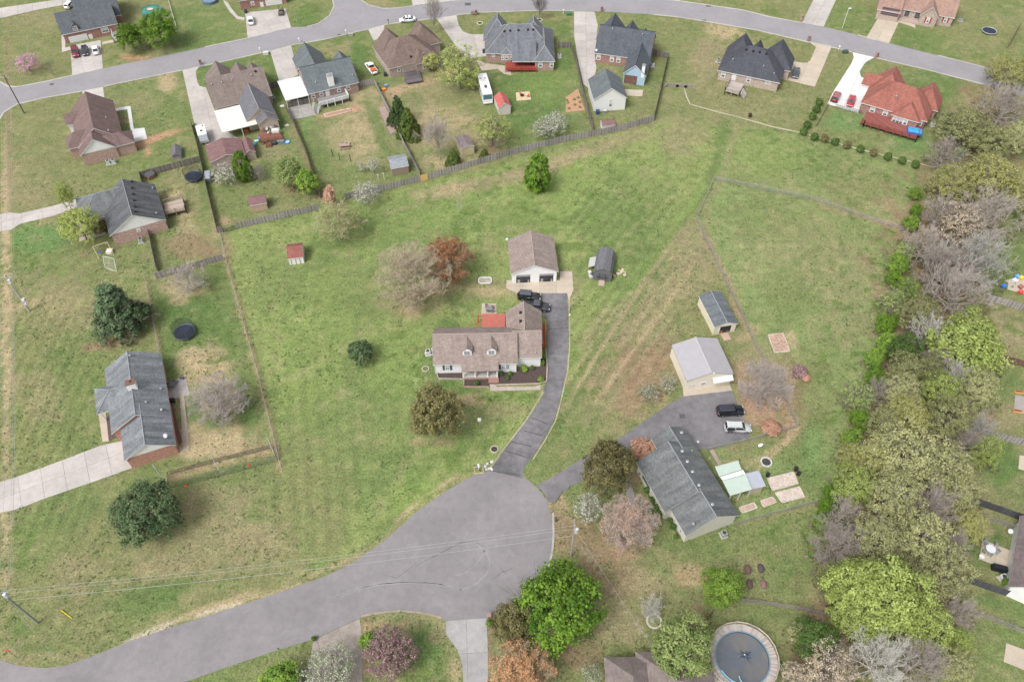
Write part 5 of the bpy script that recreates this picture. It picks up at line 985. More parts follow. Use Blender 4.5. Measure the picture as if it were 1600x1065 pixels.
# -- tan roof house, top right
h = House('tan_brick_house', 'tan brick house with pinkish roof and red shuttered windows at the top right', 'house', (1407,14), (1492,29), 2.9)
a = h.wing((1407,14), (1492,29), None, None, 'u', 'gg', R_LTAN, BR_LT, d=12, h=4.5, trim=TRIM, oh=.35)
u, v = h.loc(1438,20,2.9); u1 = h.loc(1467,26,2.9)[0]; w2 = h.wing2(u, u1, a['v0']-2.0, a['v0']+6, 2.92, 2.9, roof=R_LTAN, wall=BR_LT, trim=WHITE, oh=.3)
u0 = h.loc(1372,8,3.0)[0]; w3 = h.wing2(u0, a['u0']+.3, a['v0']-3.0, a['v0']+9, 2.95, 4.4, ends='gg', ax='u', roof=R_LTAN, wall=BR_LT, trim=TRIM, oh=.3)
SHR = plain((.3,.05,.04), .6)
h.window(w2, '-v', 1452, 27, .9, 1.6, shutters=SHR); h.window(a, '-v', 1478, 30, .9, 1.5, shutters=SHR); h.door(w3, '-v', 1391, 19, 4.8, 2.2, plain((.10,.07,.085), .6), 'garage_door')
h.window(a, '-v', 1417, 22, 1.1, 1.6, frame=BLACK); h.window(a, '-v', 1433, 25, 1.1, 1.6, frame=BLACK)
MB().box(a['u0']+.1, a['u0']+6.3, a['v0']-1.6, a['v0']+.2, -.1, .5).build('porch_floor', BR_LT, h.t)

# -- red brick house top left, with garage
h = House('red_brick_house', 'red brick house with dark slate roof, dormer and white garage door at the top left', 'house', (96,55), (184,37), 2.9)
a = h.wing((96,55), (184,37), None, None, 'u', 'gg', shingle((.10,.11,.125), .12), BR_RED, d=9.0, h=4.2, trim=WHITE, oh=.35)
w2 = h.wing2(a['u0']+5.0, a['u1']+1.6, a['v0']+4.6, a['v0']+18, 2.95, 5.4, ax='u', ends='gg', roof=shingle((.10,.11,.125), .12), wall=BR_RED, trim=WHITE, oh=.35)
h.dormer(a, 118, 46, 1.6, 1.3, 2.6, shingle((.10,.11,.125), .12), BR_RED)
h.door(a, '-v', 123, 61, 4.9, 2.2, WHITE, 'garage_door'); h.door(a, '-v', 142.5, 59, 1.0, 2.0); h.window(a, '-v', 165.5, 50.5, 1.9, 1.5, lite=3)
deck('white_side_deck', 'small white railed deck at the right end of the dark roofed red brick house', [(178,64),(193,61),(189,42),(174,45)], .7, plain((.45,.42,.38), .7), WHITE, [(3,0),(0,1),(1,2)])
# -- red brick house top, white garage door
h = House('brick_house', 'red brick house cut by the top edge, white garage door behind the parked white car', 'house', (373,2), (446,-9), 2.9)
a = h.wing((372,2), (447,-9), None, None, 'u', 'gg', shingle((.12,.13,.14), .12), BR_RED, d=10, h=4.2, trim=WHITE, oh=.35)
h.door(a, '-v', 428, 5, 4.8, 2.2, WHITE, 'garage_door'); h.door(a, '-v', 409.5, 8.5, 1.0, 2.0); h.window(a, '-v', 395, 7, 1.0, 1.3)

# -- right edge house
h = House('mauve_roof_house', 'white sided house with mauve grey roof cut by the right edge of the picture', 'house', (1576,918), (1640,946), 2.9)
a = h.wing((1576,918), (1660,952), None, None, 'v', 'gg', shingle((.2,.165,.165), .2), S_WHITE, d=13.5, h=4.2, trim=TRIM, oh=.4)
h.window(a, '-u', 1585, 865, .9, 1.3); h.window(a, '-u', 1590, 842, .9, 1.2)
# -- roof at the bottom
h = House('bottom_roof_house', 'house with pinkish grey roof and stone chimney at the bottom edge', 'house', (960,1085), (1066,1085), 2.9)
a = h.wing((950,1110), (1030,1110), None, None, 'v', 'gh', R_B, S_LCREAM, d=7.2, h=2.6, trim=TRIM, oh=.4)
w2 = h.wing2(a['u0']+4.5, a['u0']+15, a['v0']-2, a['v0']+7.9, 2.95, 3.2, ends='hh', ax='u', roof=R_B, wall=S_LCREAM, trim=TRIM, oh=.4)

# ---------------------------------------------------------------- garden sheds
def shed(name, label, A, B, K, R, z, roof, wall, ax='v', door=None, oh=.15, trim=None, win=None, h_=None):
    s = House(name, label, 'shed', A, B, z); w = s.wing(A, B, K, R, ax, 'gg', roof, wall, oh=oh, trim=trim, h=h_)
    if door: s.door(w, '-v', door[0], door[1], door[2], door[3], door[4])
    if win: s.window(w, '-v', *win)
    return s, w
shed('red_white_shed', 'small white shed with red-brown roof standing alone in the open lawn', (449,404.5), (474,401.5), (446,382), (459,378), 1.9, shingle((.24,.095,.08), .2), S_WHITE, 'u', None, h_=1.3)
s_ = [o for o in bpy.data.objects if o.name.startswith('red_white_shed')][0]
[MB().box(x, x+.07, .03, .1, .1, 1.6).build('door_frame', plain((.35,.08,.06), .7), s_) for x in (.55, 1.45, 2.35)]
shed('tan_shed', 'tan shed with red-brown roof inside the fenced yard below the green trees', (389.5,322), (417,317), (386,308), (400,306), 1.9, R_OUT, plain((.42,.30,.23), .8, .08), 'u', h_=1.1)
s, w = shed('grey_wood_shed', 'wooden shed with grey shingle roof behind the long fence', (611,264), (639,259), (604,245), (619,243), 2.2, shingle((.24,.26,.28), .1), siding((.27,.2,.16), True, .2, .4), 'u', h_=.9)
shed('yellow_shed', 'pale yellow shed with brown-grey roof between two small conifers', (721,233), (742,228), (713,216), (734,226), 2.3, shingle((.22,.18,.18), .1), siding((.52,.45,.29)), 'v', None)
shed('red_roof_shed', 'small white shed with faded red roof in front of the motorhome', (779,169), (799,166), (768,151), (790,161), 2.3, shingle((.42,.12,.11), .1), plain((.5,.46,.43), .7), 'v')
shed('low_red_white_shed', 'tiny white shed with red-brown roof against the fence corner', (941,197), (962,195), (940,188), (950,187), 1.4, R_OUT, WHITE, 'u', h_=.7)
# ---------------------------------------------------------------- trees
def sweep_mesh(name, segs, mat, sides=4):
    """segs: arrays p0,p1,r0,r1,n sides grouped"""
    V = []; FQ = []; off = 0
    for ns in sorted(set(s[4] for s in segs)):
        S = [s for s in segs if s[4] == ns]
        p0 = np.array([s[0] for s in S]); p1 = np.array([s[1] for s in S]); r0 = np.array([s[2] for s in S]); r1 = np.array([s[3] for s in S])
        d = p1-p0; d /= np.linalg.norm(d, axis=1)[:, None]+1e-9
        ref = np.where(np.abs(d[:, 2:3]) > .9, np.array([[1., 0, 0]]), np.array([[0, 0, 1.]]))
        a = np.cross(d, ref); a /= np.linalg.norm(a, axis=1)[:, None]; b = np.cross(d, a)
        if ns == 2:      # twig: a flat two sided sliver, kept real width
            v = np.stack([p0-a*r0[:, None], p0+a*r0[:, None], p1+a*r1[:, None], p1-a*r1[:, None]], 1).reshape(-1, 3)
            f = np.arange(len(S)*4).reshape(-1, 4)
        else:
            t = np.arange(ns)*2*PI/ns
            ring = lambda p, r: p[:, None, :]+(a[:, None, :]*np.cos(t)[None, :, None]+b[:, None, :]*np.sin(t)[None, :, None])*r[:, None, None]
            v = np.concatenate([ring(p0, r0), ring(p1, r1)], 1).reshape(-1, 3); base = (np.arange(len(S))*2*ns)[:, None, None]
            i = np.arange(ns); j = (i+1) % ns; q = np.stack([i, i+ns, j+ns, j], 1)[None]
            f = (base+q).reshape(-1, 4)
        V.append(v); FQ.append(f+off); off += len(v)
    return npmesh(name, np.concatenate(V), np.concatenate(FQ), mat)
def npmesh(name, v, f, mat, tint=None):
    me = bpy.data.meshes.new(name); me.vertices.add(len(v)); me.vertices.foreach_set('co', v.astype(np.float32).ravel())
    me.loops.add(f.size); me.loops.foreach_set('vertex_index', f.astype(np.int32).ravel())
    me.polygons.add(len(f)); me.polygons.foreach_set('loop_start', np.arange(len(f))*4); me.polygons.foreach_set('loop_total', np.full(len(f), 4))
    me.update(calc_edges=True)
    if tint is not None:
        ca = me.color_attributes.new('tint', 'FLOAT_COLOR', 'POINT'); ca.data.foreach_set('color', np.concatenate([np.repeat(tint, 4, 0), np.ones((len(f)*4, 1))], 1).ravel())
    me.materials.append(mat); return me
def unit(v): return v/(np.linalg.norm(v)+1e-9)
def skeleton(seed, env='round', nl=14, ns=7, nt=6, nw=4, trunk=.22, tr=.022, crown=(.5, .42)):
    r = np.random.default_rng(seed); segs = []; tips = []
    top = .8 if env in ('round', 'vase') else .97
    pts = [np.array([0, 0, -.03])]
    for i in range(1, 7): pts.append(np.array([r.normal(0, .008)*i**.5, r.normal(0, .008)*i**.5, top*i/6]))
    for i in range(6): segs.append((pts[i], pts[i+1], tr*(1-i/6.5), tr*(1-(i+1)/6.5), 6))
    def at(t):
        k = min(int(t/top*6), 5); f = t/top*6-k; return pts[k]*(1-f)+pts[k+1]*f
    for i in range(nl):
        f = (i+.5)/nl; az = i*2.39996+r.normal(0, .25)
        if env == 'cone': t = trunk+(top-trunk)*f; el = math.radians(12+30*f); reach = .5*(1-f)**.8+.03
        elif env == 'column': t = trunk+(top-trunk)*f; el = math.radians(35+30*f); reach = .5*math.sin(PI*min(1, .25+.72*f))**.6
        elif env == 'vase': t = trunk+(top-trunk)*f*.6; el = math.radians(48+32*f); reach = None
        else: t = trunk+(top-trunk)*f*.75; el = math.radians(8+70*f); reach = None
        p = at(t); d = np.array([math.cos(az)*math.cos(el), math.sin(az)*math.cos(el), math.sin(el)])
        if reach is None:      # length to the crown ellipsoid
            c = np.array([0, 0, .57]); A = np.array([.5, .5, crown[1]])
            q = (p-c)/A; e = d/A; b = q.dot(e); k = -b+math.sqrt(max(b*b-e.dot(e)*(q.dot(q)-1), .001)); Ln = k/e.dot(e)*(r.uniform(.78, .98) if nl < 30 else r.uniform(.9, 1.0))
        else: Ln = reach/max(math.cos(el), .3)*r.uniform(.8, 1.0)
        rl = tr*(.5 if nl < 30 else .40)*(1-.5*f); prev = p; dd = d.copy(); lp = [p]
        for j in range(4):
            dd = unit(dd+r.normal(0, .10 if nl < 30 else .035, 3)+np.array([0, 0, .06 if nl < 30 else .03])); nx = prev+dd*Ln/4; segs.append((prev, nx, rl*(1-j/4.6), rl*(1-(j+1)/4.6), 4)); prev = nx; lp.append(nx)
        for k in range(ns):
            g = .22+.78*(k+r.uniform(.2, .8))/ns; kk = min(int(g*4), 3); q = lp[kk]+(lp[kk+1]-lp[kk])*(g*4-kk)
            ax = unit(np.cross(d, r.normal(0, 1, 3))); sd = unit(unit(lp[kk+1]-lp[kk])*.85+ax*(.75 if nl < 30 else .5)+np.array([0, 0, .12]))
            Ls = Ln*.42*(1.15-g*.55)*r.uniform(.75, 1.15); r1 = rl*.42
            m1 = q+sd*Ls*.5; sd2 = unit(sd+r.normal(0, .2 if nl < 30 else .1, 3)+np.array([0, 0, .1])); e1 = m1+sd2*Ls*.5
            segs.append((q, m1, r1, r1*.7, 3)); segs.append((m1, e1, r1*.7, r1*.3, 3)); cl = r.random()
            for w in range(nt):
                gg = .2+.8*(w+.5)/nt; base = q+(m1-q)*gg*2 if gg < .5 else m1+(e1-m1)*(gg-.5)*2
                td = unit(sd2*.8+r.normal(0, .55, 3)+np.array([0, 0, .12])); Lt = Ls*.42*r.uniform(.7, 1.2); te = base+td*Lt
                segs.append((base, te, r1*.6, r1*.32, 2)); tips.append((base, te, cl))
                for z in range(nw):
                    b2 = base+(te-base)*r.uniform(.15, .95); t2 = unit(td*.8+r.normal(0, .6, 3)+np.array([0, 0, .1])); e2 = b2+t2*Lt*r.uniform(.35, .7)
                    segs.append((b2, e2, r1*.4, r1*.24, 2)); tips.append((b2, e2, cl))
    return segs, tips
def leaves(seed, tips, per, size, jitter=.012, elong=1.5, up=.5, centre=.55):
    r = np.random.default_rng(seed); a = np.array([t[0] for t in tips]); b = np.array([t[1] for t in tips]); cl = np.array([t[2] for t in tips])
    n = len(tips); N_ = int(n*per); i = r.integers(0, n, N_) if per < 1 else np.repeat(np.arange(n), int(per))
    N_ = len(i); g = r.uniform(.2, 1.15, (N_, 1)); p = a[i]+(b[i]-a[i])*g+r.normal(0, jitter, (N_, 3))
    out_ = p-np.array([0, 0, centre]); out_ /= np.linalg.norm(out_, axis=1)[:, None]+1e-9
    nrm = out_*.7+r.normal(0, .55, (N_, 3))+np.array([0, 0, up]); nrm /= np.linalg.norm(nrm, axis=1)[:, None]
    s = np.cross(nrm, r.normal(0, 1, (N_, 3))); s /= np.linalg.norm(s, axis=1)[:, None]; t = np.cross(nrm, s)
    sz = size*r.uniform(.6, 1.35, (N_, 1)); s = s*sz*elong*.5; t = t*sz*.5
    dz = nrm*sz*.16
    v = np.stack([p-s, p-t*.9+dz, p+s, p+t*.9+dz], 1).reshape(-1, 3); f = np.arange(N_*4).reshape(-1, 4)
    tint = np.stack([np.clip(cl[i]*.65+r.random(N_)*.35, 0, 1), r.random(N_), r.random(N_)], 1)
    return v, f, tint
def clump_leaves(seed, shape, n, cr, per, size, elong=1.4, rough=.17, inner=.35, zlow=-.62):
    """leaf sprays gathered in clumps over the crown's volume"""
    r = np.random.default_rng(seed*7+1); C_ = []; cl = []
    H = [(r.normal(0, 1, 3), r.uniform(0, 6.28), r.uniform(2, 4.5)) for _ in range(5)]
    for i in range(n):
        if shape == 'round':
            zz = 1-(1-zlow)*(i+.5)/n; az = i*2.39996+r.normal(0, .25); rr = math.sqrt(max(0, 1-zz*zz)); d = np.array([rr*math.cos(az), rr*math.sin(az), zz+r.normal(0, .06)])
            m = 1+rough*sum(math.sin(k*d.dot(h)+p) for h, p, k in H)/2.2
            q = m*(1 if r.random() > inner else r.uniform(.45, .85))*r.uniform(.86, 1.0)
            C_.append(np.array([0, 0, .57])+d*q*np.array([.5-cr*.5, .5-cr*.5, .43-cr*.4]))
        elif shape == 'cone':
            t = 1-(1-(i+.5)/n)**.55; t = min(t, .97); az = i*2.39996+r.normal(0, .3); R = (.5-cr*.4)*(1-t)**.85*(1+rough*math.sin(3*az+7*t))*(1 if r.random() > inner*.7 else .6)+.01
            C_.append(np.array([R*math.cos(az), R*math.sin(az), .05+.93*t]))
        elif shape == 'pine':
            k = int(9*(i+.5)/n); t = (k+.5)/9+r.normal(0, .012); az = i*2.39996+r.normal(0, .5); R = (.5-cr*.5)*(1-t*.95)**.78*(.92+.16*math.sin(az*2+k))*(r.uniform(.85, 1.02) if r.random() > .45 else r.uniform(.35, .8))
            C_.append(np.array([R*math.cos(az), R*math.sin(az), .09+.86*t-.05*R]))
        else:
            t = (i+.5)/n; az = i*2.39996+r.normal(0, .3); R = (.5-cr*.5)*math.sin(PI*min(.97, .12+.84*t))**.6*(1+rough*math.sin(2*az+5*t))*(1 if r.random() > inner*.7 else .6)
            C_.append(np.array([R*math.cos(az), R*math.sin(az), .06+.9*t]))
        cl.append(r.random())
    C_ = np.array(C_); cl = np.array(cl); i = np.repeat(np.arange(n), per); N_ = len(i)
    o = r.normal(0, 1, (N_, 3)); o /= np.linalg.norm(o, axis=1)[:, None]; o *= r.random((N_, 1))**.45*cr*(.7+.6*cl[i][:, None]); o[:, 2] *= .75
    p = C_[i]+o; oc = C_[i]-np.array([0, 0, .5]); oc /= np.linalg.norm(oc, axis=1)[:, None]+1e-9
    nr = o/(np.linalg.norm(o, axis=1)[:, None]+1e-9)*.55+oc*.5+np.array([0, 0, .45])+r.normal(0, .38, (N_, 3)); nr /= np.linalg.norm(nr, axis=1)[:, None]
    s = np.cross(nr, r.normal(0, 1, (N_, 3))); s /= np.linalg.norm(s, axis=1)[:, None]; t = np.cross(nr, s)
    sz = size*r.uniform(.6, 1.35, (N_, 1)); s = s*sz*elong*.5; t = t*sz*.5; dz = nr*sz*.16
    v = np.stack([p-s, p-t*.9+dz, p+s, p+t*.9+dz], 1).reshape(-1, 3); f = np.arange(N_*4).reshape(-1, 4)
    return v, f, np.stack([np.clip(cl[i]*.75+r.random(N_)*.25, 0, 1), r.random(N_), r.random(N_)], 1)
CLK = dict(dense=('round', 270, .075, 40, .025, 1.4, .2), small=('round', 120, .10, 40, .045), shrub=('round', 50, .16, 36, .085, 1.4, .1, .2, -.8), cone=('cone', 200, .07, 36, .035), column=('oval', 150, .09, 40, .042), pine=('pine', 520, .050, 34, .021, 2.2),
  sparse=('round', 340, .058, 26, .020, 1.4, .2, .45), haze=('round', 300, .055, 17, .018, 1.4, .15, .5), bloom=('round', 150, .075, 11, .028, 1.3, .2, .4))
BARK = wood((.16, .135, .12), .25, (3, 3, 3)); BARKP = wood((.37, .355, .325), .2, (3, 3, 3)); BARKT = wood((.42, .35, .245), .2, (3, 3, 3)); BARKD = wood((.085, .07, .06), .25, (3, 3, 3)); BARKM = wood((.30, .262, .235), .2, (3, 3, 3))
VAR = {}
def variant(kind, seed):
    key = (kind, seed)
    if key in VAR: return VAR[key]
    K = dict(bare=('round', 24, 8, 7, 5, .14), fine=('round', 46, 9, 7, 5, .10), vase=('vase', 20, 8, 7, 6, .2), sparse=('round', 17, 8, 6, 4, .16), dense=('round', 22, 8, 6, 3, .12), small=('round', 12, 6, 5, 3, .18),
             cone=('cone', 46, 6, 4, 2, .03), pine=('cone', 40, 8, 5, 2, .06), column=('column', 30, 6, 4, 2, .05), shrub=('round', 12, 5, 4, 2, .02))[kind]
    segs, tips = skeleton(seed*17+3, K[0], K[1], K[2], K[3], K[4], K[5])
    Z = max(max(s[1][2] for s in segs), .01); R = np.percentile([math.hypot(t[1][0], t[1][1]) for t in tips], 90 if kind == 'fine' else 95); Z = np.percentile([t[1][2] for t in tips], 99.5) if kind == 'fine' else Z
    sc = np.array([.5/R, .5/R, 1/Z])
    segs = [(s[0]*sc, s[1]*sc, s[2], s[3], s[4]) for s in segs]; tips = [(t[0]*sc, t[1]*sc, t[2]) for t in tips]
    if kind == 'fine':      # twigs end on the domed outline of the crown
        def dome(p):
            q = (p-np.array([0, 0, .53]))/np.array([.5, .5, .47]); k = np.linalg.norm(q)
            return p if k <= 1 or p[2] < .12 else np.array([0, 0, .53])+q/k**.72*np.array([.5, .5, .47])
        segs = [(dome(s[0]), dome(s[1]), s[2], s[3], s[4]) for s in segs]; tips = [(dome(t[0]), dome(t[1]), t[2]) for t in tips]
    out = dict(seg=segs, tips=tips)
    tk = [s for s in segs if s[4] == 6]; br = [s for s in segs if s[4] != 6]
    out['trunk'] = sweep_mesh('trunk', tk, BARK); out['branches'] = sweep_mesh('branches', br, BARK)
    out['limbs'] = sweep_mesh('branches', [s for s in br if s[4] != 2], BARK)
    VAR[key] = out; return out
LV = {}
def clumpmesh(kind, seed):
    key = ('c', kind, seed)
    if key not in LV:
        v, f, t = clump_leaves(seed+11, *CLK[kind]); LV[key] = npmesh('crown', v, f, BARK, t)
    return LV[key]
def leafmesh(kind, seed, per, size, **k):
    key = (kind, seed, per, size)
    if key not in LV:
        v, f, t = leaves(seed+5, variant(kind, seed)['tips'], per, size, **k); LV[key] = npmesh('crown', v, f, BARK, t)
    return LV[key]
LM = {
 'chart': leafmat('chartreuse_leaves', (.30, .36, .09), (.50, .56, .19), .35),
 'yellow': leafmat('yellow_green_leaves', (.30, .31, .11), (.49, .49, .20), .38),
 'pale': leafmat('pale_spring_leaves', (.31, .32, .15), (.50, .505, .26), .38),
 'olive': leafmat('olive_leaves', (.21, .23, .10), (.37, .375, .18), .38),
 'green': leafmat('green_leaves', (0.058, 0.130, 0.016), (0.195, 0.325, 0.039), .25),
 'bright': leafmat('bright_green_leaves', (0.117, 0.221, 0.039), (0.312, 0.455, 0.078), .3),
 'lime': leafmat('lime_leaves', (.22, .27, .07), (.42, .50, .16), .36),
 'light': leafmat('light_green_leaves', (0.182, 0.260, 0.078), (0.429, 0.507, 0.195), .3),
 'pine': leafmat('pine_needles', (.045, .08, .038), (.14, .20, .10), .1),
 'spruce': leafmat('dark_needles', (0.026, 0.058, 0.019), (0.078, 0.130, 0.039), .1),
 'cedar': leafmat('cedar_green', (0.065, 0.111, 0.019), (0.156, 0.221, 0.046), .12),
 'ever': leafmat('glossy_dark_leaves', (.045, .085, .035), (.12, .165, .075), .12),
 'bronze': leafmat('bronze_green_leaves', (.11, .105, .045), (.25, .225, .095), .25),
 'rust': leafmat('rusty_buds', (.32, .13, .035), (.50, .23, .08), .3),
 'orange': leafmat('orange_buds', (0.390, 0.208, 0.098), (0.572, 0.325, 0.169), .25),
 'peach': leafmat('peach_buds', (0.468, 0.286, 0.195), (0.650, 0.442, 0.325), .25),
 'copper': leafmat('copper_leaves', (.36, .20, .13), (.52, .31, .22), .2),
 'white': leafmat('white_blossom', (.26, .29, .19), (.46, .46, .40), .3, .08, (.66, .64, .60), .35),
 'cream': leafmat('cream_blossom', (.18, .24, .11), (.36, .39, .26), .3, .08, (.56, .56, .48), .3),
 'pink': leafmat('pink_blossom', (0.455, 0.208, 0.351), (0.715, 0.390, 0.585), .3, .08),
 'rose': leafmat('rose_blossom', (.17, .115, .10), (.33, .22, .21), .3, .1, (.50, .34, .36), .25),
 'tan': leafmat('tan_buds', (0.416, 0.338, 0.247), (0.650, 0.559, 0.429), .3),
 'dgreen': leafmat('shade_green_leaves', (0.052, 0.104, 0.026), (0.130, 0.208, 0.052), .2),
}
TN = [0]
def tree(kind, cx, cy, r, hgt, leaf, label, bark=BARK, per=None, size=None, cat='tree', name=None, group=None, base=None, wide=1.0, cz=.57, fy=1.0):
    """kind of skeleton, crown centre and radius in the photograph, height in metres"""
    TN[0] += 1; i = TN[0]; zc = hgt*cz
    p = G(cx, cy, zc); w = 2*r*mpp(cx, cy, zc)
    if base: b = G(*base); p = Vector((p.x*.5+b.x*.5, p.y*.5+b.y*.5, 0))
    seed = i % (3 if kind in ('bare', 'sparse', 'dense', 'fine') else 2)
    nm = name or {'bare':'bare_tree','fine':'bare_tree','vase':'bare_tree','pine':'pine_tree','cone':'conifer','column':'conifer','shrub':'shrub'}.get(kind, 'leafy_tree')
    t = thing(nm, label, cat, (p.x, p.y, 0), (i*2.399) % (2*PI), group); S = (w, w*fy, hgt)
    V = variant(kind, seed)
    t.scale = (1, 1, 1)
    def part(n, me, mat):
        o = bpy.data.objects.new(n, me); COL.objects.link(o); o.parent = t; o.scale = S
        o.material_slots[0].link = 'OBJECT'; o.material_slots[0].material = mat; return o
    part('trunk', V['trunk'], bark)
    D = dict(bare=(0, 0), fine=(0, 0), vase=(0, 0), sparse=(1, .026), dense=(3, .034), small=(3, .05), cone=(7, .045), pine=(6, .04), column=(7, .05), shrub=(10, .085))[kind]
    per = D[0] if per is None else per; size = D[1] if size is None else size
    part('branches', V['branches'] if kind in ('bare', 'fine', 'vase') or leaf in (None, 'white', 'cream', 'pink') or (kind == 'sparse' and per <= 1) else V['limbs'], bark)
    if leaf:
        m = LM[leaf] if isinstance(leaf, str) else leaf
        if kind in ('bare', 'fine', 'vase'): part('crown', leafmesh(kind, seed, per, size), m)
        else:
            ck = 'bloom' if (kind == 'small' and leaf in ('white', 'cream', 'pink', 'rose')) else 'haze' if (kind == 'sparse' and per <= 1) else kind
            part('crown', clumpmesh(ck, seed), m)
    return t
T = tree
# yards at the top
T('small', 42, 98, 20, 5, 'pink', 'redbud in pink blossom by the street at the upper left', per=2, size=.035)
T('small', 78, 104, 10, 4.5, None, 'thin bare sapling just right of the pink redbud', per=0, name='bare_tree')
T('dense', 203, 52, 21, 8.5, 'green', 'left one of two round green trees beside the dark roofed brick house', base=(210, 84)); T('dense', 247, 44, 29, 9.5, 'green', 'larger right one of two round green trees beside the dark roofed brick house')
T('sparse', 100, 305, 14, 8, 'chart', 'small yellow-green tree top left of the grey T shaped roof', per=2); T('sparse', 118, 348, 33, 9, 'chart', 'loose yellow-green tree in front of the grey T shaped roof', base=(139, 380), per=2)
T('shrub', 152, 354, 14, 2.0, 'bronze', 'bronze green shrubs beside the mottled brick wall')
T('pine', 183, 468, 50, 12.5, 'pine', 'big grey-green pine left of the wire fenced yard', per=8, size=.045, base=(190, 520)); T('dense', 224, 800, 54, 9, 'ever', 'broad dark evergreen tree in the lawn below the concrete driveway', per=5, size=.036)
T('bare', 293, 424, 30, 7, None, 'bare tree near the grey board fence above the trampoline', bark=BARKM, base=(301, 464)); T('fine', 340, 612, 46, 8, None, 'bare spreading tree in the straw coloured yard right of the long grey roof', bark=BARKM, base=(352, 655))
T('small', 352, 271, 24, 5, 'white', 'white blossoming tree beside the mauve roofed outbuilding', per=8, size=.03); T('column', 377, 257, 15, 8, 'green', 'bright green egg-shaped tree beside the white blossoming tree', per=9, size=.07)
T('bare', 402, 268, 12, 5, None, 'small bare tree between the egg-shaped green tree and the pale green tree', bark=BARKM)
T('dense', 453, 269, 25, 8, 'light', 'pale grey-green tree in the fenced yard above the tan shed', per=2); T('small', 479, 282, 18, 7, 'bright', 'bright green tree against the fence beside the pale grey-green tree', per=8, size=.045)
T('small', 515, 306, 10, 6, 'peach', 'tan-pink treetop just behind the budding tree by the long fence', per=8, size=.06); T('sparse', 528, 344, 37, 9, 'olive', 'budding olive-tan tree in front of the gap in the long fence', bark=BARKT, per=1, size=.02)
T('small', 572, 301, 22, 6, 'white', 'pinkish white blossoming tree at the long fence left of the grey wood shed', bark=BARKM, per=6, size=.028); T('small', 584, 258, 11, 4, 'white', 'small white blossoming shrub tree left of the grey wood shed', per=5, size=.04); T('small', 565, 260, 8, 3, 'white', 'smallest white blossoming shrub left of the grey wood shed', per=5, size=.04)
T('cone', 622, 174, 18, 8.5, 'spruce', 'upper one of two dark conifers beside the yard fence', per=10, size=.06, cz=.45); T('cone', 638, 193, 19, 8.5, 'cedar', 'lower one of two dark conifers beside the yard fence', per=10, size=.06, cz=.45)
T('vase', 684, 206, 25, 12, None, 'tall narrow grey bare tree in the straw coloured yard', bark=BARKM, base=(687, 254)); T('sparse', 712, 90, 36, 12, 'chart', 'tall budding yellow-green tree between the brown hip roof and the concrete driveway', base=(724, 152), per=1)
T('sparse', 737, 128, 13, 4, 'chart', 'low yellow-green tree left of the motorhome', per=2); T('small', 672, 96, 14, 5, 'yellow', 'yellow-green bush at the corner of the brown hip roofed house', per=6, size=.05)
T('vase', 678, 20, 16, 11, None, 'bare street tree above the yellow budding tree', bark=BARKM, base=(679, 50)); T('vase', 843, 8, 14, 8, None, 'bare street tree in a stone ring above the grey hip roof', bark=BARK, base=(843, 32))
T('sparse', 768, 192, 30, 9, 'chart', 'yellow-green tree at the long fence below the red roofed shed', base=(771, 236), per=1); T('cone', 709, 247, 13, 5, 'cedar', 'small pointed conifer left of the yellow shed', per=10, size=.09, cz=.42); T('cone', 757, 241, 9, 3.2, 'cedar', 'tiny pointed conifer right of the yellow shed', per=8, size=.1, cz=.42)
T('small', 851, 200, 20, 5, 'white', 'left half of the white blossoming trees in the green fenced lawn', per=6, size=.035); T('small', 870, 190, 19, 7, 'white', 'taller right half of the white blossoming trees in the green fenced lawn', per=6, size=.035)
T('column', 839, 268, 21, 9.5, 'green', 'lone fresh green tree in the open field below the long fence', per=5, size=.035, base=(840, 295)); T('small', 717, 318, 7, 5, None, 'tiny bare sapling in the open field left of the lone green tree', bark=BARKP, per=0, name='bare_tree')
T('shrub', 811, 41, 6, 1.6, leafmat('burgundy_leaves', (.16,.01,.02), (.3,.03,.05)), 'burgundy bush behind the grey hip roof')
# the field
T('fine', 646, 430, 60, 12, None, 'very large spreading bare tree with tan twigs left of the white garage', bark=BARKT, base=(645, 462)); T('fine', 700, 404, 38, 10, 'rust', 'rust coloured budding tree touching the large bare tree', bark=BARKM, per=1, size=.014)
T('small', 561, 549, 21, 5, 'ever', 'solitary dark green magnolia in the open lawn', per=14, size=.05); T('dense', 680, 643, 41, 13, 'bronze', 'bronze-green oval tree below the central white house', per=4, size=.024, cz=.55)
T('dense', 952, 726, 41, 14, 'bronze', 'tall olive-bronze tree covering the side asphalt driveway', per=4, size=.028); T('small', 919, 792, 25, 5, 'white', 'small pinkish white blossoming tree below the olive-bronze tree', bark=BARKM, per=5, size=.032)
T('fine', 984, 815, 46, 8, 'peach', 'bare tree with peach coloured twig tips left of the cream house', bark=BARKM, per=.25, size=.016); T('dense', 873, 940, 69, 12.5, 'green', 'biggest bright green round tree below the cul-de-sac', per=5, size=.036)
T('dense', 801, 974, 33, 8, 'bronze', 'bronze tree with tan leaf tips against the big green tree', per=3, size=.03); T('fine', 816, 1052, 52, 8, 'orange', 'orange twigged bare tree at the bottom edge beside the concrete driveway', bark=BARKT, per=.6, size=.018)
T('bare', 1012, 946, 20, 5, None, 'small whitish bare tree with a ring of edging at its foot', bark=BARKP, base=(1022, 965)); T('dense', 1067, 1011, 49, 10, 'light', 'light green tree left of the round pool', per=3, size=.036); T('dense', 1130, 918, 32, 9, 'bright', 'fresh green round tree above the round pool', per=4, size=.04)
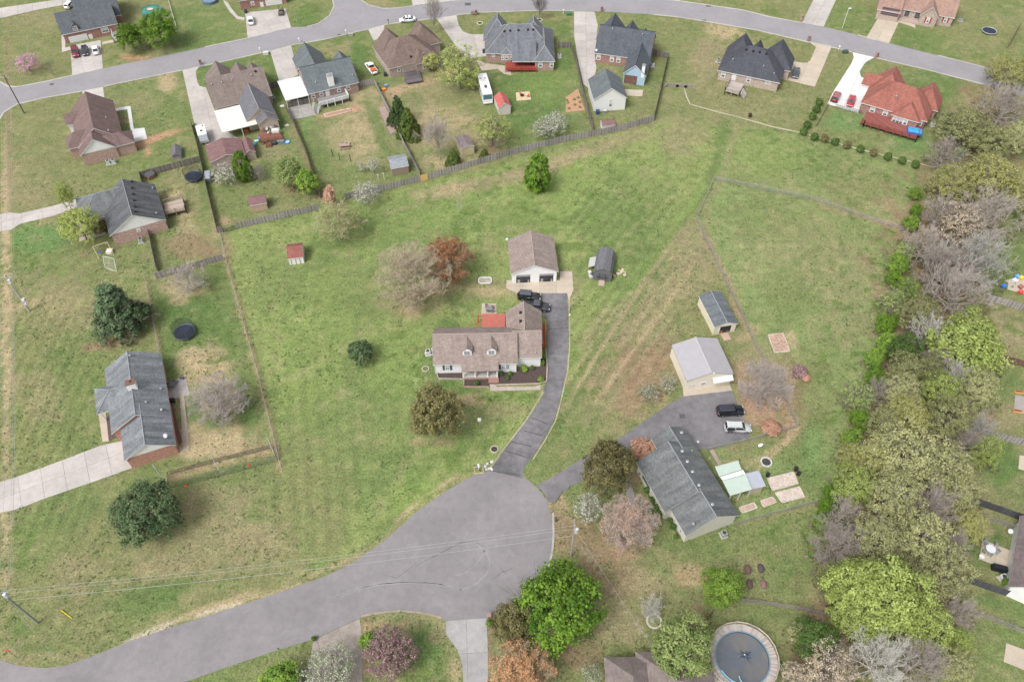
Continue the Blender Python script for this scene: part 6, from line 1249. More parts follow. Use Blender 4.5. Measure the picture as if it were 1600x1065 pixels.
T('sparse', 609, 1020, 42, 7, 'rose', 'pink crabapple in blossom between the two bottom driveways', per=2, size=.024, bark=BARKD); T('shrub', 574, 1000, 13, 2.5, 'bright', 'bright green bush behind the pink crabapple'); T('sparse', 515, 1048, 46, 6, 'cream', 'pale green tree dusted with pink over the left bottom driveway', per=1, bark=BARKM); T('small', 440, 1068, 34, 6, 'bright', 'bright green treetop at the bottom edge', per=8, size=.05)
T('small', 925, 1052, 18, 4, 'cream', 'small pale shrub tree near the bottom roof', per=2, size=.02)
T('small', 1013, 612, 17, 3.6, 'cream', 'left one of two cream flowering shrubs by the metal workshop', per=9, size=.035, cat='shrub', name='flowering_shrub'); T('small', 1044, 599, 16, 3.4, 'cream', 'right one of two cream flowering shrubs by the metal workshop', per=6, size=.035, cat='shrub', name='flowering_shrub')
T('fine', 1193, 594, 43, 8, None, 'grey bare tree with fallen copper leaves beside the dark asphalt parking', bark=BARKM, base=(1192, 628)); T('shrub', 1005, 701, 20, 2.6, 'copper', 'round copper leaved shrub left of the cream house roof', cat='shrub', per=16, size=.07); T('shrub', 1205, 667, 15, 1.6, 'copper', 'low round copper shrub inside the wire fence by the parked wagon', cat='shrub', per=16, size=.07)
T('shrub', 1250, 580, 12, 1.6, 'rose', 'brown brush heap shrub right of the straw garden bed', cat='shrub'); T('shrub', 1259, 590, 7, 1.0, 'copper', 'rusty brush beside the brown brush heap', cat='shrub')
ORD = ['first','second','third','fourth','fifth','sixth','seventh','eighth','ninth','tenth']
for x, y in ((1256,206),(1273,214),(1289,217),(1305,222),(1324,227),(1345,233),(1366,239),(1388,245),(1410,251),(1431,257)):
    T('shrub', x, y-1, 6.2, 2.0, 'dgreen' if x not in (1289, 1324, 1366) else 'bronze', ORD[[1256,1273,1289,1305,1324,1345,1366,1388,1410,1431].index(x)]+' round shrub from the left in the long row below the red deck', cat='shrub', group='row of round shrubs along the edging line', per=9, size=.12)
for x, y in ((1280,160),(1276,171),(1270,182),(1262,195)):
    T('shrub', x, y-1, 6.2, 2.0, 'dgreen', ['topmost','second highest','third highest','lowest'][[1280,1276,1270,1262].index(x)]+' shrub in the short row climbing towards the white driveway', cat='shrub', group='short row of round shrubs by the white driveway', per=9, size=.12)
for x, y, r, l in ((740,571,4.5,'a'),(783,583,3.5,'b'),(797,583,3.5,'c'),(818,573,4,'d'),(832,574,3.5,'e'),(845,592,5,'f'),(745,598,4,'g'),(793,590,3,'h')):
    T('shrub', x if l != 'a' else 820, y if l != 'a' else 577, r, 1.0, 'bright' if l in 'dfa' else 'dgreen', 'small shrub in the mulch bed in front of the central white house', cat='shrub', group='small shrubs in the mulch bed of the white house', per=8, size=.12)
for x, y in ((848,556),(848,566)): T('shrub', x, y, 4, 1.4, 'green', 'leafy shrub in the strip between the central white house and its driveway', cat='shrub', group='shrubs between the white house and its driveway', per=8, size=.12)
for x, y, r in ((1003,738,5),(1011,765,5),(1019,781,6),(1026,793,6),(1030,803,5),(1048,812,4),(1052,822,5),(1056,838,4)):
    T('shrub', x, y, r, 1.3, 'dgreen', ORD[[1003,1011,1019,1026,1030,1048,1052,1056].index(x)]+' low shrub from the top along the west wall of the cream house', cat='shrub', group='foundation shrubs of the cream house', per=8, size=.12)

T('shrub', 1572, 908, 6, 1.4, 'green', 'green ball shrub at the corner of the mauve roofed house', cat='shrub', per=10, size=.12); T('shrub', 741, 20, 5, .7, 'rose', 'brown low shrub on the kerb above the grey hip roof', cat='shrub')
T('shrub', 490, 997, 4, 1.0, 'dgreen', 'small dark bush at the end of the left bottom driveway', cat='shrub', per=9, size=.12); T('shrub', 764, 973, 5, .9, 'green', 'little green shrub by the mailbox at the bottom concrete driveway', cat='shrub')

# the woods on the right
WD = [(1578,112,32,10,'yellow','sparse'),(1572,165,42,13,None,'bare'),(1506,196,42,10,'olive','sparse'),(1478,240,30,9,None,'bare'),(1548,228,34,10,'olive','sparse'),(1590,215,26,9,'pale','sparse'),
 (1545,272,42,12,'yellow','sparse'),(1487,288,34,10,'yellow','sparse'),(1597,300,30,10,'yellow','sparse'),(1470,330,30,9,None,'bare'),(1550,335,48,13,None,'bare'),(1500,350,36,11,'tan','sparse'),
 (1430,302,11,3,'bright','dense'),(1432,328,10,3,'green','dense'),(1425,348,13,4,'bright','dense'),(1415,392,14,5,'light','dense'),(1404,412,16,5,'bright','dense'),(1445,380,32,10,None,'bare'),(1525,405,56,14,'P','bare'),(1468,415,42,12,'M','bare'),
 (1398,436,14,4,'green','dense'),(1420,452,20,6,'bright','sparse'),(1496,455,46,13,'M','bare'),(1435,490,30,9,'olive','sparse'),(1395,470,22,7,'light','sparse'),(1453,520,30,10,'P','bare'),(1384,505,17,5,'green','dense'),(1388,535,18,6,'bright','dense'),
 (1412,548,24,8,'dgreen','dense'),(1510,538,58,12,'lime','dense'),(1470,560,26,8,'M','bare'),(1366,560,15,5,'bright','dense'),(1415,578,28,9,'olive','sparse'),(1448,578,24,8,'olive','sparse'),(1368,590,16,5,'green','dense'),(1375,610,20,7,'M','bare'),(1410,615,30,10,'pale','sparse'),
 (1490,588,28,9,'P','bare'),(1470,612,32,10,'lime','sparse'),(1530,608,32,10,'pale','sparse'),(1342,618,26,7,'light','sparse'),(1345,655,16,5,'green','dense'),(1420,650,34,10,'yellow','sparse'),(1482,655,38,11,'olive','sparse'),(1380,660,28,9,'olive','sparse'),
 (1530,668,24,9,'P','bare'),(1330,685,16,5,'bright','dense'),(1508,690,30,9,'M','bare'),(1330,712,24,8,'yellow','sparse'),(1412,715,58,13,'pale','sparse'),(1365,715,30,10,'yellow','sparse'),(1470,730,46,12,'pale','sparse'),(1540,708,24,8,'lime','sparse'),
 (1335,760,34,10,'lime','sparse'),(1395,778,44,12,'pale','sparse'),(1452,790,40,11,'M','bare'),(1500,770,34,10,'pale','sparse'),(1515,825,26,9,'yellow','sparse'),(1318,800,26,8,'M','bare'),(1290,790,12,4,'green','dense'),(1284,815,12,3.5,'bright','dense'),(1300,770,13,4,'green','dense'),
 (1308,850,44,10,'M','bare'),(1372,840,40,11,'pale','sparse'),(1440,840,42,11,'pale','sparse'),(1492,850,24,9,'M','bare'),(1400,890,40,10,'olive','sparse'),(1470,890,44,11,'pale','sparse'),(1290,895,20,6,'olive','sparse'),
 (1330,915,46,12,'lime','dense'),(1385,935,60,13,'lime','dense'),(1340,965,40,10,'lime','dense'),(1440,975,44,11,'lime','sparse'),(1500,955,26,8,'M','bare'),(1275,1000,34,8,'dgreen','dense'),(1247,990,18,6,'pale','sparse'),
 (1295,1045,44,9,'tan','sparse'),(1375,1030,48,11,'P','bare'),(1440,1030,42,10,'M','bare'),(1490,1040,30,8,'pale','sparse'),(1240,1055,22,6,'tan','sparse'),(1500,1005,22,7,'lime','sparse'),(1555,225,12,6,'bright','dense'),(1500,240,8,4,'green','dense')]
desc = {None:'grey-brown bare tree','P':'pale limbed bare tree','M':'purplish brown bare tree','yellow':'yellow-green budding tree','pale':'pale yellowish budding tree','olive':'olive green half-leafed tree','tan':'tan budding tree','bright':'fresh green bushy tree','green':'green bushy tree','dgreen':'dark green leafy tree','light':'light grey-green bushy tree','lime':'lime green leafy tree'}
def zone(x, y):
    for lim, s in ((140,'at the right end of the upper street'),(260,'in the woods right of the red roofed house'),(370,'in the woods right of the shrub row'),(480,'in the woods right of the wire fenced pasture'),(620,'in the middle of the woods left of the brown fence'),(740,'in the woods level with the cream house roof'),(860,'in the woods above the right patio'),(960,'in the woods left of the mauve roofed house')):
        if y < lim: return s
    return 'in the woods along the bottom right'
cnt = {}
for x, y, r, hh, lf, kd in WD: cnt.setdefault((desc[lf], zone(x, y)), []).append((x, y))
for x, y, r, hh, lf, kd in WD:
    k = (desc[lf], zone(x, y)); mem = sorted(cnt[k]); lab = k[0]+' '+k[1]
    if len(mem) > 1:
        i = mem.index((x, y)); n = len(mem); lab = ('leftmost ' if i == 0 else 'rightmost ' if i == n-1 else 'middle ' if n == 3 else ['', 'second ', 'third ', 'fourth ', 'fifth ', 'sixth '][i])+lab+(', counted from the left' if 0 < i < n-1 and n > 3 else '')
    bk = BARKP if lf == 'P' else BARKM if lf in ('M', None) else BARKP if lf in ('pale', 'yellow') else BARK
    T(kd, x, y, r, hh, lf if lf not in ('P', 'M') else None, lab, bark=bk, group='trees of the right hand woods', per=3 if kd == 'sparse' and lf in ('pale','yellow','lime','olive') else (4 if kd == 'dense' else None), size=.03 if kd == 'sparse' else (.045 if r < 30 else .036))
# leaf litter and brambles under the woods
def undergrowth():
    r = np.random.default_rng(5); P = []
    for x, y, rr, hh, lf, kd in WD:
        g = G(x, y, 2); w = rr*mpp(x, y)*1.1; k = int(w*w*5)
        a = r.uniform(0, 2*PI, k); q = np.sqrt(r.random(k))*w
        P.append(np.stack([g.x+np.cos(a)*q, g.y+np.sin(a)*q, r.uniform(.05, 1.4, k)**1.3], 1))
    P = np.concatenate(P); n = len(P); rep = 3; p = np.repeat(P, rep, 0)+r.normal(0, .3, (n*rep, 3)); p[:, 2] = np.abs(p[:, 2]); N_ = len(p)
    nr = r.normal(0, .6, (N_, 3))+np.array([0, 0, 1]); nr /= np.linalg.norm(nr, axis=1)[:, None]; s = np.cross(nr, r.normal(0, 1, (N_, 3))); s /= np.linalg.norm(s, axis=1)[:, None]; t = np.cross(nr, s); sz = r.uniform(.12, .42, (N_, 1))
    v = np.stack([p-s*sz, p-t*sz*.5, p+s*sz, p+t*sz*.5], 1).reshape(-1, 3); tint = np.stack([r.random(N_), r.random(N_), r.random(N_)], 1)
    o = obj('undergrowth', npmesh('undergrowth', v, np.arange(N_*4).reshape(-1, 4), leafmat('brambles', (.14, .11, .075), (.23, .19, .13), .15, .1, (.09, .13, .03), .38), tint)); tag(o, 'brown and green brambles and leaf litter under the woods', 'undergrowth', kind='stuff')
undergrowth()

# weed and clover tufts standing in the turf
def tufts():
    r = np.random.default_rng(21); n = 90000
    px = r.uniform(-20, 1500, n); py = r.uniform(-20, 1085, n); q = np.array([G(a, b)[:2] for a, b in zip(px, py)]); x, y = q[:, 0], q[:, 1]
    dens = sstep(vnoise(x, y, 9, 31, 3), .42, .66)*.8+sstep(vnoise(x, y, 2.2, 32, 2), .5, .75)*.6+.08
    sc = np.array([mpp(a, b) for a, b in zip(px[:1], py[:1])])[0]
    keep = r.random(n) < .6*dens*np.clip((1065-py)/1400+.35, .3, 1)
    for poly in PAVED:
        ins = np.zeros(n, bool)
        for (ax, ay), (bx, by) in zip(poly, poly[1:]+poly[:1]):
            k = ((ay > y) != (by > y)) & (x < (bx-ax)*(y-ay)/((by-ay) if by != ay else 1e-9)+ax); ins ^= k
        keep &= ~ins
    edge = [(0,1600),(250,1450),(400,1400),(560,1360),(700,1320),(850,1290),(1100,1280)]
    keep &= px < np.interp(py, [e[0] for e in edge], [e[1] for e in edge]); x, y = x[keep], y[keep]; m = len(x); rep = 4
    X = np.repeat(x, rep)+r.normal(0, .10, m*rep); Y = np.repeat(y, rep)+r.normal(0, .10, m*rep); N_ = m*rep; S = np.repeat(r.uniform(.6, 1.5, m), rep)[:, None]
    p = np.stack([X, Y, r.uniform(.02, .07, N_)], 1); a = r.uniform(0, 2*PI, N_); d = np.stack([np.cos(a), np.sin(a), r.uniform(.1, .6, N_)], 1); s = np.stack([-np.sin(a), np.cos(a), np.zeros(N_)], 1); L_ = r.uniform(.08, .18, (N_, 1))*S
    v = np.stack([p-s*L_*.45, p+s*L_*.45, p+d*L_+s*L_*.2, p+d*L_-s*L_*.2], 1).reshape(-1, 3); cl = np.repeat(r.random(m), rep)
    o = obj('grass_tufts', npmesh('grass_tufts', v, np.arange(N_*4).reshape(-1, 4), leafmat('tuft_green', (.085, .135, .04), (.14, .19, .065), .25, .1, (.26, .235, .14), .14), np.stack([cl, cl, r.random(N_)], 1))); tag(o, 'dark clover and weed tufts scattered through the lawns', 'grass', kind='stuff')
tufts()
# ---------------------------------------------------------------- fences
FM = {}
def panel_mesh(kind):
    if kind in FM: return FM[kind]
    mb = MB(); Lp = 2.4; rr = random.Random(len(FM)+2)
    if kind.startswith('board'):
        n = 16; hb = 1.75
        for i in range(n):
            x = i*Lp/n; z = hb+rr.uniform(-.03, .03); mb.box(x+.008, x+Lp/n-.008, -.012+rr.uniform(-.006, .006), .012, .04, z, rr.choice((0, 0, 1, 2)))
        mb.box(0, Lp, .014, .06, .35, .44, 0); mb.box(0, Lp, .014, .06, 1.3, 1.39, 0)
    elif kind == 'rail':
        for z in (.35, .75, 1.15): mb.box(0, Lp, -.02, .02, z-.07, z+.07, 0)
    elif kind == 'wire' or kind == 'darkwire':
        hh = 1.15; r = .011
        for i in range(18):
            x = i*Lp/18; d = hh
            for sg in (1, -1):
                xa, xb = (x, x+d*.5) if sg > 0 else (x+d*.5, x)
                if max(xa, xb) > Lp: continue
                mb.add([(xa-r, 0, .03), (xa+r, 0, .03), (xb+r, 0, hh), (xb-r, 0, hh)], [(0,1,2,3)])
        for z in (.15, .4, .65, .9): mb.box(0, Lp, -.006, .006, z-.01, z+.01)
        mb.box(0, Lp, -.022, .022, hh-.02, hh+.03)
    mats = {'board': [wood((.27,.25,.245), .3), wood((.20,.185,.18), .3), wood((.34,.315,.30), .3)], 'boarddark': [wood((.14,.12,.115), .3), wood((.10,.09,.09), .3), wood((.19,.17,.16), .3)], 'boardblack': [wood((.06,.06,.07), .3), wood((.045,.045,.055), .3), wood((.085,.085,.095), .3)],
            'boardbrown': [wood((.15,.09,.065), .3), wood((.11,.07,.05), .3), wood((.2,.12,.09), .3)], 'rail': [wood((.23,.2,.2), .3)], 'wire': [plain((.27,.28,.26), .5)], 'darkwire': [plain((.05,.07,.06), .6)]}[kind]
    FM[kind] = (mb.mesh('panel', mats), mats); return FM[kind]
PM = {}
def post_mesh(h, r, mat):
    k = (h, r, id(mat))
    if k not in PM: PM[k] = (MB().box(-r, r, -r, r, 0, h) if r > .035 else MB().tube((0,0,0), (0,0,h), r, r, 6)).mesh('post', mat)
    return PM[k]
def fence(pts, kind, label, name=None, hs=1.0, posts=True, gaps=()):
    P = [Vector(p) for p in P2(pts)]; t = thing(name or ('wire_fence' if 'wire' in kind else 'board_fence' if 'board' in kind else 'rail_fence'), label, 'fence', (P[0].x, P[0].y, 0))
    me, mats = panel_mesh(kind); k = 0
    for a, b in zip(P, P[1:]):
        Ln = (b-a).length; n = max(1, round(Ln/2.4)); d = (b-a)/Ln; th = math.atan2(d.y, d.x)
        for i in range(n):
            q = a+d*(Ln*i/n)-P[0]; rr = random.Random(k*7+n); k += 1
            o = obj('panel', me, t, (q.x, q.y, 0), th+rr.uniform(-.012, .012)); o.scale = (Ln/n/2.4*.996, 1, hs*rr.uniform(.97, 1.03))
            po = obj('post', post_mesh(1.85 if 'board' in kind else 1.3, .055 if 'wire' not in kind else .03, mats[0]), t, (q.x, q.y+(0), 0), th)
            po.scale = (1, 1, hs)
    q = P[-1]-P[0]; o = obj('post', post_mesh(1.85 if 'board' in kind else 1.3, .055 if 'wire' not in kind else .03, mats[0]), t, (q.x, q.y, 0)); o.scale = (1, 1, hs)
    return t
fence([(372,357),(498,328)], 'board', 'weathered grey board fence between the chain gate and the budding olive-tan tree')
fence([(540,312),(594,299),(657,283.5)], 'board', 'weathered grey board fence behind the grey wood shed, left of the new yellow gate')
fence([(669,280.5),(804,240.5),(882,221.5),(902,217.5),(964,205.5),(1021,189.5)], 'board', 'long weathered grey board fence right of the new yellow gate')
fence([(1021,189.5),(1028,160),(1035,128),(1043,92),(1018,86)], 'boarddark', 'dark board fence along the east side of the blue gabled house')
fence([(872,75),(892,75),(900,100),(908,140),(926,206)], 'boarddark', 'dark board fence between the green lawn and the white detached garage')
fence([(586,132),(612,185),(632,230),(656,276)], 'board', 'board fence running down beside the two dark conifers')
fence([(562,137),(586,132)], 'board', 'short board fence behind the white pickup')
fence([(448,172),(458,192),(480,245),(501,310)], 'boarddark', 'dark vine covered board fence between the two yards below the white patio roofs')
fence([(450,169),(484,161)], 'boarddark', 'short dark board fence under the edge of the white patio roof', hs=.95)
fence([(420,140),(436,136)], 'boarddark', 'short dark board fence right of the wide brown roof')
fence([(300,196),(312,240),(326,303),(341,364)], 'boarddark', 'dark board fence running down past the round trampoline')
fence([(221,278),(314,253)], 'boarddark', 'dark board fence above the round trampoline')
fence([(221,278),(224,290)], 'boarddark', 'very short dark board fence by the dog house')
fence([(341,364),(349,362.5)], 'boarddark', 'single dark fence panel at the left end of the chain gate')
fence([(350,363),(360,362),(371,357.5)], 'darkwire', 'low dark wire gate at the left end of the long board fence', 'wire_gate')
fence([(234,364),(240,392),(247,424)], 'boarddark', 'dark board fence below the air conditioner of the mottled brick house')
fence([(245,436),(290,424),(350,406)], 'board', 'grey board fence behind the small bare tree above the trampoline yard')
fence([(228,438),(240,498),(252,560),(262,600)], 'wire', 'wire fence beside the big grey-green pine')
fence([(345,366),(352,400),(385,520),(405,590),(441,737)], 'wire', 'long wire fence on a bare dirt strip left of the central lawn')
fence([(264,742),(330,724),(428,700)], 'darkwire', 'low dark wire fence behind the white net posts')
fence([(264,742),(266,762)], 'darkwire', 'left end of the dark netted pen below the straw coloured yard')
fence([(428,700),(434,720)], 'darkwire', 'right end of the dark netted pen below the straw coloured yard')
fence([(1184,550),(1140,455),(1113,400),(1088,343),(1115,281)], 'wire', 'wire fence beside the long cream shed on the west side of the pasture')
fence([(1115,281),(1270,313),(1350,341),(1416,362)], 'wire', 'wire fence across the top of the pasture')
fence([(1186,552),(1220,610),(1245,668),(1175,688),(1105,705)], 'wire', 'wire fence around the copper leaf litter behind the parked wagon')
fence([(1150,820),(1210,803),(1282,784)], 'wire', 'wire fence below the straw garden beds of the cream house')
fence([(1305,168),(1345,178)], 'darkwire', 'low dark fence at the end of the bright white driveway', hs=.8)
fence([(1294,165),(1276,197)], 'darkwire', 'dark wire fence beside the short shrub row', hs=.9)
fence([(1156,940),(1185,943),(1240,951),(1288,962)], 'rail', 'dark three rail fence above the round pool')
fence([(1541,470),(1570,477),(1608,489)], 'board', 'grey board fence below the crowded play patio')
fence([(1563,565),(1608,575)], 'boardbrown', 'brown board fence right of the big lime tree')
fence([(1522,674),(1560,686),(1608,698)], 'board', 'grey board fence behind the pale limbed tree on the right')
fence([(1518,786),(1560,800),(1608,817)], 'boardblack', 'upper black board fence at the right edge')
fence([(1500,800),(1540,811),(1594,831)], 'rail', 'grey rail fence just below the upper black board fence')
fence([(1508,908),(1540,920),(1570,930)], 'boardblack', 'lower black board fence beside the right patio')
fence([(1488,949),(1530,962),(1608,993)], 'rail', 'long grey rail fence in the lower right corner')
fence([(1592,43),(1574,75)], 'boardbrown', 'brown fence in the top right corner', hs=.8)
fence([(1101,972),(1112,958)], 'boardbrown', 'short brown fence between the light green trees', hs=.8)
# new gate boards
g0, g1 = P2([(658,283.3),(668.5,281)]); t = thing('fence_gate', 'new yellow pine gate in the long grey board fence', 'gate', (g0[0], g0[1], 0)); d = Vector((g1[0]-g0[0], g1[1]-g0[1])); th = math.atan2(d.y, d.x); Ln = d.length
for i in range(6): MB().box(i*Ln/6+.01, (i+1)*Ln/6-.01, -.02, .02, .05, 1.75).build('board', plain((.62,.38,.13), .7, .1), t)
t.rotation_euler[2] = th; MB().box(0, Ln, .022, .06, .4, .5).box(0, Ln, .022, .06, 1.3, 1.4).build('brace', plain((.5,.3,.11), .7), t)
# white vinyl fence line beside the pool at the top
P = P2([(263,0),(276,44)]); t = thing('white_fence', 'white vinyl fence line right of the round green pool at the top left', 'fence', (P[0][0], P[0][1], 0)); d = Vector((P[1][0]-P[0][0], P[1][1]-P[0][1])); th = math.atan2(d.y, d.x); t.rotation_euler[2] = th
for i in range(8):
    x = d.length*i/7; MB().box(x-.06, x+.06, -.06, .06, 0, 1.1).build('post', WHITE, t)
    if i < 7:
        for z in (.35, .65, .95): MB().box(x+.065, x+d.length/7-.065, -.02, .02, z-.06, z+.06).build('rail', WHITE, t)

# ---------------------------------------------------------------- utility poles and wires
def pole(name, label, base, h, r=.16, mat=None, arm=True, transformer=False, lean=None, armdir=0.0, boxes=()):
    b = G(*base); t = thing(name, label, 'utility pole', (b.x, b.y, 0)); tx, ty = (0, 0)
    MB().tube((0,0,-.2), (tx,ty,h), r, r*.7, 8).build('pole', mat or wood((.23,.21,.19), .2, (3,3,1)), t)
    c, s = math.cos(armdir), math.sin(armdir)
    if arm:
        a = MB(); a.tube((-1.2*c, -1.2*s, h-.5), (1.2*c, 1.2*s, h-.5), .07, .07, 4); a.build('crossarm', wood((.32,.3,.28), .2), t)
        for k in (-1.1, 0, 1.1): MB().tube((k*c, k*s, h-.45), (k*c, k*s, h-.15), .05, .035, 6).build('insulator', plain((.5,.5,.5), .3), t)
    if transformer: MB().tube((.35, -.1, h-1.9), (.35, -.1, h-1.0), .26, .26, 10).ball((.35,-.1,h-1.0), .26, .1).build('transformer', plain((.55,.58,.6), .4), t)
    for (z, w) in boxes: MB().box(r*.7, r*.7+w, -w/2, w/2, z, z+w*1.3).build('meter_box', plain((.6,.6,.62), .4), t)
    return Vector((b.x, b.y, h)), Vector((c, s, 0))
def height_for(base, top):
    b = G(*base); best = min(((abs(proj(b.x, b.y, z/10)[1]-top[1])), z/10) for z in range(20, 200)); return best[1]
LTW = wood((.36,.35,.34), .15, (3,3,1))
pA, dA = pole('utility_pole', 'dark leaning-looking utility pole at the upper left street corner', (38,177), height_for((38,177),(2,118)), mat=wood((.075,.065,.06), .2, (3,3,1)))
pB, dB = pole('utility_pole', 'pale utility pole with white boxes left of the big pine', (46,486), height_for((46,486),(6,430)), mat=LTW, boxes=((3.0,.5),(2.0,.35)), transformer=True, r=.2)
pC, dC = pole('utility_pole', 'grey-green utility pole at the bottom left beside the lower street', (60,973), height_for((60,973),(12,922)), mat=wood((.25,.27,.25), .2, (3,3,1)), transformer=True, r=.18)
pD, dD = pole('utility_pole', 'pale utility pole with round transformer right of the cul-de-sac', (892,868), height_for((892,868),(893,820)), mat=LTW, transformer=True, armdir=PI/2)
def wire(a, b, sag, label, r=.018, mat=None):
    n = 14; pts = []
    for i in range(n+1):
        f = i/n; p = a.lerp(b, f); p = Vector((p.x, p.y, p.z-4*sag*f*(1-f))); pts.append(p)
    c = (a+b)/2; t = MB(); t.poly([p-Vector((a.x, a.y, 0)) for p in pts], r, 4); o = t.build('overhead_wire', mat or plain((.34,.34,.33), .5), None, loc=(a.x, a.y, 0)); tag(o, label, 'wire', 'overhead wires')
pE = Vector((pA.x-3, pA.y+75, pA.z)); pF = Vector((pC.x+2, -30, pC.z))
for i, k in enumerate((-1.1, 0, 1.1)):
    nm = ('outer', 'middle', 'inner')[i]; o = Vector((k, 0, -.15))
    wire(pA+o, pB+o, 1.0, nm+' wire between the dark corner pole and the pale pole with boxes'); wire(pB+o, pC+o, 1.3, nm+' wire running down the left edge past the concrete driveway'); wire(pE+o, pA+o, 1.0, nm+' wire leaving the top of the dark corner pole')
wire(pB-Vector((-.2,0,2.6)), pC-Vector((-.2,0,2.6)), 1.4, 'thick low cable running down the left edge past the concrete driveway', .03, plain((.30,.31,.30), .5)); wire(pA-Vector((-.2,0,2.6)), pB-Vector((-.2,0,2.6)), 1.2, 'thick low cable from the dark corner pole to the pale pole with boxes', .028, plain((.30,.31,.30), .5))
for o, nm in ((Vector((0,0,-.1)), 'top'), (Vector((0,0,-1.1)), 'second')): wire(pC+o, pD+o, 1.2, nm+' wire crossing the cul-de-sac to the pole with the round transformer')
wire(pC-Vector((0,0,3.4)), pD-Vector((0,0,3.4)), 1.2, 'lowest thick cable crossing the cul-de-sac', .03, plain((.30,.31,.30), .5))
def guy(p, px, label): g = G(*px); wire(p-Vector((0,0,1)), g, 0, label, .018)
guy(pC, (88,1028), 'guy wire slanting from the bottom left pole to the verge'); guy(pD, (1020,1012), 'guy wire slanting from the cul-de-sac pole over the lawn'); guy(pD, (884,770), 'guy wire from the cul-de-sac pole to the side driveway')
o = MB().tube((0,0,0), (2.0,-1.2,.0), .06, .06, 6).build('guy_marker', plain((.65,.5,.02), .5), None, loc=(*G(96,953).xy, .12)); tag(o, 'yellow plastic guy wire marker lying in the lawn at the bottom left', 'marker')

# ---------------------------------------------------------------- vehicles
WH = {}
def wheels(t, L_, W_, r, ax):
    if r not in WH:
        a = MB().tube((0,-.11,0), (0,.11,0), r, r, 14).mesh('tyre', plain((.02,.02,.02), .8)); b = MB().tube((0,-.118,0), (0,.118,0), r*.6, r*.6, 10).mesh('rim', plain((.35,.35,.36), .35, .1, 1, .6)); WH[r] = (a, b)
    for x in ax:
        for sg in (-1, 1):
            o = obj('wheel', WH[r][0], t, (x, sg*(W_/2-.12), r)); obj('rim', WH[r][1], o, (0,0,0))
PAINT = {}
def paint(c, rough=.28):
    if c not in PAINT:
        m, n, b, o = newmat('car_paint'); b.inputs['Base Color'].default_value = rgba(c); b.inputs['Roughness'].default_value = rough; b.inputs['Coat Weight'].default_value = .5; b.inputs['Coat Roughness'].default_value = .1; PAINT[c] = m
    return PAINT[c]
def hull(mb, stations, mi=0):
    """stations: x, z bottom, z top, half width low, half width top"""
    k = len(mb.v); n = 8
    for x, zb, zt, wl, wt in stations:
        zm = zb+(zt-zb)*.62
        mb.v += [(x,-wl*.92,zb),(x,-wl,zb+(zt-zb)*.3),(x,-wl*.985,zm),(x,-wt,zt),(x,wt,zt),(x,wl*.985,zm),(x,wl,zb+(zt-zb)*.3),(x,wl*.92,zb)]
    for i in range(len(stations)-1):
        for j in range(n): a = k+i*n+j; b = k+i*n+(j+1)%n; mb.f.append((a, a+n, b+n, b)); mb.m.append(mi)
    mb.f.append(tuple(k+j for j in range(n))); mb.m.append(mi); e = k+(len(stations)-1)*n; mb.f.append(tuple(e+j for j in range(n-1,-1,-1))); mb.m.append(mi)
CARS = dict(
 sedan=dict(L=4.8, W=1.82, H=1.45, belt=.92, hood=.86, deck=.98, c=(-1.75,-1.0,.55,1.25), r=.33),
 hatch=dict(L=4.4, W=1.78, H=1.5, belt=.95, hood=.90, deck=1.0, c=(-2.05,-1.75,.45,1.15), r=.33),
 wagon=dict(L=4.75, W=1.84, H=1.62, belt=.98, hood=.95, deck=1.0, c=(-2.25,-2.0,.55,1.25), r=.34),
 suv=dict(L=4.9, W=1.93, H=1.76, belt=1.08, hood=1.08, deck=1.1, c=(-2.3,-2.05,.50,1.12), r=.38),
 jeep=dict(L=4.6, W=1.88, H=1.85, belt=1.15, hood=1.12, deck=1.15, c=(-1.95,-1.9,.35,.62), r=.42),
 pickup=dict(L=5.7, W=1.98, H=1.85, belt=1.12, hood=1.1, deck=1.1, c=(-.55,-.4,.85,1.5), r=.40))
